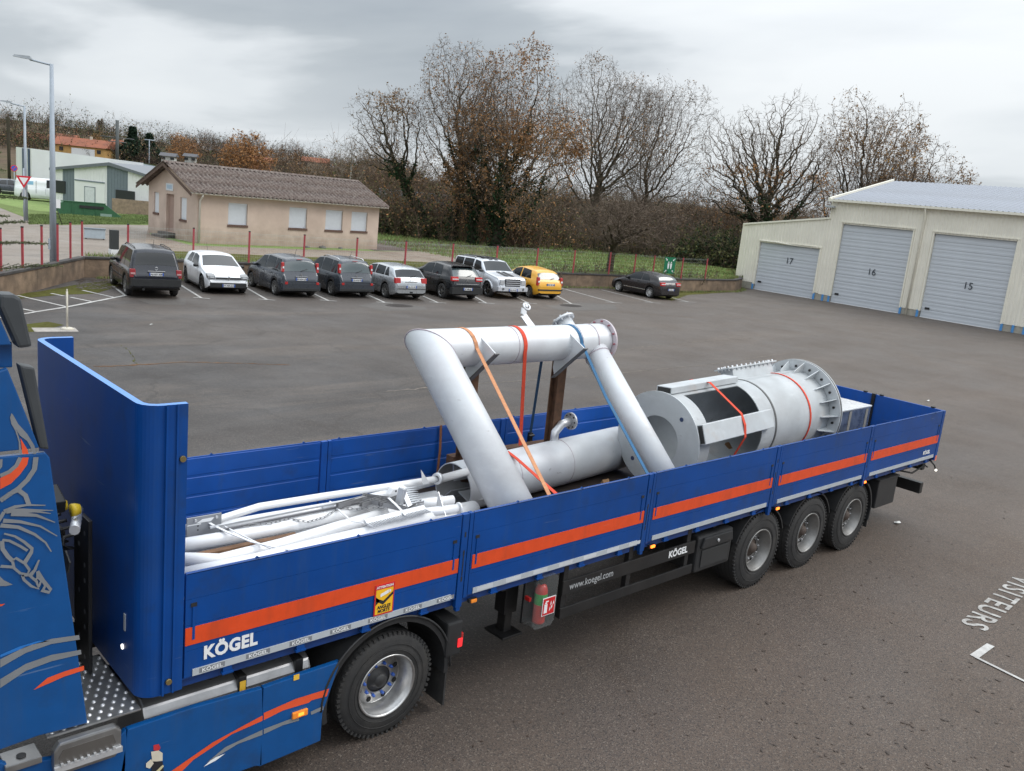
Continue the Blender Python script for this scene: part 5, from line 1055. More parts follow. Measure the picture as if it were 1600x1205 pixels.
m_ = mid(199, 271, 461.5); cA = place(m_, 81, 1.38); make_car('off_roader', 'black boxy off-roader parked first at the left end of the row', s1, cA, 81, P_NAVY)
# 2 white hatchback nose out
def clio_front(t, c, pm):
    x = c.Lh
    for sd_ in (1, -1):
        b = MB(); b.prism([(x-.02, .60), (x-.07, .72), (x-.34, .80), (x-.30, .62)], 'Y', *sorted((sd_*.50, sd_*.80))); o = b.build('headlight', LAMPD, t, bevel=.02); MB().b2((x-.07, min(sd_*.56, sd_*.72), .635), (x-.008, max(sd_*.56, sd_*.72), .685)).build('headlight_lens', LAMP, o, bevel=.01)
    b = MB(); b.prism([(x-.02, .60), (x+.012, .60), (x+.0, .675), (x-.04, .68)], 'Y', -.50, .50); b.build('grille', TRIMB, t, bevel=.01)
    b = MB(); b.prism([(x-.02, .27), (x+.02, .27), (x+.02, .46), (x-.02, .47)], 'Y', -.72, .72); b.build('lower_grille', TRIMB, t, bevel=.02)
s2 = dict(L=4.08, W=1.75, rw=.33, wheels=(-1.30, 1.30), gc=.17, tum=.36, end=.8, top=[(-2.04, .55), (-1.98, .86), (-1.90, 1.0), (-1.55, 1.36), (-1.2, 1.42), (-.2, 1.45), (.2, 1.40), (1.02, .98), (1.75, .80), (1.98, .66), (2.04, .42)], belt=[(-2.04, .95), (-1.3, .98), (.2, .93), (1.0, .88), (2.04, .6)], sidewin=[(-1.2, -.5, .25, 0), (-.42, .72, 0, -.48)], wind=(.26, .94), rearwin=(-1.84, -1.6), doors=(-.46, .72), handles=(-.3,), mirror=.62, spokes=10, rimm=mat('rim_dark', (.08, .08, .085), .3, metal=.7), extra=[clio_front, badge(2.045, .66, .075, 'diamond', 1), pl(2.075, .36, 'DT-969-AW', 1), aerial(-1.2), rboxes([('side_skirt', -.9, .9, .845, .875, .18, .24, TRIMB), ('side_skirt', -.9, .9, -.875, -.845, .18, .24, TRIMB)])])
m_ = mid(319, 377, 456.5); cA = place(m_, -99, -1.30); make_car('white_hatchback', 'white hatchback parked nose out beside the black off-roader', s2, cA, -99, P_WHITE)
# 3, 4 slate grey small people carriers
def picasso(plt, rail, wraps): return dict(L=4.08, W=1.73, rw=.31, wheels=(-1.26, 1.28), gc=.18, tum=.30, end=.7, glass=GLASS, glassr=GLASSL, top=[(-2.04, .62), (-2.0, .80), (-1.93, .95), (-1.88, 1.02), (-1.72, 1.52), (-1.5, 1.59), (-.3, 1.63), (.3, 1.56), (1.25, 1.0), (1.8, .86), (2.0, .65), (2.04, .45)], belt=[(-2.04, .96), (.9, .98), (1.3, .92), (2.04, .62)], sidewin=[(-1.62, -1.08, .10, 0), (-1.02, -.20, 0, 0), (-.12, .98, 0, -.62)], wind=(.38, 1.17), rearwin=(-1.87, -1.73), wraprear=True, doors=(-1.03, -.16, .85), handles=(-.85, .02), mirror=.78, spokes=7, mirm=None, extra=[rear_lamp_boxes(1.03, 1.42, .70, .80, .16, ww=WHITEP), rboxes([('rear_bumper', -2.09, -1.85, -.82, .82, .30, .62, None), ('bumper_strip', -2.10, -2.05, -.78, .78, .30, .40, TRIMB), ('chrome_strip', -2.02, -1.98, -.26, .26, .86, .885, CHROME), ('reflector', -2.105, -2.08, .62, .74, .56, .66, REDLENS), ('reflector', -2.105, -2.08, -.74, -.62, .56, .66, REDLENS), ('brake_light', -1.74, -1.70, -.12, .12, 1.535, 1.555, REDLENS)]), pl(-2.03, .77, plt, -1), badge(-1.965, .97, .05, 'chevrons', -1), wiper(), aerial(-1.2)]+([rails(CHROME, -1.45, .1)] if rail else []))
for k, (u0, u1, v, plt, rl, lb) in enumerate(((427, 488, 461.5, 'BP-624-QD', False, 'slate grey people carrier without roof rails, next to the white hatchback'), (515, 571, 462, 'CR-418-YK', True, 'slate grey people carrier with silver roof rails, next to the silver hatchback'))):
    sp_ = picasso(plt, rl, 0); sp_['mirm'] = P_GREY; m_ = mid(u0, u1, v); cA = place(m_, 85, 1.26); make_car('people_carrier', lb, sp_, cA, 85, P_GREY)
# 5 silver hatchback
s5 = dict(L=4.24, W=1.75, rw=.32, wheels=(-1.28, 1.33), gc=.18, tum=.36, end=.75, glassr=GLASS, top=[(-2.12, .55), (-2.08, .82), (-2.02, .96), (-1.95, 1.0), (-1.60, 1.36), (-1.3, 1.42), (-.2, 1.46), (.3, 1.39), (1.08, .99), (1.85, .80), (2.06, .62), (2.12, .42)], belt=[(-2.12, .97), (-.3, .95), (1.05, .91), (2.12, .6)], sidewin=[(-1.5, -1.12, .22, 0), (-1.06, -.28, .06, 0), (-.2, .80, 0, -.50)], wind=(.38, 1.0), rearwin=(-1.94, -1.66), doors=(-1.08, -.24, .8), handles=(-.9, .0), mirror=.66, spokes=7, rimm=RIMS, extra=[rear_lamp_boxes(.74, .98, .52, .80, .05), rboxes([('bumper_strip', -2.14, -2.08, -.72, .72, .50, .53, TRIMB), ('side_moulding', -.95, .95, .868, .88, .50, .56, None), ('side_moulding', -.95, .95, -.88, -.868, .50, .56, None), ('tow_ball', -2.22, -2.1, -.03, .03, .34, .40, TRIMB), ('chrome_strip', -2.09, -2.05, -.3, .3, .80, .83, CHROME)]), pl(-2.135, .60, 'BS-471-ZE', -1), badge(-2.085, .90, .045, 'ring', -1), wiper(), aerial(-1.15)])
m_ = mid(600, 652, 465.5); cA = place(m_, 85, 1.28); make_car('silver_hatchback', 'silver hatchback with dark tail lights between a grey people carrier and the black crossover', s5, cA, 85, P_SILVER)
# 6 black crossover
s6 = dict(L=4.30, W=1.80, rw=.35, wheels=(-1.32, 1.34), gc=.22, tum=.36, end=.7, top=[(-2.15, .62), (-2.10, .88), (-2.05, 1.04), (-1.98, 1.10), (-1.62, 1.52), (-1.4, 1.57), (-.3, 1.62), (.3, 1.55), (1.1, 1.10), (1.9, .96), (2.10, .75), (2.15, .5)], belt=[(-2.15, 1.06), (-.3, 1.03), (1.1, 1.0), (2.15, .72)], sidewin=[(-1.15, -.35, .12, 0), (-.27, .82, 0, -.50)], wind=(.38, 1.02), rearwin=(-1.98, -1.68), doors=(-1.1, -.31, .85), handles=(-.95, -.05), mirror=.72, spokes=5, rimm=mat('rim_gunmetal', (.2, .2, .2), .3, metal=.8), glassr=GLASSL, extra=[rear_lamp_boxes(.90, 1.10, .48, .84, .05, m=mat('red_lens_bright', (.50, .02, .02), .2, coat=.5), ww=WHITEP), rboxes([('rear_bumper', -2.20, -1.9, -.84, .84, .32, .62, TRIMB), ('chrome_strip', -2.15, -2.10, -.62, .62, .76, .785, CHROME), ('spoiler', -1.80, -1.50, -.60, .60, 1.55, 1.575, None), ('window_chrome', -1.2, .9, .862, .872, 1.045, 1.06, CHROME), ('window_chrome', -1.2, .9, -.872, -.862, 1.045, 1.06, CHROME)]), pl(-2.215, .56, 'EC-805-JP', -1), badge(-2.10, .97, .05, 'chevrons', -1), wiper()])
m_ = mid(687, 739, 466.5); cA = place(m_, 84, 1.32); make_car('black_crossover', 'black crossover with bright red tail lights left of the striped off-roader', s6, cA, 84, P_BLACK)
# 7 white off-roader with black racing stripes, nose out
def nitro(t, c, pm):
    x = c.Lh
    for y0, y1 in ((.06, .27), (-.27, -.06)):
        b = MB()
        xs = np.linspace(-2.1, 1.93, 46); V_ = []
        for xx in xs:
            P = c.section(xx); ys = [p[0] for p in P[8:]][::-1]; zs = [p[1] for p in P[8:]][::-1]
            for yy in (y0, y1): V_.append((xx, yy, float(np.interp(abs(yy), ys, zs))+.022))
        fs = [(2*i, 2*i+2, 2*i+3, 2*i+1) for i in range(45) if not (.42 < (xs[i]+xs[i+1])/2 < 1.02)]; b.add(V_, fs); b.build('racing_stripe', TRIMB, t)
        MB().b2((x-.02, min(y0, y1), .38), (x+.055, max(y0, y1), .52)).build('racing_stripe', TRIMB, t)
    b = MB(); b.prism([(x-.14, .62), (x+.0, .62), (x-.03, .98), (x-.16, .98)], 'Y', -.44, .44); g_ = b.build('grille', TRIMB, t, bevel=.01)
    for z_ in (.70, .80, .90): MB().b2((x-.03, -.42, z_-.018), (x+.012, .42, z_+.018)).build('grille_bar', pm, g_)
    for sd_ in (1, -1):
        MB().b2((x-.16, min(sd_*.50, sd_*.76), .70), (x-.005, max(sd_*.50, sd_*.76), .95)).build('headlight', LAMP, t, bevel=.03); MB().cyl((x+.0, sd_*.60, .50), (x+.05, sd_*.60, .50), .07, 14).build('fog_light', LAMPD, t)
        for wx in c.sp['wheels']:
            pts = [(wx+(.45)*math.cos(a), sd_*(c.W+.012), .37+.45*math.sin(a)) for a in np.linspace(.15, PI-.15, 12)]; MB().tube(pts, .045, 6).build('wheel_arch', pm, t)
s7 = dict(L=4.50, W=1.84, rw=.38, wheels=(-1.38, 1.38), gc=.28, tum=.24, end=.45, top=[(-2.25, .75), (-2.2, 1.08), (-2.14, 1.14), (-2.02, 1.66), (-1.9, 1.73), (-.3, 1.77), (.38, 1.72), (1.0, 1.20), (2.02, 1.06), (2.16, .98), (2.21, .60), (2.25, .40)], belt=[(-2.25, 1.12), (1.0, 1.14), (2.25, .9)], sidewin=[(-1.95, -1.15, .10, 0), (-1.08, -.2, 0, 0), (-.08, .85, 0, -.42)], wind=(.45, .95), rearwin=(-2.12, -2.03), doors=(-1.1, -.14, .92), handles=(-.95, .05), mirror=.78, spokes=5, rimm=mat('rim_black_chrome', (.12, .12, .12), .2, metal=.9), mirm=TRIMB, extra=[nitro, rboxes([('front_bumper', 2.10, 2.30, -.88, .88, .40, .60, None)]), pl(2.315, .46, 'BK-216-RT', 1), rails(TRIMB, -1.8, -.2, .04), rboxes([('sunroof', -.55, .1, -.45, .45, 1.772, 1.79, GLASS)])])
m_ = mid(762, 805, 464); cA = place(m_, -97, -1.38); make_car('striped_off_roader', 'silver white off-roader with twin black racing stripes parked nose out', s7, cA, -97, paint('pearl', (.62, .64, .68), .25, .3))
# 8 yellow hatchback
s8 = dict(L=3.85, W=1.67, rw=.29, wheels=(-1.18, 1.22), gc=.18, tum=.32, end=.75, glassr=GLASSL, top=[(-1.92, .55), (-1.88, .84), (-1.82, .96), (-1.76, 1.0), (-1.50, 1.36), (-1.25, 1.44), (-.3, 1.53), (.2, 1.46), (1.12, .98), (1.65, .80), (1.88, .62), (1.92, .42)], belt=[(-1.92, .95), (-.3, .94), (1.1, .90), (1.92, .6)], sidewin=[(-1.22, -.36, .15, 0), (-.28, .90, 0, -.58)], wind=(.28, 1.05), rearwin=(-1.76, -1.53), wraprear=True, doors=(-1.05, -.32, .8), handles=(-.85, -.1), mirror=.70, spokes=8, rimm=RIMS, hm=TRIMB, extra=[rear_lamp_boxes(.70, 1.12, .66, .80, .07, ww=WHITEP), rboxes([('bumper_strip', -1.95, -1.86, -.76, .76, .46, .53, TRIMB), ('side_moulding', -.9, .9, .828, .845, .42, .47, TRIMB), ('side_moulding', -.9, .9, -.845, -.828, .42, .47, TRIMB)]), pl(-1.905, .76, '9541 XN 42', -1), wiper(), aerial(-.3)])
m_ = mid(826, 863, 465.5); cA = place(m_, 83, 1.18); make_car('yellow_hatchback', 'yellow hatchback at the right end of the main row', s8, cA, 83, P_YEL)
# 9 black coupe apart on the right
s9 = dict(L=4.21, W=1.78, rw=.32, wheels=(-1.26, 1.36), gc=.17, tum=.38, end=.75, glassr=GLASSL, top=[(-2.10, .55), (-2.08, .80), (-2.03, .98), (-1.80, 1.06), (-1.62, 1.30), (-1.45, 1.36), (-.2, 1.44), (.3, 1.36), (1.05, .98), (1.85, .78), (2.06, .62), (2.10, .42)], belt=[(-2.10, .98), (-.4, .93), (1.0, .90), (2.10, .6)], sidewin=[(-1.18, -.50, .30, 0), (-.42, .78, 0, -.50)], wind=(.38, .98), rearwin=(-1.79, -1.64), doors=(-.46, .80), handles=(-.28,), mirror=.64, spokes=9, rimm=mat('hubcap_light', (.55, .56, .57), .3, metal=.5), extra=[rear_lamp_boxes(.80, 1.0, .45, .80, .03, m=mat('red_lens_bright', (.50, .02, .02), .2, coat=.5), ww=WHITEP), rboxes([('side_moulding', -.9, .9, .885, .90, .42, .46, CHROME), ('side_moulding', -.9, .9, -.90, -.885, .42, .46, CHROME)]), pl(-2.125, .60, 'AP-390-CV', -1), badge(-2.06, .92, .05, 'diamond', -1), aerial(-.9)])
m_ = mid(1014, 1045, 466); cA = place(m_, 84, 1.26); make_car('black_coupe', 'black three-door coupe parked alone on the right under the green sign', s9, cA, 84, P_DARK)
# vans behind the road
sv = dict(L=4.4, W=1.85, rw=.32, wheels=(-1.4, 1.4), gc=.2, tum=.10, end=.45, top=[(-2.2, .6), (-2.17, 1.1), (-2.10, 1.70), (-1.98, 1.80), (.45, 1.84), (.75, 1.72), (1.45, 1.12), (2.05, .92), (2.2, .5)], belt=[(-2.2, 1.05), (1.4, 1.05), (2.2, .75)], sidewin=[(.15, 1.15, 0, -.55)], wind=(.80, 1.38), rearwin=(-2.16, -2.12), doors=(.08, 1.2), handles=(.2,), mirror=1.05, spokes=6)
p_ = atd(72, 322, 84); vt, vc = make_car('white_van', 'white panel van parked beyond the give way sign', sv, (p_[0], p_[1]), -22, P_WHITE); vt.location.z = UP
for sd_ in (1, -1): vc.patch('pale_blue_print', vt, mat('van_print', (.25, .48, .68), .5), -1.7, -.8, 6.6, 7.4, sd_); vc.patch('side_groove', vt, mat('van_seam', (.25, .26, .27), .5), -2.0, .1, 5.2, 5.35, sd_, off=.008); vc.patch('side_groove', vt, MATS['van_seam'], -.62, -.58, 3.2, 7.6, sd_, 1, 6, .008)
p_ = atd(104, 312, 92); make_car('white_car', 'small white car behind the panel van', s2, (p_[0], p_[1]), -80, P_WHITE)[0].location.z = UP
p_ = atd(22, 318, 88); make_car('grey_pickup', 'grey car seen behind the low grey mesh left of the van', s9, (p_[0], p_[1]), -15, P_GREY)[0].location.z = UP
for (u, v, D) in ((664, 345, 96), (1004, 395, 92)): pass
# ======================= THE TRAILER =======================
JL = 2.684; TT = 2.03; TB = 1.20; TW = 2.55; DK = 1.25
T = thing('flatbed_trailer', 'long blue dropside semi-trailer with orange stripes carrying grey steel pipes', 'trailer')
# front wall: one rolled profile
pr = [(.045, 0.0), (-.02, 0.0), (-.02, -.012), (-.035, -.012), (-.035, 0), (-.095, 0), (-.095, -.02), (-.11, -.02), (-.11, 0)]
pr += [(-.13-.135*math.sin(a), .135-.135*math.cos(a)+0.0) for a in np.linspace(0, PI/2, 9)]
outer = pr+[(-.265, TW/2)]
outer = outer+[(x, TW-y) for x, y in reversed(outer[:-1])]
def inset(p, d=.05):
    x, y = p; cx = .06 if x > -.1 else x+d
    return (x if x > -.12 else x+d, y+d if y < .15 else (y-d if y > TW-.15 else y))
inner = [(.045, .05)]+[(-.10, .05)]+[(-.13-.085*math.sin(a), .135-.085*math.cos(a)) for a in np.linspace(0, PI/2, 7)]+[(-.215, TW/2)]
inner = inner+[(x, TW-y) for x, y in reversed(inner[:-1])]
zt = 3.29; zb = 1.12
b = MB()
def strip(poly, z0, z1, flip=False, sm=False):
    V = [(x, y, z0) for x, y in poly]+[(x, y, z1) for x, y in poly]; n = len(poly); b.add(V, [((i, i+1, n+i+1, n+i) if not flip else (i+1, i, n+i, n+i+1)) for i in range(n-1)], 0, sm)
# swept wall with closed top: match outer & inner by arc parameter
def resamp(P, k):
    P = np.array(P); d = np.r_[0, np.cumsum(np.linalg.norm(np.diff(P, axis=0), axis=1))]; t = np.linspace(0, d[-1], k); return np.stack([np.interp(t, d, P[:, 0]), np.interp(t, d, P[:, 1])], 1)
strip(outer, zb, zt, sm=False); strip(inner, zb, zt, True)
wall = b.build('front_wall', [BLUE], T)
cap = MB(); n = 60; O = resamp(outer, n); I = resamp(inner, n)
for zz in (zt, zb):
    V = [(p[0], p[1], zz) for p in O]+[(p[0], p[1], zz) for p in I]; cap.add(V, [(i, i+1, n+i+1, n+i) for i in range(n-1)])
cap.quad((.045, 0, zb), (.045, .05, zb), (.045, .05, zt), (.045, 0, zt)); cap.quad((.045, TW, zb), (.045, TW-.05, zb), (.045, TW-.05, zt), (.045, TW, zt))
cap.build('wall_edge', mat('edge_highlight', (.10, .26, .62), .4), wall)  # paler than the wall's blue: edge highlight put into the colour
for (y, z) in ((.33, 1.40),): MB().cyl((-.272, y, z), (-.264, y, z), .019, 14).build('marker_light', WHITELIT, wall)
MB().b2((-.272, .27, 1.55), (-.266, .30, 1.68)).build('reflector', STRIP, wall)
for (x, y, z) in ((-.06, -.004, 1.22), (.01, .0, 2.9)): MB().cyl((x, y, z), (x, y-.02, z), .022, 10).build('bolt', mat('brass', (.35, .27, .12), .4, metal=.8), wall)
# side boards: shallow plank profile with a fine joint every 200 mm
def board(i, side):
    x0 = JL*i+(.06 if i == 0 else .075); x1 = JL*(i+1)-(.075 if i < 4 else .10); y = 0 if side < 0 else TW; d = 1 if side < 0 else -1
    prof = [(0.0, TB)]
    for k in range(4):
        z0 = TB+.01+k*.2045; z1 = z0+.2; prof += [(0.0, z0), (0.0, z1), (.0035, z1+.001), (.0035, z1+.0035)]
    prof = prof[:-2]+[(0.0, TT-.012), (.010, TT), (.022, TT), (.022, TT-.02), (.03, TT-.02)]
    for k in range(3, -1, -1):
        z0 = TB+.01+k*.2045; prof += [(.03, z0+.195), (.034, z0+.19), (.034, z0+.02), (.03, z0+.015)]
    prof += [(.03, TB)]
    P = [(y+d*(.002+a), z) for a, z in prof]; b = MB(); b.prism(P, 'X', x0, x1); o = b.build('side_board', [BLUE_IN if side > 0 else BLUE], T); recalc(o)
    if side < 0:
        # stripe, reflective strip, latches on the outer face
        sx0 = x0 if i == 0 else x0+.02
        b = MB(); b.b2((sx0, y-.004, 1.461), (x1+(.0 if i < 4 else 0), y+.004, 1.599)); b.build('orange_stripe', ORANGE, o)
        b = MB(); b.b2((x0+.06, y-.006, TB+.003), (x1-.06, y+.001, TB+.058)); st = b.build('reflective_strip', STRIP, o)
        if i == 0 or i == 1:
            for k in range(7):
                xx = x0+.13+k*.37
                if i == 0: text('strip_lettering', 'KÖGEL', .040, face_mtx((xx, y-.0075, TB+.017)), WHITEP, st, ext=.0005, bold=.0006, sx=1.25)
                MB().b2((xx-.02, y-.0068, TB+.012), (xx+.18, y-.0060, TB+.052)).build('strip_patch', GREYP if i == 0 else STRIPL, st)
        for xx in np.arange(x0+.3, x1, .62):
            b = MB(); b.b2((xx, y+.0, TB-.05), (xx+.07, y+.035, TB-.001)); b.b2((xx-.01, y-.012, TB-.06), (xx+.08, y+.03, TB-.045)); b.build('hinge', BLUE, o)
    for xx in ((x0+.55, x0+1.45, x0+2.2) if side < 0 else (x0+.1, x0+1.3, x0+2.35)):
        MB().prism([(xx-.018, TT), (xx, TT+.016), (xx+.018, TT)], 'Y', y+d*.006, y+d*.022).build('top_lug', BLUE, o)
    for xx in ((x0+.06, x1-.06)):
        b = MB()
        for zz in (TB+.27, TB+.56): b.b2((xx-.022, y+d*.0-.0035, zz), (xx+.022, y+d*.0+.004, zz+.03))
        b.build('latch_slots', BLACKP, o)['kind'] = 'stuff'; 
        b = MB(); b.b2((xx-.010, y-.006, TB+.30), (xx+.010, y+.003, TB+.56)); b.build('latch_lever', BLUE, o)
    return o
b0 = None
for i in range(5):
    for s_ in (-1, 1): 
        o = board(i, s_)
        if s_ < 0 and i == 0: b0 = o
        if s_ < 0 and i == 4: b4 = o
for i in range(1, 5):
    for y in (0, TW):
        d = 1 if y == 0 else -1; x = JL*i; b = MB()
        b.b2((x-.062, min(y-.003, y+d*.05), TB-.10), (x+.012, max(y-.003, y+d*.05), TT-.005)); b.b2((x+.022, min(y-.002, y+d*.05), TB-.02), (x+.066, max(y-.002, y+d*.05), TT-.004)); b.b2((x-.05, min(y+.001, y+d*.04), TB-.14), (x+.0, max(y+.001, y+d*.04), TB-.1))
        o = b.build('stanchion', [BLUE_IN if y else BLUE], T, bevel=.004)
        if y == 0:
            b = MB()
            for zz in (TB+.16, TB+.42, TB+.60): b.b2((x-.030, -.0045, zz), (x-.012, .002, zz+.05))
            b.b2((x-.026, -.006, TB+.22), (x-.016, .002, TB+.42)); b.build('latch_slots', BLACKP, o)['kind'] = 'stuff'
b = MB(); b.b2((JL*5-.095, -.004, TB-.06), (JL*5-.0, .06, TT-.003)); b.build('corner_post', BLUE, T, bevel=.004); b = MB(); b.b2((JL*5-.095, TW-.06, TB-.06), (JL*5, TW+.004, TT-.003)); b.build('corner_post', BLUE, T, bevel=.004)
# tailgate: two leaves and a centre post
XR = JL*5
for (y0, y1, nm) in ((.065, TW/2-.03, 0), (TW/2+.03, TW-.065, 1)):
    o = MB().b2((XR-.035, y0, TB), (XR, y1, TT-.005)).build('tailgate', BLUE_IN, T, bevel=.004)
    for yy in (y0+.15, y1-.1): MB().b2((XR-.04, yy-.03, TT-.004), (XR+.012, yy+.03, TT+.02)).build('gate_latch', BLACKP, o)
MB().b2((XR-.07, TW/2-.03, DK), (XR-.0, TW/2+.03, TT+.01)).build('centre_post', BLACKM, T)
b = MB(); prof = [(XR+.001+.028*max(0, math.sin(k*1.55)), TB+.02+k*.08) for k in range(10)]; b.prism([(XR+.001, TB)]+prof+[(XR+.001, TT-.05)], 'Y', .004, .06); b.build('hinge_strip', BLUE, T)
# lettering
text('lettering', 'KÖGEL', .142, face_mtx((.20, -.0035, 1.318)) @ Matrix.Diagonal((1, 1, 1, 1)), WHITEP, b0, ext=.001, bold=.0062, sx=.90, sp=1.07)
text('lettering', 'KÖGEL', .085, face_mtx((12.80, -.0035, 1.305)), WHITEP, b4, ext=.001, bold=.003, sx=1.0)
# warning sticker
stk = MB().b2((1.70, -.009, 1.262), (1.90, -.0045, 1.545)).build('warning_sticker', mat('sticker_red', (.55, .02, .03), .4), b0)
MB().b2((1.712, -.0105, 1.275), (1.888, -.009, 1.50)).build('sticker_field', mat('sticker_yellow', (.85, .48, .02), .4), b0)
text('sticker_text', 'ATTENTION', .030, face_mtx((1.80, -.0108, 1.512)), WHITEP, b0, ext=.0005, bold=.001, align='CENTER', sx=1.02)
for k, s_ in enumerate(('ANGLES', 'MORTS')): text('sticker_text', s_, .042, face_mtx((1.80, -.0118, 1.322-.037*k)), INK, b0, ext=.0005, bold=.0016, align='CENTER', sx=.9)
b = MB(); b.add([(1.712, -.0112, 1.43), (1.79, -.0112, 1.39), (1.888, -.0112, 1.46), (1.888, -.0112, 1.43), (1.79, -.0112, 1.355), (1.712, -.0112, 1.40)], [(0, 1, 2, 3, 4, 5)]); b.add([(1.712, -.0112, 1.36), (1.76, -.0112, 1.40), (1.712, -.0112, 1.44)], [(0, 1, 2)]); b.build('sticker_print', INK, b0)
b = MB(); b.add([(1.755, -.0125, 1.43), (1.84, -.0125, 1.455), (1.84, -.0125, 1.485), (1.755, -.0125, 1.46)], [(0, 1, 2, 3)]); b.add([(1.845, -.0125, 1.455), (1.865, -.0125, 1.462), (1.862, -.0125, 1.482), (1.845, -.0125, 1.485)], [(0, 1, 2, 3)]); b.build('sticker_print', WHITEP, b0)
# deck and chassis
for k in range(6): MB().b2((-.2+k*2.27, .035, DK-.03), (-.2+(k+1)*2.27-.006, TW-.035, DK)).build('deck_board', DECK, T)
b = MB(); b.b2((0, .008, TB-.012), (XR, .10, TB-.002)) ; b.b2((0, .06, TB-.10), (XR, .10, TB-.013)); b.b2((0, TW-.10, TB-.10), (XR, TW-.008, TB-.012)); b.build('side_rail', mat('rail_blue', (.008, .05, .22), .4, dirt=.4, dirtcol=(.03, .03, .035)), T)
for y in (.80, 1.62):
    b = MB(); b.prism([(-.1, 1.18), (XR-.1, 1.18), (XR-.1, .98), (9.8, .74), (3.0, .74), (2.2, 1.04), (-.1, 1.04)], 'Y', y, y+.03); b.prism([(2.9, .74), (10, .74), (10, .76), (2.9, .76)], 'Y', y-.06, y+.09); b.build('chassis_beam', BLACKM, T)
for k in range(22): MB().b2((.3+k*.6, .1, 1.06), (.36+k*.6, TW-.1, 1.185)).build('cross_member', BLACKM, T)
# landing leg
for y in (.42, TW-.42):
    b = MB(); b.b2((3.60, y-.08, .62), (3.78, y+.08, 1.18)); b.b2((3.64, y-.06, .40), (3.74, y+.06, .62)); b.b2((3.55, y-.15, .37), (3.83, y+.15, .40)); b.build('landing_leg', BLACKM, T, bevel=.01)
MB().cyl((3.69, .35, .9), (3.69, TW-.35, .9), .025, 8).build('cross_shaft', BLACKM, T)
# extinguisher housing (clear smoked plastic)
TR = mat('smoked_plastic', (.16, .17, .17), .22, alpha=.30, var=.05, coat=.5)
b = MB(); b.prism([(3.68, .62), (3.74, .56), (3.96, .56), (4.01, .61), (4.01, 1.09), (3.95, 1.15), (3.75, 1.15), (3.68, 1.09)], 'Y', -.0, .16); eb = b.build('extinguisher_housing', TR, T, bevel=.01)
MB().b2((3.69, .161, .58), (4.0, .19, 1.13)).build('back_plate', BLACKP, T); MB().b2((3.655, .05, .88), (3.683, .12, .92)).build('housing_latch', REDLENS, eb)
sg = MB().b2((3.80, -.006, .70), (3.985, -.002, .90)).build('fire_sign', WHITEP, eb); MB().b2((3.807, -.0075, .707), (3.978, -.006, .893)).build('sign_field', mat('fire_red', (.62, .02, .02), .4), sg) if False else None
q = MB().b2((3.808, -.0085, .708), (3.977, -.006, .892)).build('fire_sign_field', mat('fire_red', (.55, .015, .02), .4), eb)
b = MB(); b.b2((3.825, -.0105, .73), (3.868, -.0086, .83)); b.b2((3.833, -.0105, .835), (3.86, -.0086, .85)); b.b2((3.84, -.0105, .852), (3.88, -.0086, .865))
for k, (x, z) in enumerate(((3.90, .74), (3.925, .76), (3.945, .80), (3.91, .80))): b.add([(x, -.0105, z), (x+.018, -.0105, z+.02), (x+.012, -.0105, z+.055), (x+.004, -.0105, z+.035)], [(0, 1, 2, 3)])
b.build('fire_sign_print', WHITEP, eb)
# side guard with lettering
b = MB(); b.b2((4.12, .03, .84), (6.45, .055, 1.00)); b.build('side_guard_rail', BLACKM, T, bevel=.006); b = MB(); b.b2((4.12, .03, .57), (6.45, .055, .69)); b.build('side_guard_rail', BLACKM, T, bevel=.006)
for x in (4.14, 5.2, 6.3): MB().b2((x, .056, .56), (x+.07, .12, 1.18)).build('guard_bracket', BLACKM, T)
text('lettering', 'www.koegel.com', .115, face_mtx((4.22, .028, .885)), mat('dull_print', (.36, .37, .38), .5), T, ext=.0008, bold=.0005, sx=.88)
text('lettering', 'KÖGEL', .115, face_mtx((5.92, .026, .885)), WHITEP, T, ext=.0008, bold=.004, sx=1.0)
# toolbox
o = MB().b2((6.52, .04, .54), (7.28, .55, 1.02)).build('toolbox', BLACKP, T, bevel=.03); b = MB(); b.prism([(6.58, .86), (7.25, .86), (7.22, 1.0), (6.62, 1.0)], 'Y', .005, .045); lid = b.build('toolbox_lid', BLACKP, o, bevel=.015); MB().cyl((6.9, .004, .93), (6.9, -.012, .93), .02, 10).build('toolbox_lock', STEEL, lid); b = MB(); b.b2((6.62, .026, .60), (7.2, .041, .83)); b.build('toolbox_panel', mat('box_panel', (.028, .029, .03), .5), o, bevel=.01)
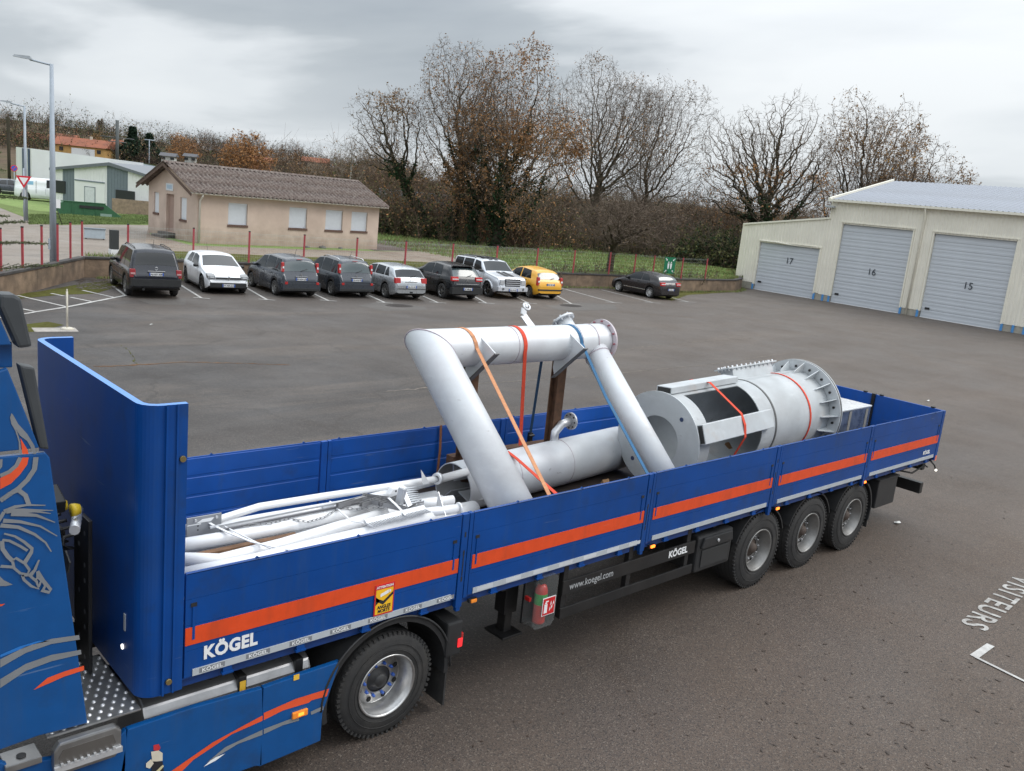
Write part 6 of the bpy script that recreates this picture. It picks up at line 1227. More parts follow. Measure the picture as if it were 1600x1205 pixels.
# axle group
def truck_wheel(rad, w, rimr, deep, m_rim, holes=10, hubm=None):
    tb = MB(); pf = [(rimr, w*.02), (rimr+.02, -.004), (rimr+.06, -.012), (rad-.14, -.010), (rad-.07, .0), (rad-.03, .012), (rad-.006, .03), (rad, .05), (rad, w-.05), (rad-.006, w-.03), (rad-.07, w), (rimr, w-.01)]
    tb.lathe(pf, 'Y', n=56)
    for g_ in (.25, .42, .58, .75): tb.lathe([(rad+.0015, w*g_-.005), (rad+.0015, w*g_+.005)], 'Y', n=56, m=1)
    for k in range(60):
        a = 2*PI*k/60; c, s_ = math.cos(a), math.sin(a); tb.box((c*(rad-.008), .024, s_*(rad-.008)), (.03, .030, .022), Matrix.Rotation(-a, 3, 'Y'))
    for rr in (rimr+.05, rad-.10): tb.tube([(rr*math.cos(a), -.012, rr*math.sin(a)) for a in np.linspace(0, 2*PI, 57)[:-1]], .0035, 4, closed=True, caps=False)
    rb = MB(); rb.lathe([(rimr+.004, .006), (rimr+.012, -.014), (rimr-.002, -.016), (rimr-.012, 0), (rimr-.02, .03), (rimr-.035, .05), (rimr-.04, deep), (rimr-.055, deep+.03), (rimr-.062, deep+.0), (.17, deep-.0), (.16, deep-.02), (.125, deep-.02)], 'Y', n=48)
    hb = MB()
    for k in range(holes):
        a = 2*PI*(k+.5)/holes; hb.lathe([(0, 0), (.027, 0)], 'Y', (.205*math.cos(a), deep-.004, .205*math.sin(a)), 12)
    nb = MB()
    for k in range(10):
        a = 2*PI*k/10; nb.lathe([(0, -.03), (.013, -.028), (.017, .0)], 'Y', (.155*math.cos(a), deep-.02, .155*math.sin(a)), 6)
    cb = MB(); cb.lathe([(0, deep-.085), (.055, deep-.08), (.07, deep-.06), (.085, deep-.02), (.128, deep-.01)], 'Y', n=24)
    return tb, rb, hb, nb, cb
HUBM = mat('hub_brown', (.075, .055, .045), .7, var=.2); NUT = mat('wheel_nut', (.30, .30, .31), .4, metal=.6); GROOVE = mat('tyre_groove', (.012, .012, .012), .8)
protos = {}
def put_wheel(kind, parent, x, y, z, flip):
    we = bpy.data.objects.new('wheel', None); link(we, parent); we.location = (x, y, z); we.rotation_euler = (0, 0, PI if flip else 0)
    if kind not in protos:
        rad, w, rimr, deep, m_rim, hm, holes, nm = kind; tb, rb, hb, nb, cb = truck_wheel(rad, w, rimr, deep, MATS[m_rim], holes)
        protos[kind] = [tb.build('tyre', [RUBBER, GROOVE], we), rb.build('rim', MATS[m_rim], we), hb.build('rim_holes', GROOVE, we), nb.build('wheel_nuts', MATS[nm], we), cb.build('hub', MATS[hm], we)]
        for q_ in protos[kind][2:4]: q_['kind'] = 'stuff'
    else:
        for s_ in protos[kind]: c_ = s_.copy(); COL.objects.link(c_); c_.parent = we
    return we
TK = (.54, .38, .292, .13, 'rim_silver', 'hub_brown', 8, 'wheel_nut')
for ax in (8.01, 9.33, 10.66):
    put_wheel(TK, T, ax, .06, .54, False); put_wheel(TK, T, ax, TW-.06, .54, True)
    MB().cyl((ax, .4, .54), (ax, TW-.4, .54), .07, 12).build('axle', BLACKM, T)
    for y in (.06, TW-.44):
        b = MB(); pts = [(ax+.62*math.cos(a), .54+.62*math.sin(a)) for a in np.linspace(.35, PI-.35, 12)]; pts += [(ax+.60*math.cos(a), .54+.60*math.sin(a)) for a in np.linspace(PI-.35, .35, 12)]
        b.prism([(p[0], min(p[1], 1.16)) for p in pts], 'Y', y, y+.38); b.build('mudguard', BLACKP, T)
b = MB(); pts = [(10.66+.64*math.cos(a), .54+.62*math.sin(a)) for a in np.linspace(-.25, .95, 9)]; pts += [(10.66+.61*math.cos(a), .54+.59*math.sin(a)) for a in np.linspace(.95, -.25, 9)]; b.prism(pts, 'Y', .05, .42); b.build('mudguard', BLACKP, T)
MB().b2((11.30, .08, .25), (11.32, .42, .62)).build('mud_flap', RUBBER, T)
o = MB().b2((11.42, .05, .55), (12.1, .60, 1.02)).build('pallet_box', BLACKP, T, bevel=.015); MB().b2((11.40, .03, 1.021), (12.12, .6, 1.04)).build('box_lid', BLACKP, o)
# markers
for x in (2.85, 5.55, 8.25, 10.78): 
    MB().b2((x-.05, .010, 1.10), (x+.05, .04, 1.135)).build('marker_housing', BLACKP, T); MB().b2((x-.035, -.006, 1.10), (x+.035, .010, 1.133)).build('side_marker', AMBER if x != 2.85 else AMBERLENS, T, bevel=.006)
# rear bumper and lights
b = MB(); b.b2((13.25, .10, .50), (13.37, TW-.10, .70)); b.build('rear_bumper', BLACKM, T, bevel=.015)
for y in (.75, 1.75): MB().b2((12.3, y, .68), (13.3, y+.07, .80)).build('bumper_arm', BLACKM, T)
b = MB(); b.b2((13.22, .12, .93), (13.34, .62, 1.07)); o = b.build('light_housing', BLACKP, T, bevel=.02); MB().b2((13.341, .16, .95), (13.352, .58, 1.05)).build('tail_light', REDLENS, o); b = MB(); b.b2((13.22, TW-.62, .93), (13.34, TW-.12, 1.07)); o = b.build('light_housing', BLACKP, T, bevel=.02); MB().b2((13.341, TW-.58, .95), (13.352, TW-.16, 1.05)).build('tail_light', REDLENS, o)
MB().tube([(12.5, .25, 1.0), (12.9, .15, .92), (13.3, .12, 1.02), (13.38, .1, .98)], .015, 6).build('cable', RUBBER, T); MB().cyl((12.45, .3, 1.0), (13.1, .3, 1.0), .06, 10).build('air_tank', BLACKM, T)
MB().tube([(13.30, .06, 1.14), (13.36, -.02, 1.05), (13.38, -.04, .99)], .014, 6).build('lamp_stalk', BLACKP, T); b = MB(); b.lathe([(0, -.02), (.014, -.014), (.019, 0), (.014, .014), (0, .02)], 'Z', (13.39, -.05, .965), 12); b.build('outline_lamp', WHITELIT, T)
MB().b2((13.36, -.01, 1.13), (13.41, .05, 1.22)).build('rear_reflector', mat('orange_reflector', (.8, .2, .1), .3), T)
# tyre-level clutter under the deck: air tank, coils
for (x0, x1, y, r_) in ((7.4, 8.2, 1.1, .12), (5.0, 5.9, 1.9, .15)): MB().cyl((x0, y, .72), (x1, y, .72), r_, 14).build('air_tank', BLACKM, T)
# fire extinguisher stands inside its housing
ex = thing('fire_extinguisher', 'red fire extinguisher with a green band inside the clear box under the trailer', 'fire extinguisher', (3.845, .075, .60)); EXR = mat('extinguisher_red', (.60, .03, .02), .3, coat=.5)
MB().lathe([(0, 0), (.066, .0), (.068, .02), (.068, .36), (.05, .41), (.02, .43), (.0, .43)], 'Z', n=20).build('cylinder', EXR, ex); MB().lathe([(.0695, .21), (.0695, .33)], 'Z', n=20).build('green_band', mat('band_green', (.02, .40, .06), .4), ex); MB().b2((-.03, -.02, .43), (.05, .02, .48)).build('valve', BLACKP, ex)

# ======================= THE TRACTOR =======================
K = thing('truck_tractor', 'blue lorry tractor with orange and grey swooshes coupled to the trailer', 'lorry')
YC = .03
def cx(u, v, y=YC): p = ony(u, v, y); return (p[0], p[2])
# cab fairing: lower panel, upper panel, roof panel, each a thick sheet ahead of the gap
def panel(name, pts, m, y0=YC, th=.05, parent=K, bev=.008):
    b = MB(); b.prism(pts, 'Y', y0, y0+th); return b.build(name, m, parent, bevel=bev)
lo = panel('cab_side_panel', [cx(78, 716), (-.845, 3.04), (-1.6, 3.05), (-3.3, 3.05), (-3.3, 1.2), (-1.35, 1.02), cx(0, 1172), cx(60, 1150), cx(100, 1140), cx(137, 1130)], CABBLUE)
up = panel('cab_side_panel', [(-.88, 3.075), cx(12, 576), (-1.11, 3.57), (-3.3, 3.60), (-3.3, 3.07)], CABBLUE)
pu = panel('cab_side_panel', [(-3.3, 3.72), (-3.3, 3.97), (-1.3, 4.00), cx(0, 466), (-1.115, 3.99), (-1.02, 3.73)], CABBLUE, YC+.01)
nk = panel('cab_neck', [(-3.3, 3.575), (-3.3, 3.735), (-1.0, 3.735), (-1.0, 3.575)], CABBLUE, YC+.09)
SPOIL = mat('spoiler_grey', (.045, .05, .055), .5, var=.1)
panel('spoiler_edge', [cx(30, 570), cx(54, 574), cx(77, 703), (-.878, 3.07)], SPOIL, YC-.005, .10, bev=.015)
panel('spoiler_edge', [cx(0, 459), cx(22, 460), cx(33, 466), cx(51, 542), cx(29, 545), cx(0, 480)], SPOIL, YC-.005, .14, bev=.02)
# cab body behind the fairing
b = MB(); b.b2((-3.25, .14, 1.15), (-1.35, TW-.14, 3.35)); b.prism([(-3.25, 3.35), (-3.1, 3.75), (-2.5, 3.93), (-1.35, 3.93), (-1.35, 3.35)], 'Y', .16, TW-.16); b.build('cab_body', CABBLUE, K, bevel=.04)
MB().b2((-1.345, .2, 1.2), (-1.33, TW-.2, 3.85)).build('cab_rear_wall', mat('cab_back', (.02, .04, .10), .5), K)
panel('cab_side_panel', [(-3.3, 3.05), (-3.3, 1.2), (-1.35, 1.02), (-.72, 1.1), (-.845, 3.05)], CABBLUE, TW-.08); panel('cab_side_panel', [(-3.3, 3.08), (-.85, 3.08), (-1.08, 3.99), (-3.3, 3.97)], CABBLUE, TW-.08)
MB().b2((-3.2, .135, 2.1), (-2.0, .14, 3.0)).build('side_window', GLASS, K)
# horned-animal line art and swooshes, printed on the panel
def print2(name, pts, m, y=YC-.0035, parent=lo):
    P = [cx(u, v) for u, v in pts]; b = MB(); n = len(P); b.add([(x, y, z) for x, z in P], [tuple(range(n))]); o = b.build(name, m, parent); bm = bmesh.new(); bm.from_mesh(o.data); bmesh.ops.triangulate(bm, faces=bm.faces); bmesh.ops.recalc_face_normals(bm, faces=bm.faces)
    for f in bm.faces:
        if f.normal.y > 0: f.normal_flip()
    bm.to_mesh(o.data); bm.free(); return o
def zz(pts): return [(x/3.546, 620+y/3.546) for x, y in pts]     # sightings taken on an enlargement of the panel
LN = [0]
def line2(name, pts, w, m=None, parent=None, y=YC-.004):
    LN[0] += 1; y -= .0005*LN[0]
    P = [np.array(cx(u, v)) for u, v in zz(pts)]; k = len(P); up_ = []; dn = []
    for i, p in enumerate(P):
        d = P[min(i+1, k-1)]-P[max(i-1, 0)]; d = d/(np.linalg.norm(d)+1e-9); n_ = np.array([-d[1], d[0]]); t = i/(k-1); ww = (w if not hasattr(w, '__len__') else w[0]+(w[1]-w[0])*t)*.27; up_.append(p+n_*ww); dn.append(p-n_*ww)
    b = MB(); b.add([(q[0], y, q[1]) for q in up_]+[(q[0], y, q[1]) for q in dn], [(i, i+1, k+i+1, k+i) for i in range(k-1)]); o = b.build(name, m or GREYL, parent or lo); return o
GREYL = mat('grey_line', (.20, .21, .225), .4); ORL = mat('orange_print', (.72, .09, .03), .4)
print2('print', zz([(62, 90), (55, 115), (62, 150), (85, 190), (103, 250), (105, 316), (118, 316), (112, 250), (95, 195), (88, 180), (110, 215), (150, 245), (175, 290), (182, 316), (200, 316), (190, 270), (150, 205), (100, 150), (72, 100)]), GREYL, YC-.0035, up)
print2('print', zz([(112, 228), (125, 250), (150, 290), (157, 316), (122, 316), (118, 270)]), ORL, YC-.005, up)
print2('print', zz([(122, 336), (158, 336), (150, 375), (110, 430), (60, 480), (0, 512), (0, 450), (50, 425), (95, 385)]), ORL)
line2('print', [(112, 336), (90, 380), (50, 415), (0, 437)], .045); line2('print', [(198, 334), (190, 400), (150, 460), (100, 508), (50, 540), (0, 575)], .055)
line2('print', [(5, 345), (3, 385), (-10, 400)], .03)
line2('print', [(100, 515), (140, 545), (160, 600)], .05); line2('print', [(100, 520), (45, 540), (20, 570)], .03); line2('print', [(20, 635), (80, 608), (150, 598), (250, 600)], (.05, .012)); line2('print', [(35, 632), (130, 625), (293, 628)], (.06, .008)); line2('print', [(60, 638), (190, 632), (280, 645)], (.05, .008)); line2('print', [(60, 645), (200, 655), (303, 694)], (.06, .01)); line2('print', [(15, 684), (110, 690), (220, 715), (315, 770)], (.05, .01)); line2('print', [(0, 710), (100, 720), (190, 760), (250, 805), (282, 856)], (.05, .012)); line2('print', [(20, 635), (0, 670), (-20, 700)], .04)
line2('print', [(10, 790), (50, 795), (110, 825), (150, 850)], .03); line2('print', [(20, 755), (80, 770), (130, 800), (175, 838), (170, 860), (135, 915)], (.02, .05)); line2('print', [(8, 795), (12, 840), (40, 880), (66, 905)], .045); line2('print', [(66, 905), (85, 890), (135, 920), (160, 955), (150, 980), (110, 975), (75, 945), (66, 905)], .03); line2('print', [(0, 935), (70, 940)], .035); line2('print', [(120, 985), (160, 985), (200, 1020), (210, 1060), (170, 1045), (130, 1010), (120, 985)], .03); line2('print', [(165, 985), (190, 955), (213, 900)], (.05, .02)); line2('print', [(205, 962), (235, 1010), (278, 1065), (270, 1080), (225, 1068)], .035); line2('print', [(205, 962), (205, 1000), (190, 1010)], .03); line2('print', [(210, 1000), (225, 1015), (210, 1050)], .025); line2('print', [(232, 1015), (248, 1040), (235, 1065)], .03)
print2('print', zz([(-10, 985), (20, 1015), (70, 1040), (30, 1048), (-10, 1048)]), GREYL); print2('print', zz([(-10, 1150), (28, 1146), (10, 1158), (-10, 1162)]), ORL)
print2('print', [(0, 1030), (40, 1010), (80, 998), (123, 992), (124.5, 999), (80, 1006), (40, 1020), (0, 1043)], GREYL); print2('print', [(0, 1061), (40, 1037), (80, 1023), (126, 1015), (127, 1022), (80, 1033), (40, 1048), (0, 1075)], GREYL); print2('print', [(52, 1078), (74, 1059), (100, 1049), (131, 1040), (131, 1047), (100, 1057), (75, 1068)], ORL)
LB = mat('light_blue_line', (.02, .16, .50), .4)
print2('print', [(0, 1023), (30, 1010), (60, 1001), (78, 1001), (50, 1007), (0, 1027)], LB)
# lower side skirt panels
sk1 = panel('side_skirt', [(-3.3, .25), (-3.3, .95), (-1.4, .86), cx(0, 1189), cx(15, 1194), cx(100, 1181), cx(184, 1150), cx(196, 1138), cx(196, 1192), cx(190, 1250), (-.45, .25)], CABBLUE, YC-.02)
sk2 = panel('side_skirt', [cx(198, 1138), cx(300, 1104), cx(408, 1074), cx(408, 1195), (.66, .22), (-.44, .25)], CABBLUE, YC-.02)
sk3 = panel('side_skirt', [cx(410, 1073), cx(470, 1052), cx(530, 1032), cx(522, 1055), cx(502, 1113), cx(499, 1156), (.70, .20)], CABBLUE, YC-.02)
def skp(name, pts, m, par, y=YC-.024): return print2(name, pts, m, y, par)
skp('print', [(262, 1205), (330, 1158), (400, 1120), (408, 1116), (408, 1124), (360, 1145), (300, 1185), (275, 1210)], ORL, sk2); skp('print', [(410, 1112), (460, 1090), (512, 1074), (508, 1086), (485, 1092), (480, 1096), (440, 1108), (410, 1123)], ORL, sk3)
skp('print', [(320, 1190), (350, 1165), (408, 1138), (408, 1146), (370, 1160)], GREYL, sk2); skp('print', [(410, 1137), (455, 1120), (465, 1118), (465, 1124), (440, 1131), (410, 1145)], GREYL, sk3); skp('print', [(316, 1196), (330, 1183), (350, 1175), (335, 1186)], WHITEP, sk2); skp('print', [(483, 1110), (503, 1101), (503, 1107), (484, 1115)], GREYL, sk3)
# small ice-hockey figure decal
HK = [((238, 1162), (246, 1160), (249, 1166), (246, 1171), (238, 1170), mat('decal_red', (.5, .03, .04), .5)), ((234, 1172), (246, 1170), (252, 1174), (252, 1186), (236, 1188), mat('decal_pale', (.6, .55, .45), .5)), ((236, 1187), (252, 1187), (254, 1205), (246, 1200), (234, 1206), INK), ((226, 1190), (234, 1183), (238, 1190), (232, 1198), (226, 1196), mat('decal_pale', (.6, .55, .45), .5)), ((238, 1205), (252, 1192), (254, 1194), (242, 1208), (238, 1208), mat('decal_stick', (.55, .5, .3), .5))]
for i, q in enumerate(HK): print2('print', list(q[:5]), q[5], YC-.024-.0012*i, sk2)
mk = MB(); p0 = cx(464, 1113); mk.b2((p0[0]-.06, -.012, p0[1]-.03), (p0[0]+.08, .012, p0[1]+.028)); o = mk.build('side_marker', AMBERLENS, K, bevel=.008); mk = MB(); mk.b2((p0[0]-.01, -.016, p0[1]-.012), (p0[0]+.04, -.0121, p0[1]+.014)); mk.build('marker_bulb', AMBER, o)
# tank, step, catwalk
FT = mat('tank_aluminium', (.36, .36, .37), .32, metal=.75, var=.1, dirt=.35, dirtcol=(.12, .11, .10))
b = MB(); b.prism([(.13, .40), (.16, .34), (.22, .31), (.60, .31), (.68, .36), (.70, .44), (.70, .86), (.66, .94), (.58, .98), (.25, .98), (.17, .95), (.13, .88)], 'X', -.18, 1.2); tk = b.build('fuel_tank', FT, K, bevel=.02)
for x in (.55, 1.05): 
    o = MB().b2((x, .12, .30), (x+.07, .71, .992)).build('tank_strap', BLACKM, K, bevel=.01); 
    if x < 1: MB().b2((x+.01, .122, .86), (x+.06, .118, .95)).build('yellow_label', mat('label_yellow', (.75, .45, .05), .5), o)
MB().lathe([(0, .05), (.08, .045), (.085, 0)], 'Z', (.93, .38, .98), 20).build('fuel_cap', BLACKP, K); MB().b2((.97, .004, .885), (1.02, .0095, .93)).build('yellow_label', mat('label_yellow', (.75, .45, .05), .5), K)
CW = mat('chequer_plate', (.34, .34, .34), .35, metal=.8, var=.12, dirt=.3, dirtcol=(.12, .11, .1))
b = MB(); b.b2((-.86, .02, 1.035), (-.24, .92, 1.05)); cw = b.build('catwalk_plate', CW, K, bevel=.003); b = MB()
for i in range(8):
    for j in range(12):
        x, y = -.82+i*.075, .06+j*.072; b.lathe([(.0, .012), (.010, .011), (.017, 0)], 'Z', (x+.037*(j % 2), y, 1.05), 8)
b.build('plate_studs', STEEL, cw)['kind'] = 'stuff'
b = MB(); b.prism([(-.83, .78), (-.44, .78), (-.40, .84), (-.40, .98), (-.44, 1.02), (-.80, 1.02), (-.84, .97), (-.84, .84)], 'Y', -.055, .012); st = b.build('step_box', CW, K, bevel=.015); b = MB(); b.prism([(-.80, .86), (-.47, .86), (-.44, .90), (-.46, .97), (-.78, .97), (-.81, .92)], 'Y', -.058, -.0553); b.build('step_recess', mat('step_dark', (.16, .15, .14), .4, metal=.6), st)
b = MB(); b.b2((-.84, -.075, .82), (-.40, -.056, .86)); 
for k in range(9): b.b2((-.80+k*.042, -.08, .862), (-.785+k*.042, -.06, .878))
b.build('step_tread', STEEL, st)
o = MB().b2((-1.12, -.02, .90), (-.90, .16, .95)).build('bracket_plate', CW, K, bevel=.006); MB().cyl((-1.01, .05, .951), (-1.01, .05, .96), .03, 12).build('cable_eye', BLACKP, o)
# frame rails, fifth-wheel, rear fender, wheels
for y in (.82, 1.66): MB().b2((-3.2, y, .70), (2.7, y+.07, .95)).build('frame_rail', BLACKM, K)
MB().lathe([(0, 1.10), (.45, 1.10), (.47, 1.06), (.3, 1.0)], 'Z', (1.7, TW/2, 0), 28).build('fifth_wheel', BLACKM, K)
KW = (.50, .30, .292, .155, 'wheel_alloy', 'hub_black', 8, 'nut_blue'); mat('hub_black', (.03, .03, .032), .5); mat('nut_blue', (.03, .10, .42), .4)
put_wheel(KW, K, 1.94, .05, .50, False); put_wheel(KW, K, 1.94, TW-.05, .50, True)
put_wheel(KW, K, -2.2, .06, .50, False); put_wheel(KW, K, -2.2, TW-.06, .50, True)
for y in (.36, TW-.66): MB().lathe([(.29, 0), (.45, 0), (.5, .03), (.5, .27), (.45, .3), (.29, .3)], 'Y', (1.94, y, .5), 40).build('inner_tyre', RUBBER, K)
MB().cyl((1.94, .3, .5), (1.94, TW-.3, .5), .14, 14).build('axle', BLACKM, K)
def fender(y0, y1):
    b = MB(); ro, ri = .66, .615; A0, A1 = -.10, PI+.22; N_ = 26
    po = [(1.94+ro*math.cos(a)*1.03, .50+ro*math.sin(a)) for a in np.linspace(A0, A1, N_)]; pi_ = [(1.94+ri*math.cos(a)*1.03, .50+ri*math.sin(a)) for a in np.linspace(A1, A0, N_)]
    b.prism(po+pi_, 'Y', y0, y1); return b.build('rear_fender', BLACKP, K)
f1 = fender(.02, .60); fender(TW-.6, TW-.02)
for a_ in (.66,): 
    b = MB(); pts = [(1.94+.672*math.cos(a)*1.03, .012, .50+.672*math.sin(a)) for a in np.linspace(.0, PI, 30)]; b.tube(pts, .012, 6); b.build('fender_rim', BLACKP, f1)
MB().b2((2.60, .03, .08), (2.62, .62, .72)).build('mud_flap', RUBBER, K); MB().b2((2.56, .0, .60), (2.74, .62, .95)).build('light_bracket', BLACKP, K, bevel=.02)
o = MB().b2((2.75, .02, .66), (2.78, .46, .80)).build('tail_light', REDLENS, K, bevel=.01); MB().b2((2.69, -.012, .68), (2.745, -.001, .77)).build('side_tail_light', REDLIT, K, bevel=.006)
b = MB(); b.prism([(2.3, 1.02), (2.75, .98), (2.95, .78), (2.9, .76), (2.7, .92), (2.3, .96)], 'Y', .62, .9); b.build('frame_end', BLACKM, K)
# coupling lines and perforated mast behind the cab
b = MB(); b.b2((-.40, .66, 1.06), (-.37, 1.0, 2.28)); o = b.build('perforated_mast', BLACKM, K, bevel=.006); hb = MB()
for k in range(9): hb.lathe([(0, 0), (.02, 0)], 'X', (-.402, .74+(.13 if k % 3 == 1 else 0), 1.16+k*.125), 10)
hb.build('mast_hole', mat('hole_grey', (.20, .20, .2), .6), o)
b = MB(); b.b2((-.50, 1.0, 1.06), (-.46, 2.0, 2.1)); b.build('mast_frame', BLACKM, K); b = MB(); b.box((-.60, .80, 2.44), (.12, .22, .10), Matrix.Rotation(.3, 3, 'X')); b.build('coupling_block', BLACKP, K, bevel=.01)
YC_ = mat('coupling_yellow', (.72, .50, .03), .4); RC_ = mat('hose_black', (.02, .02, .02), .5)
for (y, z, m_) in ((.45, 2.47, YC_), (.75, 2.40, YC_)): MB().lathe([(0, .03), (.035, .03), (.045, 0), (.045, -.03), (0, -.03)], 'X', (-.55, y, z), 14).build('gladhand', m_, K)
MB().cyl((-.60, .30, 2.38), (-.45, .72, 2.36), .035, 10).build('coupling', STEEL, K)
for k in range(4):
    y = .55+.14*k; pts = []
    for i in range(26):
        t = i/25; pts.append((-.55-.35*t+.05*math.cos(i*1.9), y+.15*t+.05*math.sin(i*1.9), 2.25-1.0*math.sin(t*PI)*.35+.25*t)) 
    MB().tube(pts, .013, 6).build('air_hose', RC_, K)
MB().box((-.48, 1.0, 1.95), (.01, .36, .12), Matrix.Rotation(.5, 3, 'X')).build('number_plate', mat('grimy_plate', (.12, .12, .12), .5), K)
for (y, z, a_) in ((1.25, 1.3, .2), (1.5, 1.45, .3), (1.75, 1.2, .25)): MB().box((-.7, y, z), (.3, a_, .25)).build('air_tank', mat('grime_steel', (.05, .05, .048), .5, metal=.4), K, bevel=.03)
# ======================= THE LOAD =======================
# 1 the big pipe frame standing on rusty supports
PF = thing('pipe_frame', 'huge grey pipe frame with one horizontal pipe and two slanting legs above the trailer', 'steel pipe', (3.58, 1.92, 3.15))
def rel(o0): return lambda x, y, z: (x-o0[0], y-o0[1], z-o0[2])
q = rel((3.58, 1.92, 3.15)); RT = .225
# elbow mitre: top pipe and left leg in one welded tube
dl = Vector((3.52-3.58, .35-1.92, 1.885-3.15)).normalized()
e0 = Vector((3.58, 1.92, 3.15))
b = MB()
# leg: cut its upper end to a mitre plane with the top pipe
dx = Vector((1, 0, 0)); mn = (dx-(-dl)).normalized(); mn = (dx+(-1)*dl).normalized()
def mitred(a, d, L_, r, planeN, planeP, n=40, far_cut=None):
    """tube from plane (point planeP, normal planeN) along d for L_; ends flat"""
    up = Vector((0, 0, 1)) if abs(d.z) < .9 else Vector((1, 0, 0)); x = (up-d*up.dot(d)).normalized(); y = d.cross(x); V = []
    for j in range(n):
        t = 2*PI*j/n; o = a+(x*math.cos(t)+y*math.sin(t))*r; s = (planeP-o).dot(planeN)/d.dot(planeN); V.append(o+d*s)
    for j in range(n):
        t = 2*PI*j/n; o = a+d*L_+(x*math.cos(t)+y*math.sin(t))*r; V.append(o)
    return V, [(j, (j+1) % n, n+(j+1) % n, n+j) for j in range(n)]
N_ = (dx-dl).normalized()      # bisecting plane normal
V, F = mitred(e0, dl, 2.15, RT, N_, e0); b.add([q(*v) for v in V], F, 0, True); b.f.append(tuple(range(40, 80))); b.m.append(0); b.sm.append(False); b.build('left_leg', PIPEW, PF)
b = MB(); V, F = mitred(e0, dx, 2.80, RT, N_, e0); b.add([q(*v) for v in V], F, 0, True); b.build('top_pipe', PIPEW, PF)
# weld seam at the elbow
WELD = mat('weld_tint', (.42, .36, .40), .5, metal=.3)
b = MB(); up = Vector((0, 0, 1)); y_ = dx.cross(up); pts = []
for j in range(40):
    t = 2*PI*j/40; o = e0+(up*math.cos(t)+y_*math.sin(t))*RT; s = (e0-o).dot(N_)/dx.dot(N_); pts.append(q(*(o+dx*s)))
b.tube(pts, .008, 6, closed=True, caps=False); b.build('weld_seam', WELD, PF)
for xx_ in (1.15, 2.25):
    MB().tube([q(3.58+xx_, 1.92+(RT+.0)*math.cos(a), 3.15+(RT+.0)*math.sin(a)) for a in np.linspace(0, 2*PI, 41)[:-1]], .005, 5, closed=True, caps=False).build('weld_seam', WELD, PF)
# right strut
s0 = Vector((6.20, 1.92, 3.13)); s1 = Vector((5.97, .35, 1.88)); ds = (s1-s0).normalized(); MB().tube([q(*s0), q(*(s0+ds*2.15))], .163, 36).build('right_leg', PIPEW, PF)
b = MB(); pts = []
for j in range(28):
    t = 2*PI*j/28; x_ = ds.orthogonal().normalized(); yy = ds.cross(x_); o = s0+ds*.235+(x_*math.cos(t)+yy*math.sin(t))*.163; pts.append(q(*o))
b.tube(pts, .008, 5, closed=True, caps=False); b.build('weld_seam', WELD, PF)
# end flange, nozzles
fx = 6.42
b = MB(); b.cyl(q(fx-.03, 1.92, 3.15), q(fx, 1.92, 3.15), .285, 36); b.cyl(q(fx-.30, 1.92, 3.15), q(fx-.285, 1.92, 3.15), .232, 36); b.build('end_flange', mat('pinkish_flange', (.55, .50, .53), .4, metal=.25, var=.1, dirt=.3, dirtcol=(.5, .3, .34)), PF)
b = MB()
for k in range(12): a = 2*PI*k/12; b.cyl(q(fx-.055, 1.92+.258*math.cos(a), 3.15+.258*math.sin(a)), q(fx+.02, 1.92+.258*math.cos(a), 3.15+.258*math.sin(a)), .013, 6)
b.build('flange_bolts', mat('red_bolt', (.30, .10, .12), .5), PF)['kind'] = 'stuff'
nz = Vector((-.05, .72, .70)).normalized(); c0 = Vector((5.92, 1.98, 3.20)); MB().cyl(q(*c0), q(*(c0+nz*.25)), .11, 24).build('nozzle', PIPEW, PF); fl = MB(); fl.cyl(q(*(c0+nz*.25)), q(*(c0+nz*.28)), .16, 28); o = fl.build('nozzle_flange', STEEL, PF); b = MB(); xx = nz.orthogonal().normalized(); yy = nz.cross(xx)
for k in range(8): a = 2*PI*k/8; p = c0+nz*.225+(xx*math.cos(a)+yy*math.sin(a))*.137; b.cyl(q(*p), q(*(p+nz*.075)), .012, 6)
b.build('flange_bolt', STEEL, o)
for x in (4.16, 5.62):
    pd = Vector((0, -.73, .68)); pc = Vector((x, 1.72, 2.925)); nn_ = Vector((0, -.68, -.73))
    def pq(s, h, dx_): v = pc+pd*s+nn_*h; return q(v.x+dx_, v.y, v.z)
    b = MB(); P = [(.34, 0), (-.30, 0), (-.26, -.10), (-.18, -.17), (0, -.09), (.17, -.16), (.20, -.22), (.215, -.34)]; V = [pq(s, h, -.008) for s, h in P]+[pq(s, h, .008) for s, h in P]; n_ = len(P)
    b.add(V, [tuple(range(n_)), tuple(range(2*n_-1, n_-1, -1))]+[(i, i+n_, (i+1) % n_+n_, (i+1) % n_) for i in range(n_)]); b.build('support_gusset', PIPEW, PF)
    b = MB(); V = [pq(s, h, dx_) for dx_ in (-.035, .035) for s, h in ((-.34, .0), (.36, .0), (.36, .014), (-.34, .014))]; b.add(V, [(0, 1, 2, 3), (7, 6, 5, 4), (0, 4, 5, 1), (1, 5, 6, 2), (2, 6, 7, 3), (3, 7, 4, 0)]); b.build('support_plate', mat('plate_dark', (.12, .12, .125), .5, metal=.4), PF)
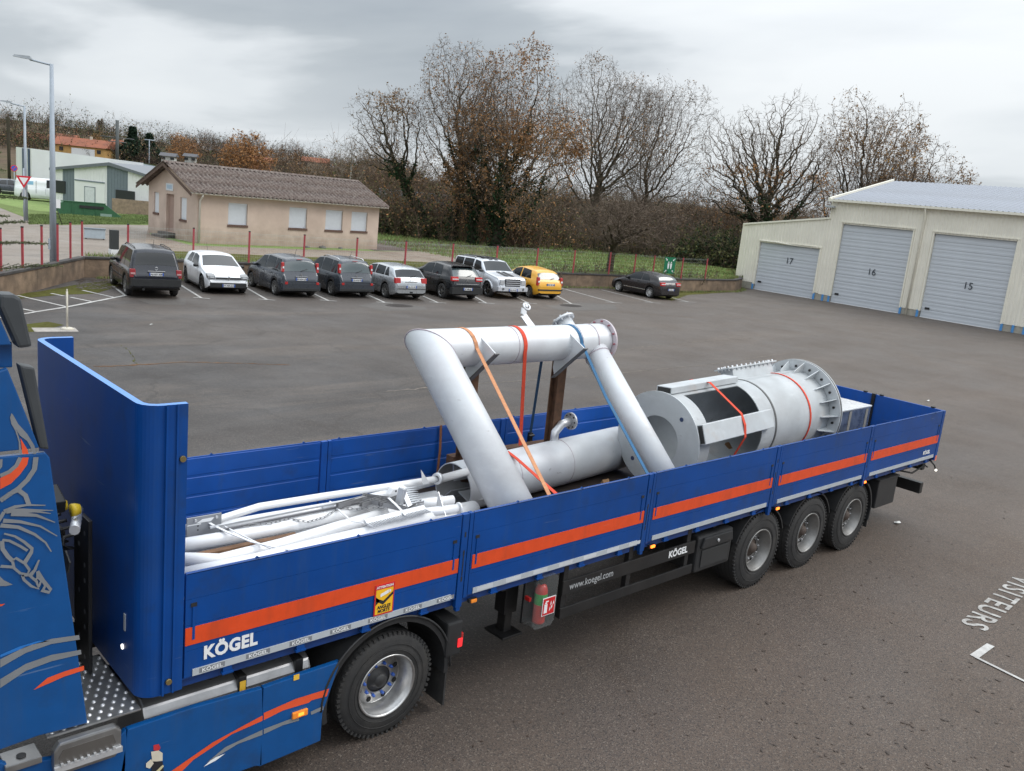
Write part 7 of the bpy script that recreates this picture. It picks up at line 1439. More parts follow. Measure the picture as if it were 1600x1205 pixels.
# bent lever with eye behind the top pipe
lv = [(5.38, 2.07, 3.23), (5.31, 2.20, 3.37), (5.27, 2.26, 3.45), (5.31, 2.30, 3.52)]; b = MB()
for a, c_ in zip(lv, lv[1:]):
    a = Vector(a); c_ = Vector(c_); d = (c_-a).normalized(); s_ = d.cross(Vector((0, 1, 0))).normalized()*.045; n_ = Vector((0, .012, 0)); b.add([a-s_-n_, a+s_-n_, c_+s_-n_, c_-s_-n_, a-s_+n_, a+s_+n_, c_+s_+n_, c_-s_+n_], [(0, 1, 2, 3), (7, 6, 5, 4), (0, 4, 5, 1), (1, 5, 6, 2), (2, 6, 7, 3), (3, 7, 4, 0)])
b.v = [q(*v) for v in b.v]; b.build('lever', STEEL, PF); MB().tube([q(5.37+.05*math.cos(a), 2.32+.03*math.sin(a), 3.55+.035*math.sin(a)) for a in np.linspace(0, 2*PI, 15)[:-1]], .014, 6, closed=True, caps=False).build('lever_eye', STEEL, PF); MB().cyl(q(5.34, 2.30, 3.53), q(5.39, 2.35, 3.57), .028, 10).build('lever_boss', STEEL, PF)
# rusty H-frame that carries it
RF = thing('support_frame', 'rust-brown steel frame of two posts and a low beam holding up the pipe frame', 'steel frame', (4.32, 2.06, DK))
for x in (4.32, 5.82):
    b = MB(); X = x-4.32; b.b2((X-.07, -.07, .012), (X+.07, -.058, 1.62)); b.b2((X-.07, .058, .012), (X+.07, .07, 1.66)); b.b2((X-.006, -.057, .012), (X+.006, .057, 1.62)); b.b2((X-.12, -.12, 0), (X+.12, .12, .011)); b.build('post', RUST, RF)
b = MB(); b.b2((-.1, .072, .38), (1.75, .20, .50)); b.build('cross_beam', RUST, RF); MB().b2((.072, .20, .01), (1.43, .30, .12)).build('base_beam', RUST, RF)
# 2 wide tube lying on the deck with an inner cross
LT = thing('wide_tube', 'wide grey tube lying on the deck with three inner fins at its open end', 'steel pipe', (3.88, 1.68, DK+.30))
MB().pipe((0, 0, 0), (3.25, .29, .02), .298, .286, 44, 0, 1).build('shell', [PIPEW, INNERG], LT)
for a in (1.35, 1.35+2*PI/3, 1.35+4*PI/3):
    c_, s_ = math.cos(a), math.sin(a); b = MB(); n_ = (-s_*.006, c_*.006)
    b.add([(.02, n_[0]+c_*.08, n_[1]+s_*.08), (.02, n_[0]+c_*.285, n_[1]+s_*.285), (.02, -n_[0]+c_*.285, -n_[1]+s_*.285), (.02, -n_[0]+c_*.08, -n_[1]+s_*.08), (.9, n_[0]+c_*.08, n_[1]+s_*.08), (.9, n_[0]+c_*.285, n_[1]+s_*.285), (.9, -n_[0]+c_*.285, -n_[1]+s_*.285), (.9, -n_[0]+c_*.08, -n_[1]+s_*.08)], [(0, 1, 2, 3), (0, 1, 5, 4), (3, 2, 6, 7), (1, 2, 6, 5), (0, 3, 7, 4)]); b.build('inner_fin', STEEL, LT)
MB().b2((.3, -.285, -.285), (2.8, -.02, -.284)) if False else None
b = MB(); b.tube([(1.82, .22, .24), (1.86, .25, .40), (1.98, .26, .50), (2.14, .27, .52)], .052, 18); b.build('branch_elbow', STEEL, LT); b = MB(); b.cyl((2.14, .27, .52), (2.17, .27, .52), .115, 24); o = b.build('branch_flange', STEEL, LT); b = MB()
for k in range(8): a = 2*PI*k/8; b.cyl((2.13, .27+.09*math.cos(a), .52+.09*math.sin(a)), (2.183, .27+.09*math.cos(a), .52+.09*math.sin(a)), .011, 6)
b.build('flange_bolt', BLACKM, o)
for xx_ in (.9, 1.9): MB().tube([(xx_, .09*xx_+.299*math.cos(a), .006*xx_+.299*math.sin(a)) for a in np.linspace(0, 2*PI, 41)[:-1]], .005, 5, closed=True, caps=False).build('weld_seam', WELD, LT)
for x in (.5, 2.3): 
    for s_ in (-1, 1): MB().prism([(s_*.20, -.299), (s_*.36, -.299), (s_*.28, -.15)], 'X', x, x+.12).build('timber_wedge', WOOD, LT)
# 3 the drum
DR = thing('steel_drum', 'large grey steel drum with cut-out windows and a wide flanged end', 'steel drum', (6.82, 1.10, 1.95))
d0 = Vector((6.82, 1.10, 1.95)); d1 = Vector((10.55, 1.24, 2.03)); dd_ = (d1-d0); DL = dd_.length; ax_ = dd_.normalized(); uu = Vector((0, 0, 1)); uu = (uu-ax_*uu.dot(ax_)).normalized(); ww = ax_.cross(uu)     # ww ~ -y side ... 
def dp(s, r, a):  # a measured from top towards the viewer side
    v = ax_*s+uu*(r*math.cos(a))+ww*(-r*math.sin(a) if ww.y > 0 else r*math.sin(a)); return (v.x, v.y, v.z)
RD = .62
def shell(name, s0, s1, a0, a1, r, th, m, par=DR, n=None):
    n = n or max(2, int(abs(a1-a0)/.09)); V = []
    for rr in (r, r-th):
        for s in (s0, s1):
            for j in range(n+1): V.append(dp(s, rr, a0+(a1-a0)*j/n))
    k = n+1; F = [(j, j+1, k+j+1, k+j) for j in range(n)]; b = MB(); b.add(V, F, 0, True); base = 2*k
    b.f += [(base+j, base+j+1, base+k+j+1, base+k+j) for j in range(n)]; b.m += [0]*n; b.sm += [True]*n
    ed = [(j, j+1, base+j+1, base+j) for j in range(n)]+[(k+j, k+j+1, base+k+j+1, base+k+j) for j in range(n)]+[(0, k, base+k, base), (n, k+n, base+k+n, base+n)]; b.f += ed; b.m += [0]*len(ed); b.sm += [False]*len(ed)
    return b.build(name, m, par)
def ringdisc(name, s, ro, ri, th, m, par=DR, n=64):
    b = MB(); a = Vector(dp(s, 0, 0)); c_ = Vector(dp(s+th, 0, 0)); b.pipe(a, c_, ro, ri, n); return b.build(name, m, par)
ringdisc('front_disc', 0, .655, .33, .02, DRUMG); 
for a in (.75, 2.35, -.75, -2.35): MB().cyl(dp(-.003, .50, a), dp(-.001, .50, a), .03, 12).build('disc_hole', mat('hole_dark', (.03, .05, .12), .6), DR)
WS0, WS1 = .30, 1.62
shell('shell_ring', .02, WS0, 0, 2*PI, RD, .012, DRUMG); shell('shell_body', WS1, DL-.10, 0, 2*PI, RD, .012, DRUMG)
wins_ = [(.20, 1.02), (1.42, 2.15)]     # openings by angle
prev = wins_[-1][1]-2*PI
for (a0, a1) in wins_: shell('shell_rib', WS0, WS1, prev, a0, RD, .012, DRUMG); prev = a1
def boxbeam(a, s0, s1, w, h, m=DRUMG):
    b = MB(); V = []
    for s in (s0, s1):
        for (dw, dh) in ((-w, 0), (w, 0), (w, h), (-w, h)):
            p = Vector(dp(s, RD+dh, a)); t_ = (Vector(dp(0, 1, a+.01))-Vector(dp(0, 1, a-.01))).normalized(); p = p+t_*dw; V.append(tuple(p))
    b.add(V, [(0, 1, 2, 3), (4, 7, 6, 5), (0, 4, 5, 1), (1, 5, 6, 2), (2, 6, 7, 3), (3, 7, 4, 0)]); o = b.build('box_beam', m, DR, bevel=.01)
    b = MB(); V = []
    for (dw, dh) in ((-w+.015, .012), (w-.015, .012), (w-.015, h-.012), (-w+.015, h-.012)):
        p = Vector(dp(s0-.002, RD+dh, a)); t_ = (Vector(dp(0, 1, a+.01))-Vector(dp(0, 1, a-.01))).normalized(); V.append(tuple(p+t_*dw))
    b.add(V, [(0, 1, 2, 3)]); b.build('beam_mouth', mat('beam_inside', (.03, .03, .03), .7), o)
boxbeam(-.08, .10, 1.72, .12, .09); boxbeam(1.22, .06, 1.78, .13, .09); boxbeam(2.55, .1, 1.7, .12, .09); boxbeam(-1.5, .1, 1.7, .12, .09)
o = shell('clamp_band', 1.98, 2.02, 0, 2*PI, RD+.006, .008, mat('band_dark', (.10, .10, .10), .5))
FS = DL-.09
ringdisc('end_flange', FS, .79, RD-.1, .022, DRUMG); ringdisc('flange_gasket', FS+.023, .79, RD-.1, .03, mat('gasket_dark', (.09, .085, .08), .6)); ringdisc('end_flange', FS+.054, .793, .1, .02, DRUMG)
for k in range(18):
    a = 2*PI*k/18+.1; b = MB(); t_ = (Vector(dp(0, 1, a+.01))-Vector(dp(0, 1, a-.01))).normalized()*.006
    P = [Vector(dp(FS, .765, a)), Vector(dp(FS, RD+.001, a)), Vector(dp(FS-.30, RD+.001, a)), Vector(dp(FS-.28, RD+.03, a)), Vector(dp(FS-.02, .765, a))]; V = [tuple(p+t_) for p in P]+[tuple(p-t_) for p in P]; n_ = 5; b.add(V, [tuple(range(5)), tuple(range(9, 4, -1))]+[(i, (i+1) % 5, (i+1) % 5+5, i+5) for i in range(5)]); b.build('gusset', DRUMG, DR)
    p0 = dp(FS-.02, .69, a+.17); p1 = dp(FS-.002, .69, a+.17); MB().cyl(p0, p1, .02, 8).build('flange_bolt', BLACKM, DR)
# rectangular duct stub with bolted rim on top, leaning back
b = MB(); P0_ = []
for (s, a) in ((1.95, -.55), (3.08, -.55), (3.08, -.20), (1.95, -.20)): P0_.append(Vector(dp(s, RD-.03, a)))
up_ = Vector(dp(0, 1, -.38)).normalized(); P1_ = [p+up_*.20 for p in P0_]; P1_ = [P1_[0]+ax_*-.0, P1_[1], P1_[2], P1_[3]]
b.add([tuple(p) for p in P0_+P1_], [(0, 1, 5, 4), (1, 2, 6, 5), (2, 3, 7, 6), (3, 0, 4, 7)]); b.build('duct_stub', DRUMG, DR); md = DR.children[-1].modifiers.new('t', 'SOLIDIFY'); md.thickness = .01
cc_ = sum(P1_, Vector())/4; b = MB(); out_ = [cc_+(p-cc_)*1.22 for p in P1_]; V = [tuple(p) for p in P1_+out_]+[tuple(p+up_*.02) for p in P1_+out_]
b.add(V, [(i, (i+1) % 4, 4+(i+1) % 4, 4+i) for i in range(4)]+[(8+i, 12+i, 12+(i+1) % 4, 8+(i+1) % 4) for i in range(4)]+[(4+i, 4+(i+1) % 4, 12+(i+1) % 4, 12+i) for i in range(4)]); fr_ = b.build('duct_flange', DRUMG, DR); b = MB()
for i in range(4):
    a_, c_ = out_[i].lerp(cc_, .08), out_[(i+1) % 4].lerp(cc_, .08); k = 10 if i % 2 == 0 else 4
    for j in range(k): p = a_.lerp(c_, (j+.5)/k); b.cyl(p-up_*.03, p+up_*.045, .012, 6)
b.build('flange_bolt', STEEL, fr_)
for s_ in (.35, 2.3, 3.3): 
    for sg_ in (-1, 1): b = MB(); b.prism([(sg_*.15, -.70), (sg_*.5, -.70), (sg_*.42, -.42)], 'X', s_, s_+.1); b.build('timber_chock', WOOD, DR)
# 4 wrapped crate behind the drum
CRT = thing('wrapped_crate', 'white-topped crate in shiny clear wrap behind the drum flange', 'crate', (11.25, .96, DK)); WR = mat('wrap_white', (.68, .69, .70), .15, var=.1, vscale=4, coat=.8, bump=.6, bscale=6); WRD = mat('wrap_dark', (.10, .12, .16), .12, var=.5, vscale=5, coat=.9, bump=.8, bscale=6)
MB().b2((0, 0, .10), (1.40, .95, .68)).build('side_wrap', WRD, CRT, bevel=.015); MB().b2((-.01, -.01, .681), (1.41, .96, .71)).build('lid', WR, CRT, bevel=.01)
for k in range(3): MB().b2((.0, .05+.37*k, 0), (1.40, .15+.37*k, .099)).build('pallet_runner', WOOD, CRT)
for k in (2, 4): MB().b2((.02+.3*k, -.006, .12), (.10+.3*k, -.001, .66)).build('batten', mat('batten_grey', (.25, .24, .22), .7), CRT)
# 5 bundle of slimmer pipes at the front
def loose(name, label, pts, r, m=PIPEB, n=18, extra=None, grp=None):
    o0 = Vector(pts[0]); o = MB().tube([Vector(p)-o0 for p in pts], r, n).build(name, m); o.location = o0; return tag(o, label, 'steel pipe', grp)
loose('slim_pipe', 'bright pipe lying lowest, right along the inside of the near board at the front', [(.08, .20, 1.92), (.67, .16, 1.93), (1.39, .21, 1.93), (2.45, .25, 1.93)], .065)
loose('bent_pipe', 'bright bent pipe in front of the timber, joining from the front pillar', [(.10, .70, 1.87), (.53, .49, 1.84), (1.08, .50, 1.86), (1.61, .56, 1.88), (2.2, .62, 1.90)], .056)
loose('slim_pipe', 'thick bright pipe running under the box plate towards the chain', [(.10, .86, 1.87), (.71, .80, 1.88), (1.15, .77, 1.89), (2.3, .78, 1.91)], .058)
loose('slim_pipe', 'bright pipe beneath the steel bar on the far side of the bundle', [(.3, 1.06, 1.88), (1.27, 1.0, 1.90), (2.35, .90, 1.93)], .05)
loose('slim_pipe', 'long bright pipe with a kink at the far top of the bundle', [(.30, 1.00, 1.93), (.72, 1.02, 1.955), (1.17, 1.10, 1.98), (1.8, 1.06, 1.99), (2.54, 1.02, 1.99), (3.09, 1.0, 1.99)], .034)
loose('slim_pipe', 'straight pipe that points into the open end of the wide tube', [(1.7, .92, 1.91), (2.4, .98, 1.93), (3.92, 1.50, 1.80)], .045, PIPEW)
for (y, z, x0, x1, lb) in ((.14, 1.74, .15, 3.2, 'lower layer pipe by the near board under the brightest one'), (.40, 1.72, .12, 3.3, 'lower layer pipe under the bent one'), (.66, 1.74, .2, 3.3, 'lower layer pipe between the bent and the thick one'), (.92, 1.74, .14, 3.1, 'lower layer pipe beneath the bolted plate'), (1.14, 1.70, .3, 3.2, 'lower layer pipe at the far edge of the heap'), (.28, 1.48, .1, 3.2, 'bottom pipe on the deck nearest the near board'), (.56, 1.48, .1, 3.3, 'second bottom pipe on the deck from the near board'), (.84, 1.48, .1, 3.2, 'third bottom pipe on the deck from the near board'), (1.12, 1.46, .1, 3.1, 'fourth bottom pipe on the deck, farthest in')):
    loose('slim_pipe', lb, [(x0, y, z), (x1, y+random.uniform(-.04, .04), z)], .10, n=14)
loose('short_pipe', 'short bright pipe stub with a thin ring, upper one by the open tube', [(2.55, .62, 1.93), (2.95, .56, 1.93)], .046)
o = loose('flanged_pipe', 'bright pipe stub ending in a dark-mouthed flange by the near board', [(2.40, .42, 1.93), (2.84, .34, 1.93)], .045); f_ = MB().pipe((.44, -.08, 0), (.455, -.082, 0), .062, .036, 24).build('flange', PIPEB, o); MB().cyl((.438, -.08, 0), (.448, -.0815, 0), .036, 18).build('flange_mouth', mat('rust_mouth', (.14, .07, .05), .8), o)
b = MB(); b.add([(0, 0, 0), (.02, .18, .0), (.0, .14, .20), (.008, 0, 0), (.028, .18, .0), (.008, .14, .20)], [(0, 1, 2), (5, 4, 3), (0, 3, 4, 1), (1, 4, 5, 2), (2, 5, 3, 0)]); o = b.build('gusset_plate', STEEL, loc=(2.66, .30, 1.90)); tag(o, 'thin triangular steel plate standing by the flanged stub', 'steel plate')
b = MB(); b.add([(0, 0, 0), (.10, .02, -.01), (.0, .05, .14), (0, .008, 0), (.10, .028, -.01), (.0, .058, .14)], [(0, 1, 2), (5, 4, 3), (0, 3, 4, 1), (1, 4, 5, 2), (2, 5, 3, 0)]); o = b.build('gusset_plate', STEEL, loc=(2.83, .90, 2.0)); tag(o, 'pointed steel plate at the far side before the open tube', 'steel plate')
o = MB().pipe((0, 0, 0), (.04, .01, 0), .060, .036, 24).build('ring_collar', STEEL, loc=(3.06, .98, 2.0)); tag(o, 'small steel ring collar beside the pointed plate', 'collar')
BP = thing('bolted_plate', 'grey steel plate with four bolts standing against the front pillar', 'steel plate', (.50, .95, 1.86))
GPL = mat('plate_grey', (.30, .31, .33), .45, metal=.4, var=.1, dirt=.2, dirtcol=(.4, .4, .42)); MB().box((.10, 0, .09), (.30, .014, .20)).build('plate', GPL, BP, bevel=.004)
for x in (.02, .20):
    for z in (.015, .165): MB().cyl((x, -.024, z), (x, -.0075, z), .012, 8).build('bolt', STEEL, BP)
for x in (.045, .145):
    for z in (.075, .11): MB().cyl((x, -.0085, z), (x, -.0075, z), .007, 8).build('bolt_hole', INK, BP)
b = MB(); b.add([(.03, -.0088, .135), (.08, -.0088, .165), (.19, -.0088, .165), (.155, -.0088, .135)], [(0, 1, 2, 3)]); b.build('paint_mark', WHITEP, BP); b = MB(); b.b2((-.045, -.0088, .122), (.07, -.0078, .130)); b.build('paint_mark', WHITEP, BP)
MB().box((.10, .06, .06), (.2, .10, .12)).build('bracket', GPL, BP)
def bar(name, label, p0, p1, w, h, m, cat='steel bar'):
    p0 = Vector(p0); p1 = Vector(p1); d = (p1-p0); L_ = d.length; M_ = d.to_track_quat('X', 'Z').to_matrix(); b = MB(); b.b2((0, -w/2, -h/2), (L_, w/2, h/2)); o = b.build(name, m, bevel=.002); o.location = p0; o.rotation_euler = M_.to_euler(); return tag(o, label, cat)
bar('steel_bar', 'long thin steel bar from the plate across the top of the pipes', (.62, .88, 1.965), (2.10, .82, 2.01), .022, .018, STEEL)
bar('steel_bar', 'darker steel bar just below the long thin one', (.68, .82, 1.95), (2.06, .78, 1.985), .02, .018, mat('dark_steel_bar', (.16, .16, .17), .4, metal=.6))
CH = thing('channel_frame', 'open rectangular frame of grey steel channels lying on the pipes', 'steel frame', (2.06, .78, 1.985)); CHG = mat('channel_grey', (.28, .28, .29), .4, metal=.6, var=.1)
def chan(p0, p1, w=.035, h=.04): 
    p0 = Vector(p0); p1 = Vector(p1); d = p1-p0; L_ = d.length; b = MB(); b.b2((0, -w/2, -.003), (L_, w/2, .0)); b.b2((0, -w/2, .0), (L_, -w/2+.005, h)); b.b2((0, w/2-.005, .0), (L_, w/2, h)); o = b.build('channel', CHG, CH); o.location = p0; o.rotation_euler = d.to_track_quat('X', 'Z').to_euler(); return o
chan((0, 0, 0), (.20, -.42, .01)); chan((.05, .10, 0), (.36, -.30, .01)); chan((-.30, -.02, 0), (.05, .05, .0)); chan((.18, -.44, .01), (.42, -.34, .02)); chan((.05, -.18, .01), (.34, -.12, .02)); chan((-.10, -.10, 0), (.16, -.04, .0))
bl = thing('bracket_block', 'small pale steel bracket block with holes on top of the pipes', 'bracket', (2.36, .80, 2.0)); MB().prism([(0, 0), (.04, .05), (.20, .045), (.21, 0)], 'Y', 0, .07).build('block', PIPEB, bl, bevel=.006)
for x in (.07, .13, .18): MB().cyl((x, -.002, .025), (x, -.0005, .025), .010, 10).build('hole', INK, bl)
# brushes: two toothed strips of galvanised steel
def comb(name, label, p0, p1, n, tooth, m, updir):
    p0 = Vector(p0); p1 = Vector(p1); t_ = thing(name, label, 'toothed strip', p0); b = MB(); u_ = Vector(updir).normalized(); d = (p1-p0); s_ = d.normalized().cross(u_)*.012
    a = Vector((0, 0, 0)); b.add([a-s_, a+s_, d+s_, d-s_, a-s_+u_*.05, a+s_+u_*.05, d+s_+u_*.05, d-s_+u_*.05], [(0, 1, 2, 3), (7, 6, 5, 4), (0, 4, 5, 1), (1, 5, 6, 2), (2, 6, 7, 3), (3, 7, 4, 0)]); b.build('spine', m, t_)
    b = MB()
    for k in range(n):
        c_ = d*((k+.5)/n)-u_*.001; w_ = d.normalized()*(d.length/n*.30); tip = c_-u_*tooth+s_*4; b.add([c_-w_-s_, c_+w_-s_, c_+w_+s_, c_-w_+s_, tip-s_*.5, tip+s_*.5], [(0, 1, 4), (3, 5, 2), (1, 2, 5, 4), (0, 4, 5, 3)])
    o = b.build('teeth', m, t_); return t_
comb('toothed_strip', 'long galvanised strip with a row of teeth along the near board', (1.72, .22, 2.02), (2.38, .25, 2.03), 28, .07, STEEL, (0, .9, .5))
comb('toothed_strip', 'short galvanised toothed block standing upright by the channel frame', (2.36, .42, 1.99), (2.36, .58, 2.14), 10, .10, STEEL, (-.9, .3, .1)); b = MB(); b.box((2.30, .54, 2.07), (.04, .08, .17), Matrix.Rotation(.2, 3, 'Y')); o = b.build('steel_block', STEEL, bevel=.005); tag(o, 'upright galvanised block behind the short toothed piece', 'steel block')
# chain
CB = Vector((.85, .80, 1.95)); chn = thing('chain', 'thin steel link chain draped across the bright pipes', 'chain', tuple(CB)); lk = MB(); lk.tube([(.018*math.cos(a)+(.009 if math.cos(a) > 0 else -.009), .011*math.sin(a), 0) for a in np.linspace(0, 2*PI, 13)[:-1]], .0032, 5, closed=True, caps=False); l0 = None
P = [Vector((.90, .80, 1.95)), Vector((1.1, .76, 1.948)), Vector((1.28, .78, 1.95)), Vector((1.42, .68, 1.93)), Vector((1.6, .70, 1.935)), Vector((1.8, .78, 1.965)), Vector((1.95, .70, 1.95)), Vector((2.15, .62, 1.96))]; tot = 30
for i in range(tot):
    t = i/(tot-1)*(len(P)-1); j = min(int(t), len(P)-2); f = t-j; p = P[j].lerp(P[j+1], f); d = (P[j+1]-P[j]).normalized(); 
    if l0 is None: l0 = lk.build('link', CHG, chn); o = l0
    else: o = l0.copy(); COL.objects.link(o); o.parent = chn
    o.location = p-CB+Vector((0, 0, .008)); o.rotation_euler = (PI/2*(i % 2)+.3, -math.asin(d.z), math.atan2(d.y, d.x))
# white tie straps round the bundle
def strap(name, label, pts, w, m, side=(1, 0, 0), th=.003, cat='strap', grp=None):
    pts = [Vector(p) for p in pts]; s_ = Vector(side).normalized()*w/2; o0 = pts[0]; b = MB(); V = []; k = len(pts)
    for i, p in enumerate(pts):
        d = (pts[min(i+1, k-1)]-pts[max(0, i-1)]).normalized(); n_ = d.cross(s_).normalized()*th; pp = p-o0; V += [tuple(pp-s_-n_), tuple(pp+s_-n_), tuple(pp+s_+n_), tuple(pp-s_+n_)]
    F = []
    for i in range(k-1):
        for j in range(4): F.append((4*i+j, 4*i+(j+1) % 4, 4*i+4+(j+1) % 4, 4*i+4+j))
    F += [(0, 1, 2, 3), (4*k-1, 4*k-2, 4*k-3, 4*k-4)]; b.add(V, F); o = b.build(name, m); o.location = o0; return tag(o, label, cat, grp)
TIE = mat('white_tie', (.72, .73, .75), .6)
strap('tie_strap', 'left white tie band slanting over the pipe bundle', [(.62, 1.02, 1.99), (.66, .90, 1.97), (.72, .74, 1.95), (.82, .52, 1.93), (.90, .30, 1.95), (.93, .12, 1.99)], .024, TIE)
strap('tie_strap', 'second thinner white tie band beside the left one', [(.74, .86, 1.96), (.78, .74, 1.945), (.86, .50, 1.92), (.90, .34, 1.92)], .012, TIE)
strap('tie_strap', 'white tie band crossing in the middle of the bundle', [(1.78, .92, 1.99), (1.76, .70, 1.97), (1.72, .45, 1.97), (1.70, .24, 2.03)], .015, TIE)
strap('tie_strap', 'white tie band at the right over the channel frame', [(2.22, .62, 2.05), (2.18, .45, 2.05), (2.14, .30, 2.05), (2.10, .18, 2.05)], .024, TIE)
bar('timber_beam', 'brown timber beam visible between the bright pipes', (.30, .66, 1.83), (1.30, .66, 1.84), .06, .05, mat('dark_timber', (.16, .085, .045), .8, var=.3, vscale=8), 'timber')
# lashing straps over the frame and drum
def over_pipe(x, y0, z0, y1, z1, rp, yc, zc, a0, a1, n=12, dxa=0, dxb=0):
    arc_ = [(x, yc+rp*math.cos(a), zc+rp*math.sin(a)) for a in np.linspace(a0, a1, n)]; return [(x+dxa, y0, z0)]+arc_+[(x+dxb, y1, z1)]
rp = RT+.006
strap('lashing_strap', 'bright orange-red strap wrapped over the top pipe, hanging straight down', over_pipe(4.82, 2.08, 3.09, 2.0, 1.82, rp, 1.92, 3.15, 0.9, PI+.2, 14, 0, .38), .055, REDST)
strap('lashing_strap', 'tan strap running slantwise from the top pipe down to the near board', [(3.97, 2.1, 3.0)]+[(3.97+.01*i, 1.92+rp*math.cos(a), 3.15+rp*math.sin(a)) for i, a in enumerate(np.linspace(.2, PI-.15, 10))]+[(3.82, .05, 1.95)], .05, TANST)
strap('lashing_strap', 'red strap from behind the left leg over the wide tube to the near board', [(4.70, 2.2, 1.6), (4.72, 1.95, 1.83), (4.75, 1.75, 1.865), (4.72, 1.55, 1.84), (3.98, .05, 1.93)], .05, REDST)
strap('lashing_strap', 'dark navy strap hanging from the top pipe to a ratchet by the far board', [(5.42, 2.0, 2.93), (5.76, 2.40, 1.82)], .045, NAVYST); rt = MB(); rt.box((5.77, 2.41, 1.74), (.06, .05, .16)); rt.cyl((5.72, 2.39, 1.78), (5.82, 2.39, 1.78), .02, 8); o = rt.build('ratchet', BLACKM, bevel=.006); tag(o, 'black ratchet buckle on the navy strap near the far board', 'ratchet'); strap('lashing_strap', 'short rust-red strap end below the black ratchet', [(5.77, 2.42, 1.66), (5.74, 2.44, 1.30)], .05, mat('rust_strap', (.28, .08, .04), .85))
strap('lashing_strap', 'blue strap over the right end of the top pipe and down along the right leg', [(5.76, 2.1, 3.0)]+[(5.74+.006*i, 1.92+rp*math.cos(a), 3.15+rp*math.sin(a)) for i, a in enumerate(np.linspace(.3, PI-.1, 10))]+[(5.80, 1.2, 2.60), (5.66, .12, 1.72)], .05, mat('blue_strap', (.03, .12, .24), .8, var=.12))
strap('lashing_strap', 'thin tan strap with a blue tail on the inside of the far board', [(4.28, 2.49, 2.05), (4.29, 2.48, 1.75), (4.27, 2.47, 1.40)], .035, mat('rust_strap2', (.24, .10, .05), .85)); 
def drum_strap(s, label, m, w=.045):
    pts = [Vector(dp(s, RD+.006, a)) for a in np.linspace(-1.6, 2.5, 40)]; pts = [d0+p for p in pts]; strap('lashing_strap', label, pts, w, m)
bx = [dp(.95, RD+.098, -.08-.21), dp(.95, RD+.098, -.08+.21)]
strap('lashing_strap', 'orange-red strap across the two box beams of the drum', [d0+Vector(p) for p in (dp(.90, RD+.05, -.7), dp(.92, RD+.10, -.27), dp(.94, RD+.10, .13), dp(1.0, RD+.10, 1.0), dp(1.0, RD+.11, 1.22), dp(1.0, RD+.10, 1.45), dp(1.0, RD+.01, 1.80), dp(1.0, RD+.01, 2.1), dp(1.0, RD+.01, 2.4))], .05, REDST)
drum_strap(3.02, 'orange-red strap round the drum close to its end flange', REDST, .04)
# ======================= STREET FURNITURE =======================
GALV = mat('lamp_grey_metal', (.34, .385, .44), .6, metal=0, var=.06)
def lamp(name, label, base, H_, arm, r0):
    t_ = thing(name, label, 'street lamp', base); MB().tube([(0, 0, 0), (0, 0, H_)], [r0, r0*.5], 14).build('pole', GALV, t_); MB().b2((-.03-r0, -.06, .5), (-r0+.02, .06, .9)).build('hatch', GALV, t_)
    a = Vector((arm[0], arm[1], .06)); MB().tube([(0, 0, H_-.04), a+Vector((0, 0, H_))], .035, 8).build('arm', GALV, t_); d = a.normalized(); b = MB(); c_ = a+Vector((0, 0, H_)); s_ = Vector((-d.y, d.x, 0))*.13
    b.add([c_-s_-d*.1, c_+s_-d*.1, c_+s_*.7+d*.55, c_-s_*.7+d*.55, c_-s_*.6+Vector((0, 0, .12)), c_+s_*.6+Vector((0, 0, .12)), c_+s_*.4+d*.5+Vector((0, 0, .07)), c_-s_*.4+d*.5+Vector((0, 0, .07))], [(3, 2, 1, 0), (4, 5, 6, 7), (0, 1, 5, 4), (1, 2, 6, 5), (2, 3, 7, 6), (3, 0, 4, 7)]); b.build('lantern', mat('lantern_grey', (.25, .27, .29), .4), t_); return t_
p_ = onz(84, 411, UP); ht = topz((p_[0], p_[1], UP), 81, 100); lamp('street_lamp', 'tall grey street lamp rising behind the retaining wall', (p_[0], p_[1]+.05, UP), ht, (-.62, .35), .13)
p_ = onz(41, 345, UP); ht2 = topz((p_[0], p_[1], UP), 33, 165); lamp('street_lamp', 'second smaller street lamp behind the give way sign', (p_[0], p_[1], UP), ht2, (-.62, .35), .11)
# give way sign
base = onz(40, 346, UP); gy = thing('give_way_sign', 'red and white give way triangle on a grey post by the access road', 'road sign', (base[0]-.15, base[1]-.35, UP)); MB().cyl((0, 0, 0), (0, 0, 3.0), .04, 8).build('post', GALV, gy)
vd = math.atan2(CAM[1]-base[1], CAM[0]-base[0])+PI/2; M_ = Matrix.Rotation(vd, 3, 'Z')
def tri(r, y, m, nm):
    b = MB(); pts = [(r*math.cos(a), y, r*math.sin(a)*1.0) for a in (PI/6, PI*5/6, -PI/2)]; pts2 = [(p[0], p[1]-.006, p[2]) for p in pts]; V = [M_ @ Vector(p)+Vector((0, 0, 2.35)) for p in pts+pts2]; b.add(V, [(0, 1, 2), (5, 4, 3), (0, 3, 4, 1), (1, 4, 5, 2), (2, 5, 3, 0)]); return b.build(nm, m, gy)
tri(.46, -.05, mat('sign_red', (.60, .015, .035), .5), 'sign_plate'); tri(.27, -.057, WHITEP, 'sign_face')
b = MB(); b.box((0, 0, 1.62), (.22, .03, .40), M_); b.build('sub_plate', mat('sub_plate_grey', (.45, .46, .48), .5), gy)
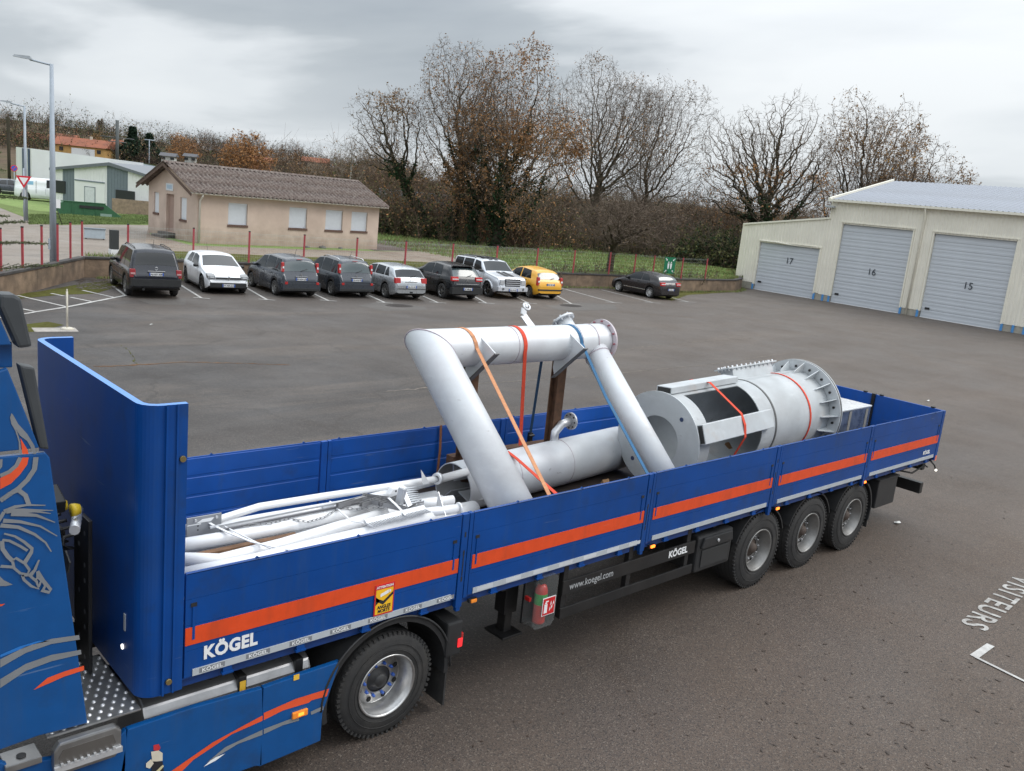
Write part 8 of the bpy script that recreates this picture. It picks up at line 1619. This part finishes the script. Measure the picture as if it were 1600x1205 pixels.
# round no-parking sign farther away
p_ = atd(22, 263, 85); ns = thing('no_parking_sign', 'small round blue and red sign at the far left by the warehouse', 'road sign', (p_[0], p_[1], UP)); h_ = p_[2]-UP; MB().cyl((0, 0, 0), (0, 0, h_), .03, 6).build('post', GALV, ns)
for r_, y_, m_ in ((.26, 0, mat('sign_red', (.6, .02, .03), .5)), (.20, -.008, mat('sign_blue', (.04, .10, .45), .5))): a = M_ @ Vector((0, y_-.03, 0)); c_ = M_ @ Vector((0, y_-.036, 0)); MB().cyl((a.x, a.y, h_), (c_.x, c_.y, h_), r_, 20).build('sign_disc', m_, ns)
d = MB().box((0, 0, 0), (.05, .004, .38), M_ @ Matrix.Rotation(.8, 3, 'Y')); o = d.build('sign_bar', MATS['sign_red'], ns); o.location = M_ @ Vector((0, -.05, 0))+Vector((0, 0, h_))
# green assembly point sign on the fence
gx = 43.5; gyy = on_wall(gx)[1]-.06; p_ = onz(1040, 428, .9); gs = thing('assembly_point_sign', 'green assembly point sign with white figures and arrows on the mesh fence', 'sign', (44.0, on_wall(44.0)[1]-.10, 1.15), R(-17)); gs.location = (43.45, on_wall(43.45)[1]-.10, 1.12)
MB().b2((-.42, -.012, 0), (.42, .0, 1.05)).build('board', mat('sign_green', (.005, .17, .075), .5), gs)
def fig(x):
    b = MB(); b.lathe([(0, 0), (.045, 0)], 'Y', (x, -.014, .72), 12); b.add([(x-.07, -.014, .65), (x+.07, -.014, .65), (x+.06, -.014, .45), (x+.035, -.014, .30), (x-.035, -.014, .30), (x-.06, -.014, .45)], [(0, 1, 2, 3, 4, 5)]); b.build('figure', WHITEP, gs)
fig(-.10); fig(.10)
for sx_ in (-1, 1):
    for sz_ in (-1, 1):
        cx_, cz_ = sx_*.27, .525+sz_*.36; d = Vector((-sx_, 0, -sz_)).normalized(); n_ = Vector((d.z, 0, -d.x)); c_ = Vector((cx_, -.014, cz_)); b = MB(); b.add([tuple(c_-d*.13-n_*.022), tuple(c_-d*.13+n_*.022), tuple(c_+n_*.022), tuple(c_-n_*.022)], [(0, 1, 2, 3)]); b.add([tuple(c_+n_*.07), tuple(c_+d*.09), tuple(c_-n_*.07)], [(0, 1, 2)]); b.build('arrow', WHITEP, gs)
# white post on round foot, plate under it
c = onz(105, 515, 0); wp = thing('marker_post', 'white marker post with round foot on a pale slab', 'post', (c[0], c[1], 0)); PWH = mat('post_white', (.58, .54, .46), .7, dirt=.3, dirtcol=(.3, .25, .18)); MB().tube([(0, 0, .06), (0, 0, 1.08)], .028, 10).build('pole', PWH, wp); MB().lathe([(0, .07), (.12, .06), (.17, .04), (.17, .012)], 'Z', n=20).build('foot', PWH, wp); MB().lathe([(0, 1.16), (.02, 1.14), (.022, 1.08)], 'Z', n=8).build('tip', PWH, wp)
b = MB(); b.box((-.32, -.02, .005), (1.1, .62, .012), -.12); o = b.build('ground_slab', mat('pale_slab', (.36, .33, .30), .8, var=.2, dirt=.4), loc=(c[0], c[1], 0)); tag(o, 'pale flat slab under the white marker post', 'slab')
# white sign on the lawn and small notice board, electric cabinet, skip
p_ = onz(97, 352, UP); ls = thing('lawn_sign', 'small white sign on a thin leaning black stake on the lawn', 'sign', (p_[0], p_[1], UP)); MB().tube([(0, 0, 0), (-.25, .1, 1.0)], .02, 6).build('stake', BLACKM, ls); MB().box((-.35, .05, 1.2), (.55, .03, .48), M_).build('board', WHITEP, ls)
p_ = onz(148, 374, UP); nb_ = thing('letter_box', 'pale grey flat letter box panel behind the wall corner', 'letter box', (p_[0], p_[1], UP)); MB().box((0, 0, .28), (.95, .30, .45), M_).build('box', mat('box_grey', (.38, .44, .48), .5), nb_, bevel=.01); MB().box((0, 0, .53), (1.0, .36, .05), M_).build('lid', mat('box_lid_grey', (.16, .19, .22), .5), nb_); b = MB()
for s_ in (-.4, .4): v_ = M_ @ Vector((s_, 0, 0)); b.box((v_.x, v_.y, .03), (.06, .2, .06), M_)
b.build('foot', BLACKM, nb_)
p_ = onz(182, 400, .85); pb = thing('gate_pillar', 'short dark pillar with a white foot beside the black off-roader', 'pillar', (p_[0], p_[1]+.3, UP)); MB().b2((-.15, -.15, .35), (.15, .15, 1.15)).build('shaft', mat('pillar_dark', (.04, .045, .045), .8), pb); MB().b2((-.17, -.17, 0), (.17, .17, .349)).build('foot', WHITEP, pb)
p_ = onz(135, 338, UP); sk = thing('skip', 'green metal skip with sloping ends on the lawn edge', 'skip', (p_[0], p_[1], UP), vd); sk.scale = (.72, .72, .72); GRN = mat('skip_green', (.035, .13, .06), .6, var=.15, dirt=.4, dirtcol=(.03, .06, .035)); b = MB(); b.prism([(-2.8, .55), (-1.9, 1.25), (1.6, 1.25), (3.1, .12), (2.5, .0), (-2.2, .0)], 'Y', 0, 1.8); b.build('body', GRN, sk, bevel=.02)
for x in (-1.2, -.2, .8): MB().b2((x, -.06, .05), (x+.1, -.001, 1.2)).build('rib', GRN, sk)
MB().b2((-.6, -.09, .75), (1.5, -.065, 1.0)).build('pocket', BLACKP, sk); MB().b2((1.2, -.10, .1), (2.2, -.07, .35)).build('plate', mat('skip_plate', (.25, .35, .3), .5), sk); MB().b2((-2.85, -.05, 1.251), (1.7, .05, 1.32)).build('rim', GRN, sk)
# low earthy wall left of the bungalow
p0 = onz(175, 333, UP); p1 = onz(236, 338, UP); d = p1-p0; lw = MB(); lw.box(((p0[0]+p1[0])/2, (p0[1]+p1[1])/2, UP+.55), (np.linalg.norm(d), .25, 1.1), math.atan2(d[1], d[0])); o = lw.build('garden_wall', mat('earth_wall', (.30, .22, .16), .9, var=.2, dirt=.4, bump=.4)); tag(o, 'low tan earth-coloured wall between the skip and the bungalow', 'wall')
# poles on the skyline
def wood_pole(label, u, vt, D, arms, r_=.16, col=BARKD):
    p = gp(u, 250, D); h = topz(p, u, vt); t_ = thing('utility_pole', label, 'pole', (p[0], p[1], p[2])); MB().cyl((0, 0, -1), (0, 0, h), r_, 8).build('shaft', col, t_)
    if arms:
        for (z, w_) in arms: v_ = M_ @ Vector((w_, 0, 0)); MB().cyl((-v_.x, -v_.y, h-z), (v_.x, v_.y, h-z), .08, 6).build('cross_arm', col, t_)
    return t_
wood_pole('concrete pylon with cross arm on the wooded skyline', 183, 188, 190, [(3.2, 3.0), (4.0, 1.6)], .32, mat('pylon_grey', (.10, .11, .11), .8)); wood_pole('dark utility pole at the far left beside the ploughed field', 14, 183, 95, None, .14); wood_pole('thin hillside street lamp pole above the bungalow left end', 233, 218, 170, [(.1, .8)], .08, GALV)
# birds-eye extras: dark manhole cars hidden in the trees
for (u, v, D, lb) in ((667, 347, 94, 'white parked vehicle glimpsed between the trunks behind the plank stack'), (947, 380, 101, 'pale vehicle half hidden in the hedge behind the crooked tree')):
    p = atd(u, v, D); c_ = make_car('parked_car', lb, s9, (p[0], p[1]), -30, P_WHITE)[0]; c_.location.z = UP
# ======================= GROUPS OF LIKE THINGS =======================
GROUPS = {'car': 'cars parked in the yard and behind it', 'strap': 'straps holding the load', 'steel pipe': 'steel pipes on the trailer', 'tree': 'trees behind the yard', 'street lamp': 'street lamps by the road', 'house': 'houses in view', 'fence': 'red post fences on the wall', 'drain cover': 'drain covers in the yard', 'litter': 'scraps on the asphalt', 'stone': 'stones at the bungalow wall', 'steel plate': 'loose steel plates on the load', 'steel bar': 'steel bars on the load', 'toothed strip': 'toothed strips on the load', 'warehouse': 'warehouses on the left', 'pole': 'poles on the skyline', 'road sign': 'road signs on the left'}
for o in list(bpy.data.objects):
    if o.parent is None and o.get('category') in GROUPS and not o.get('group'): o['group'] = GROUPS[o['category']]
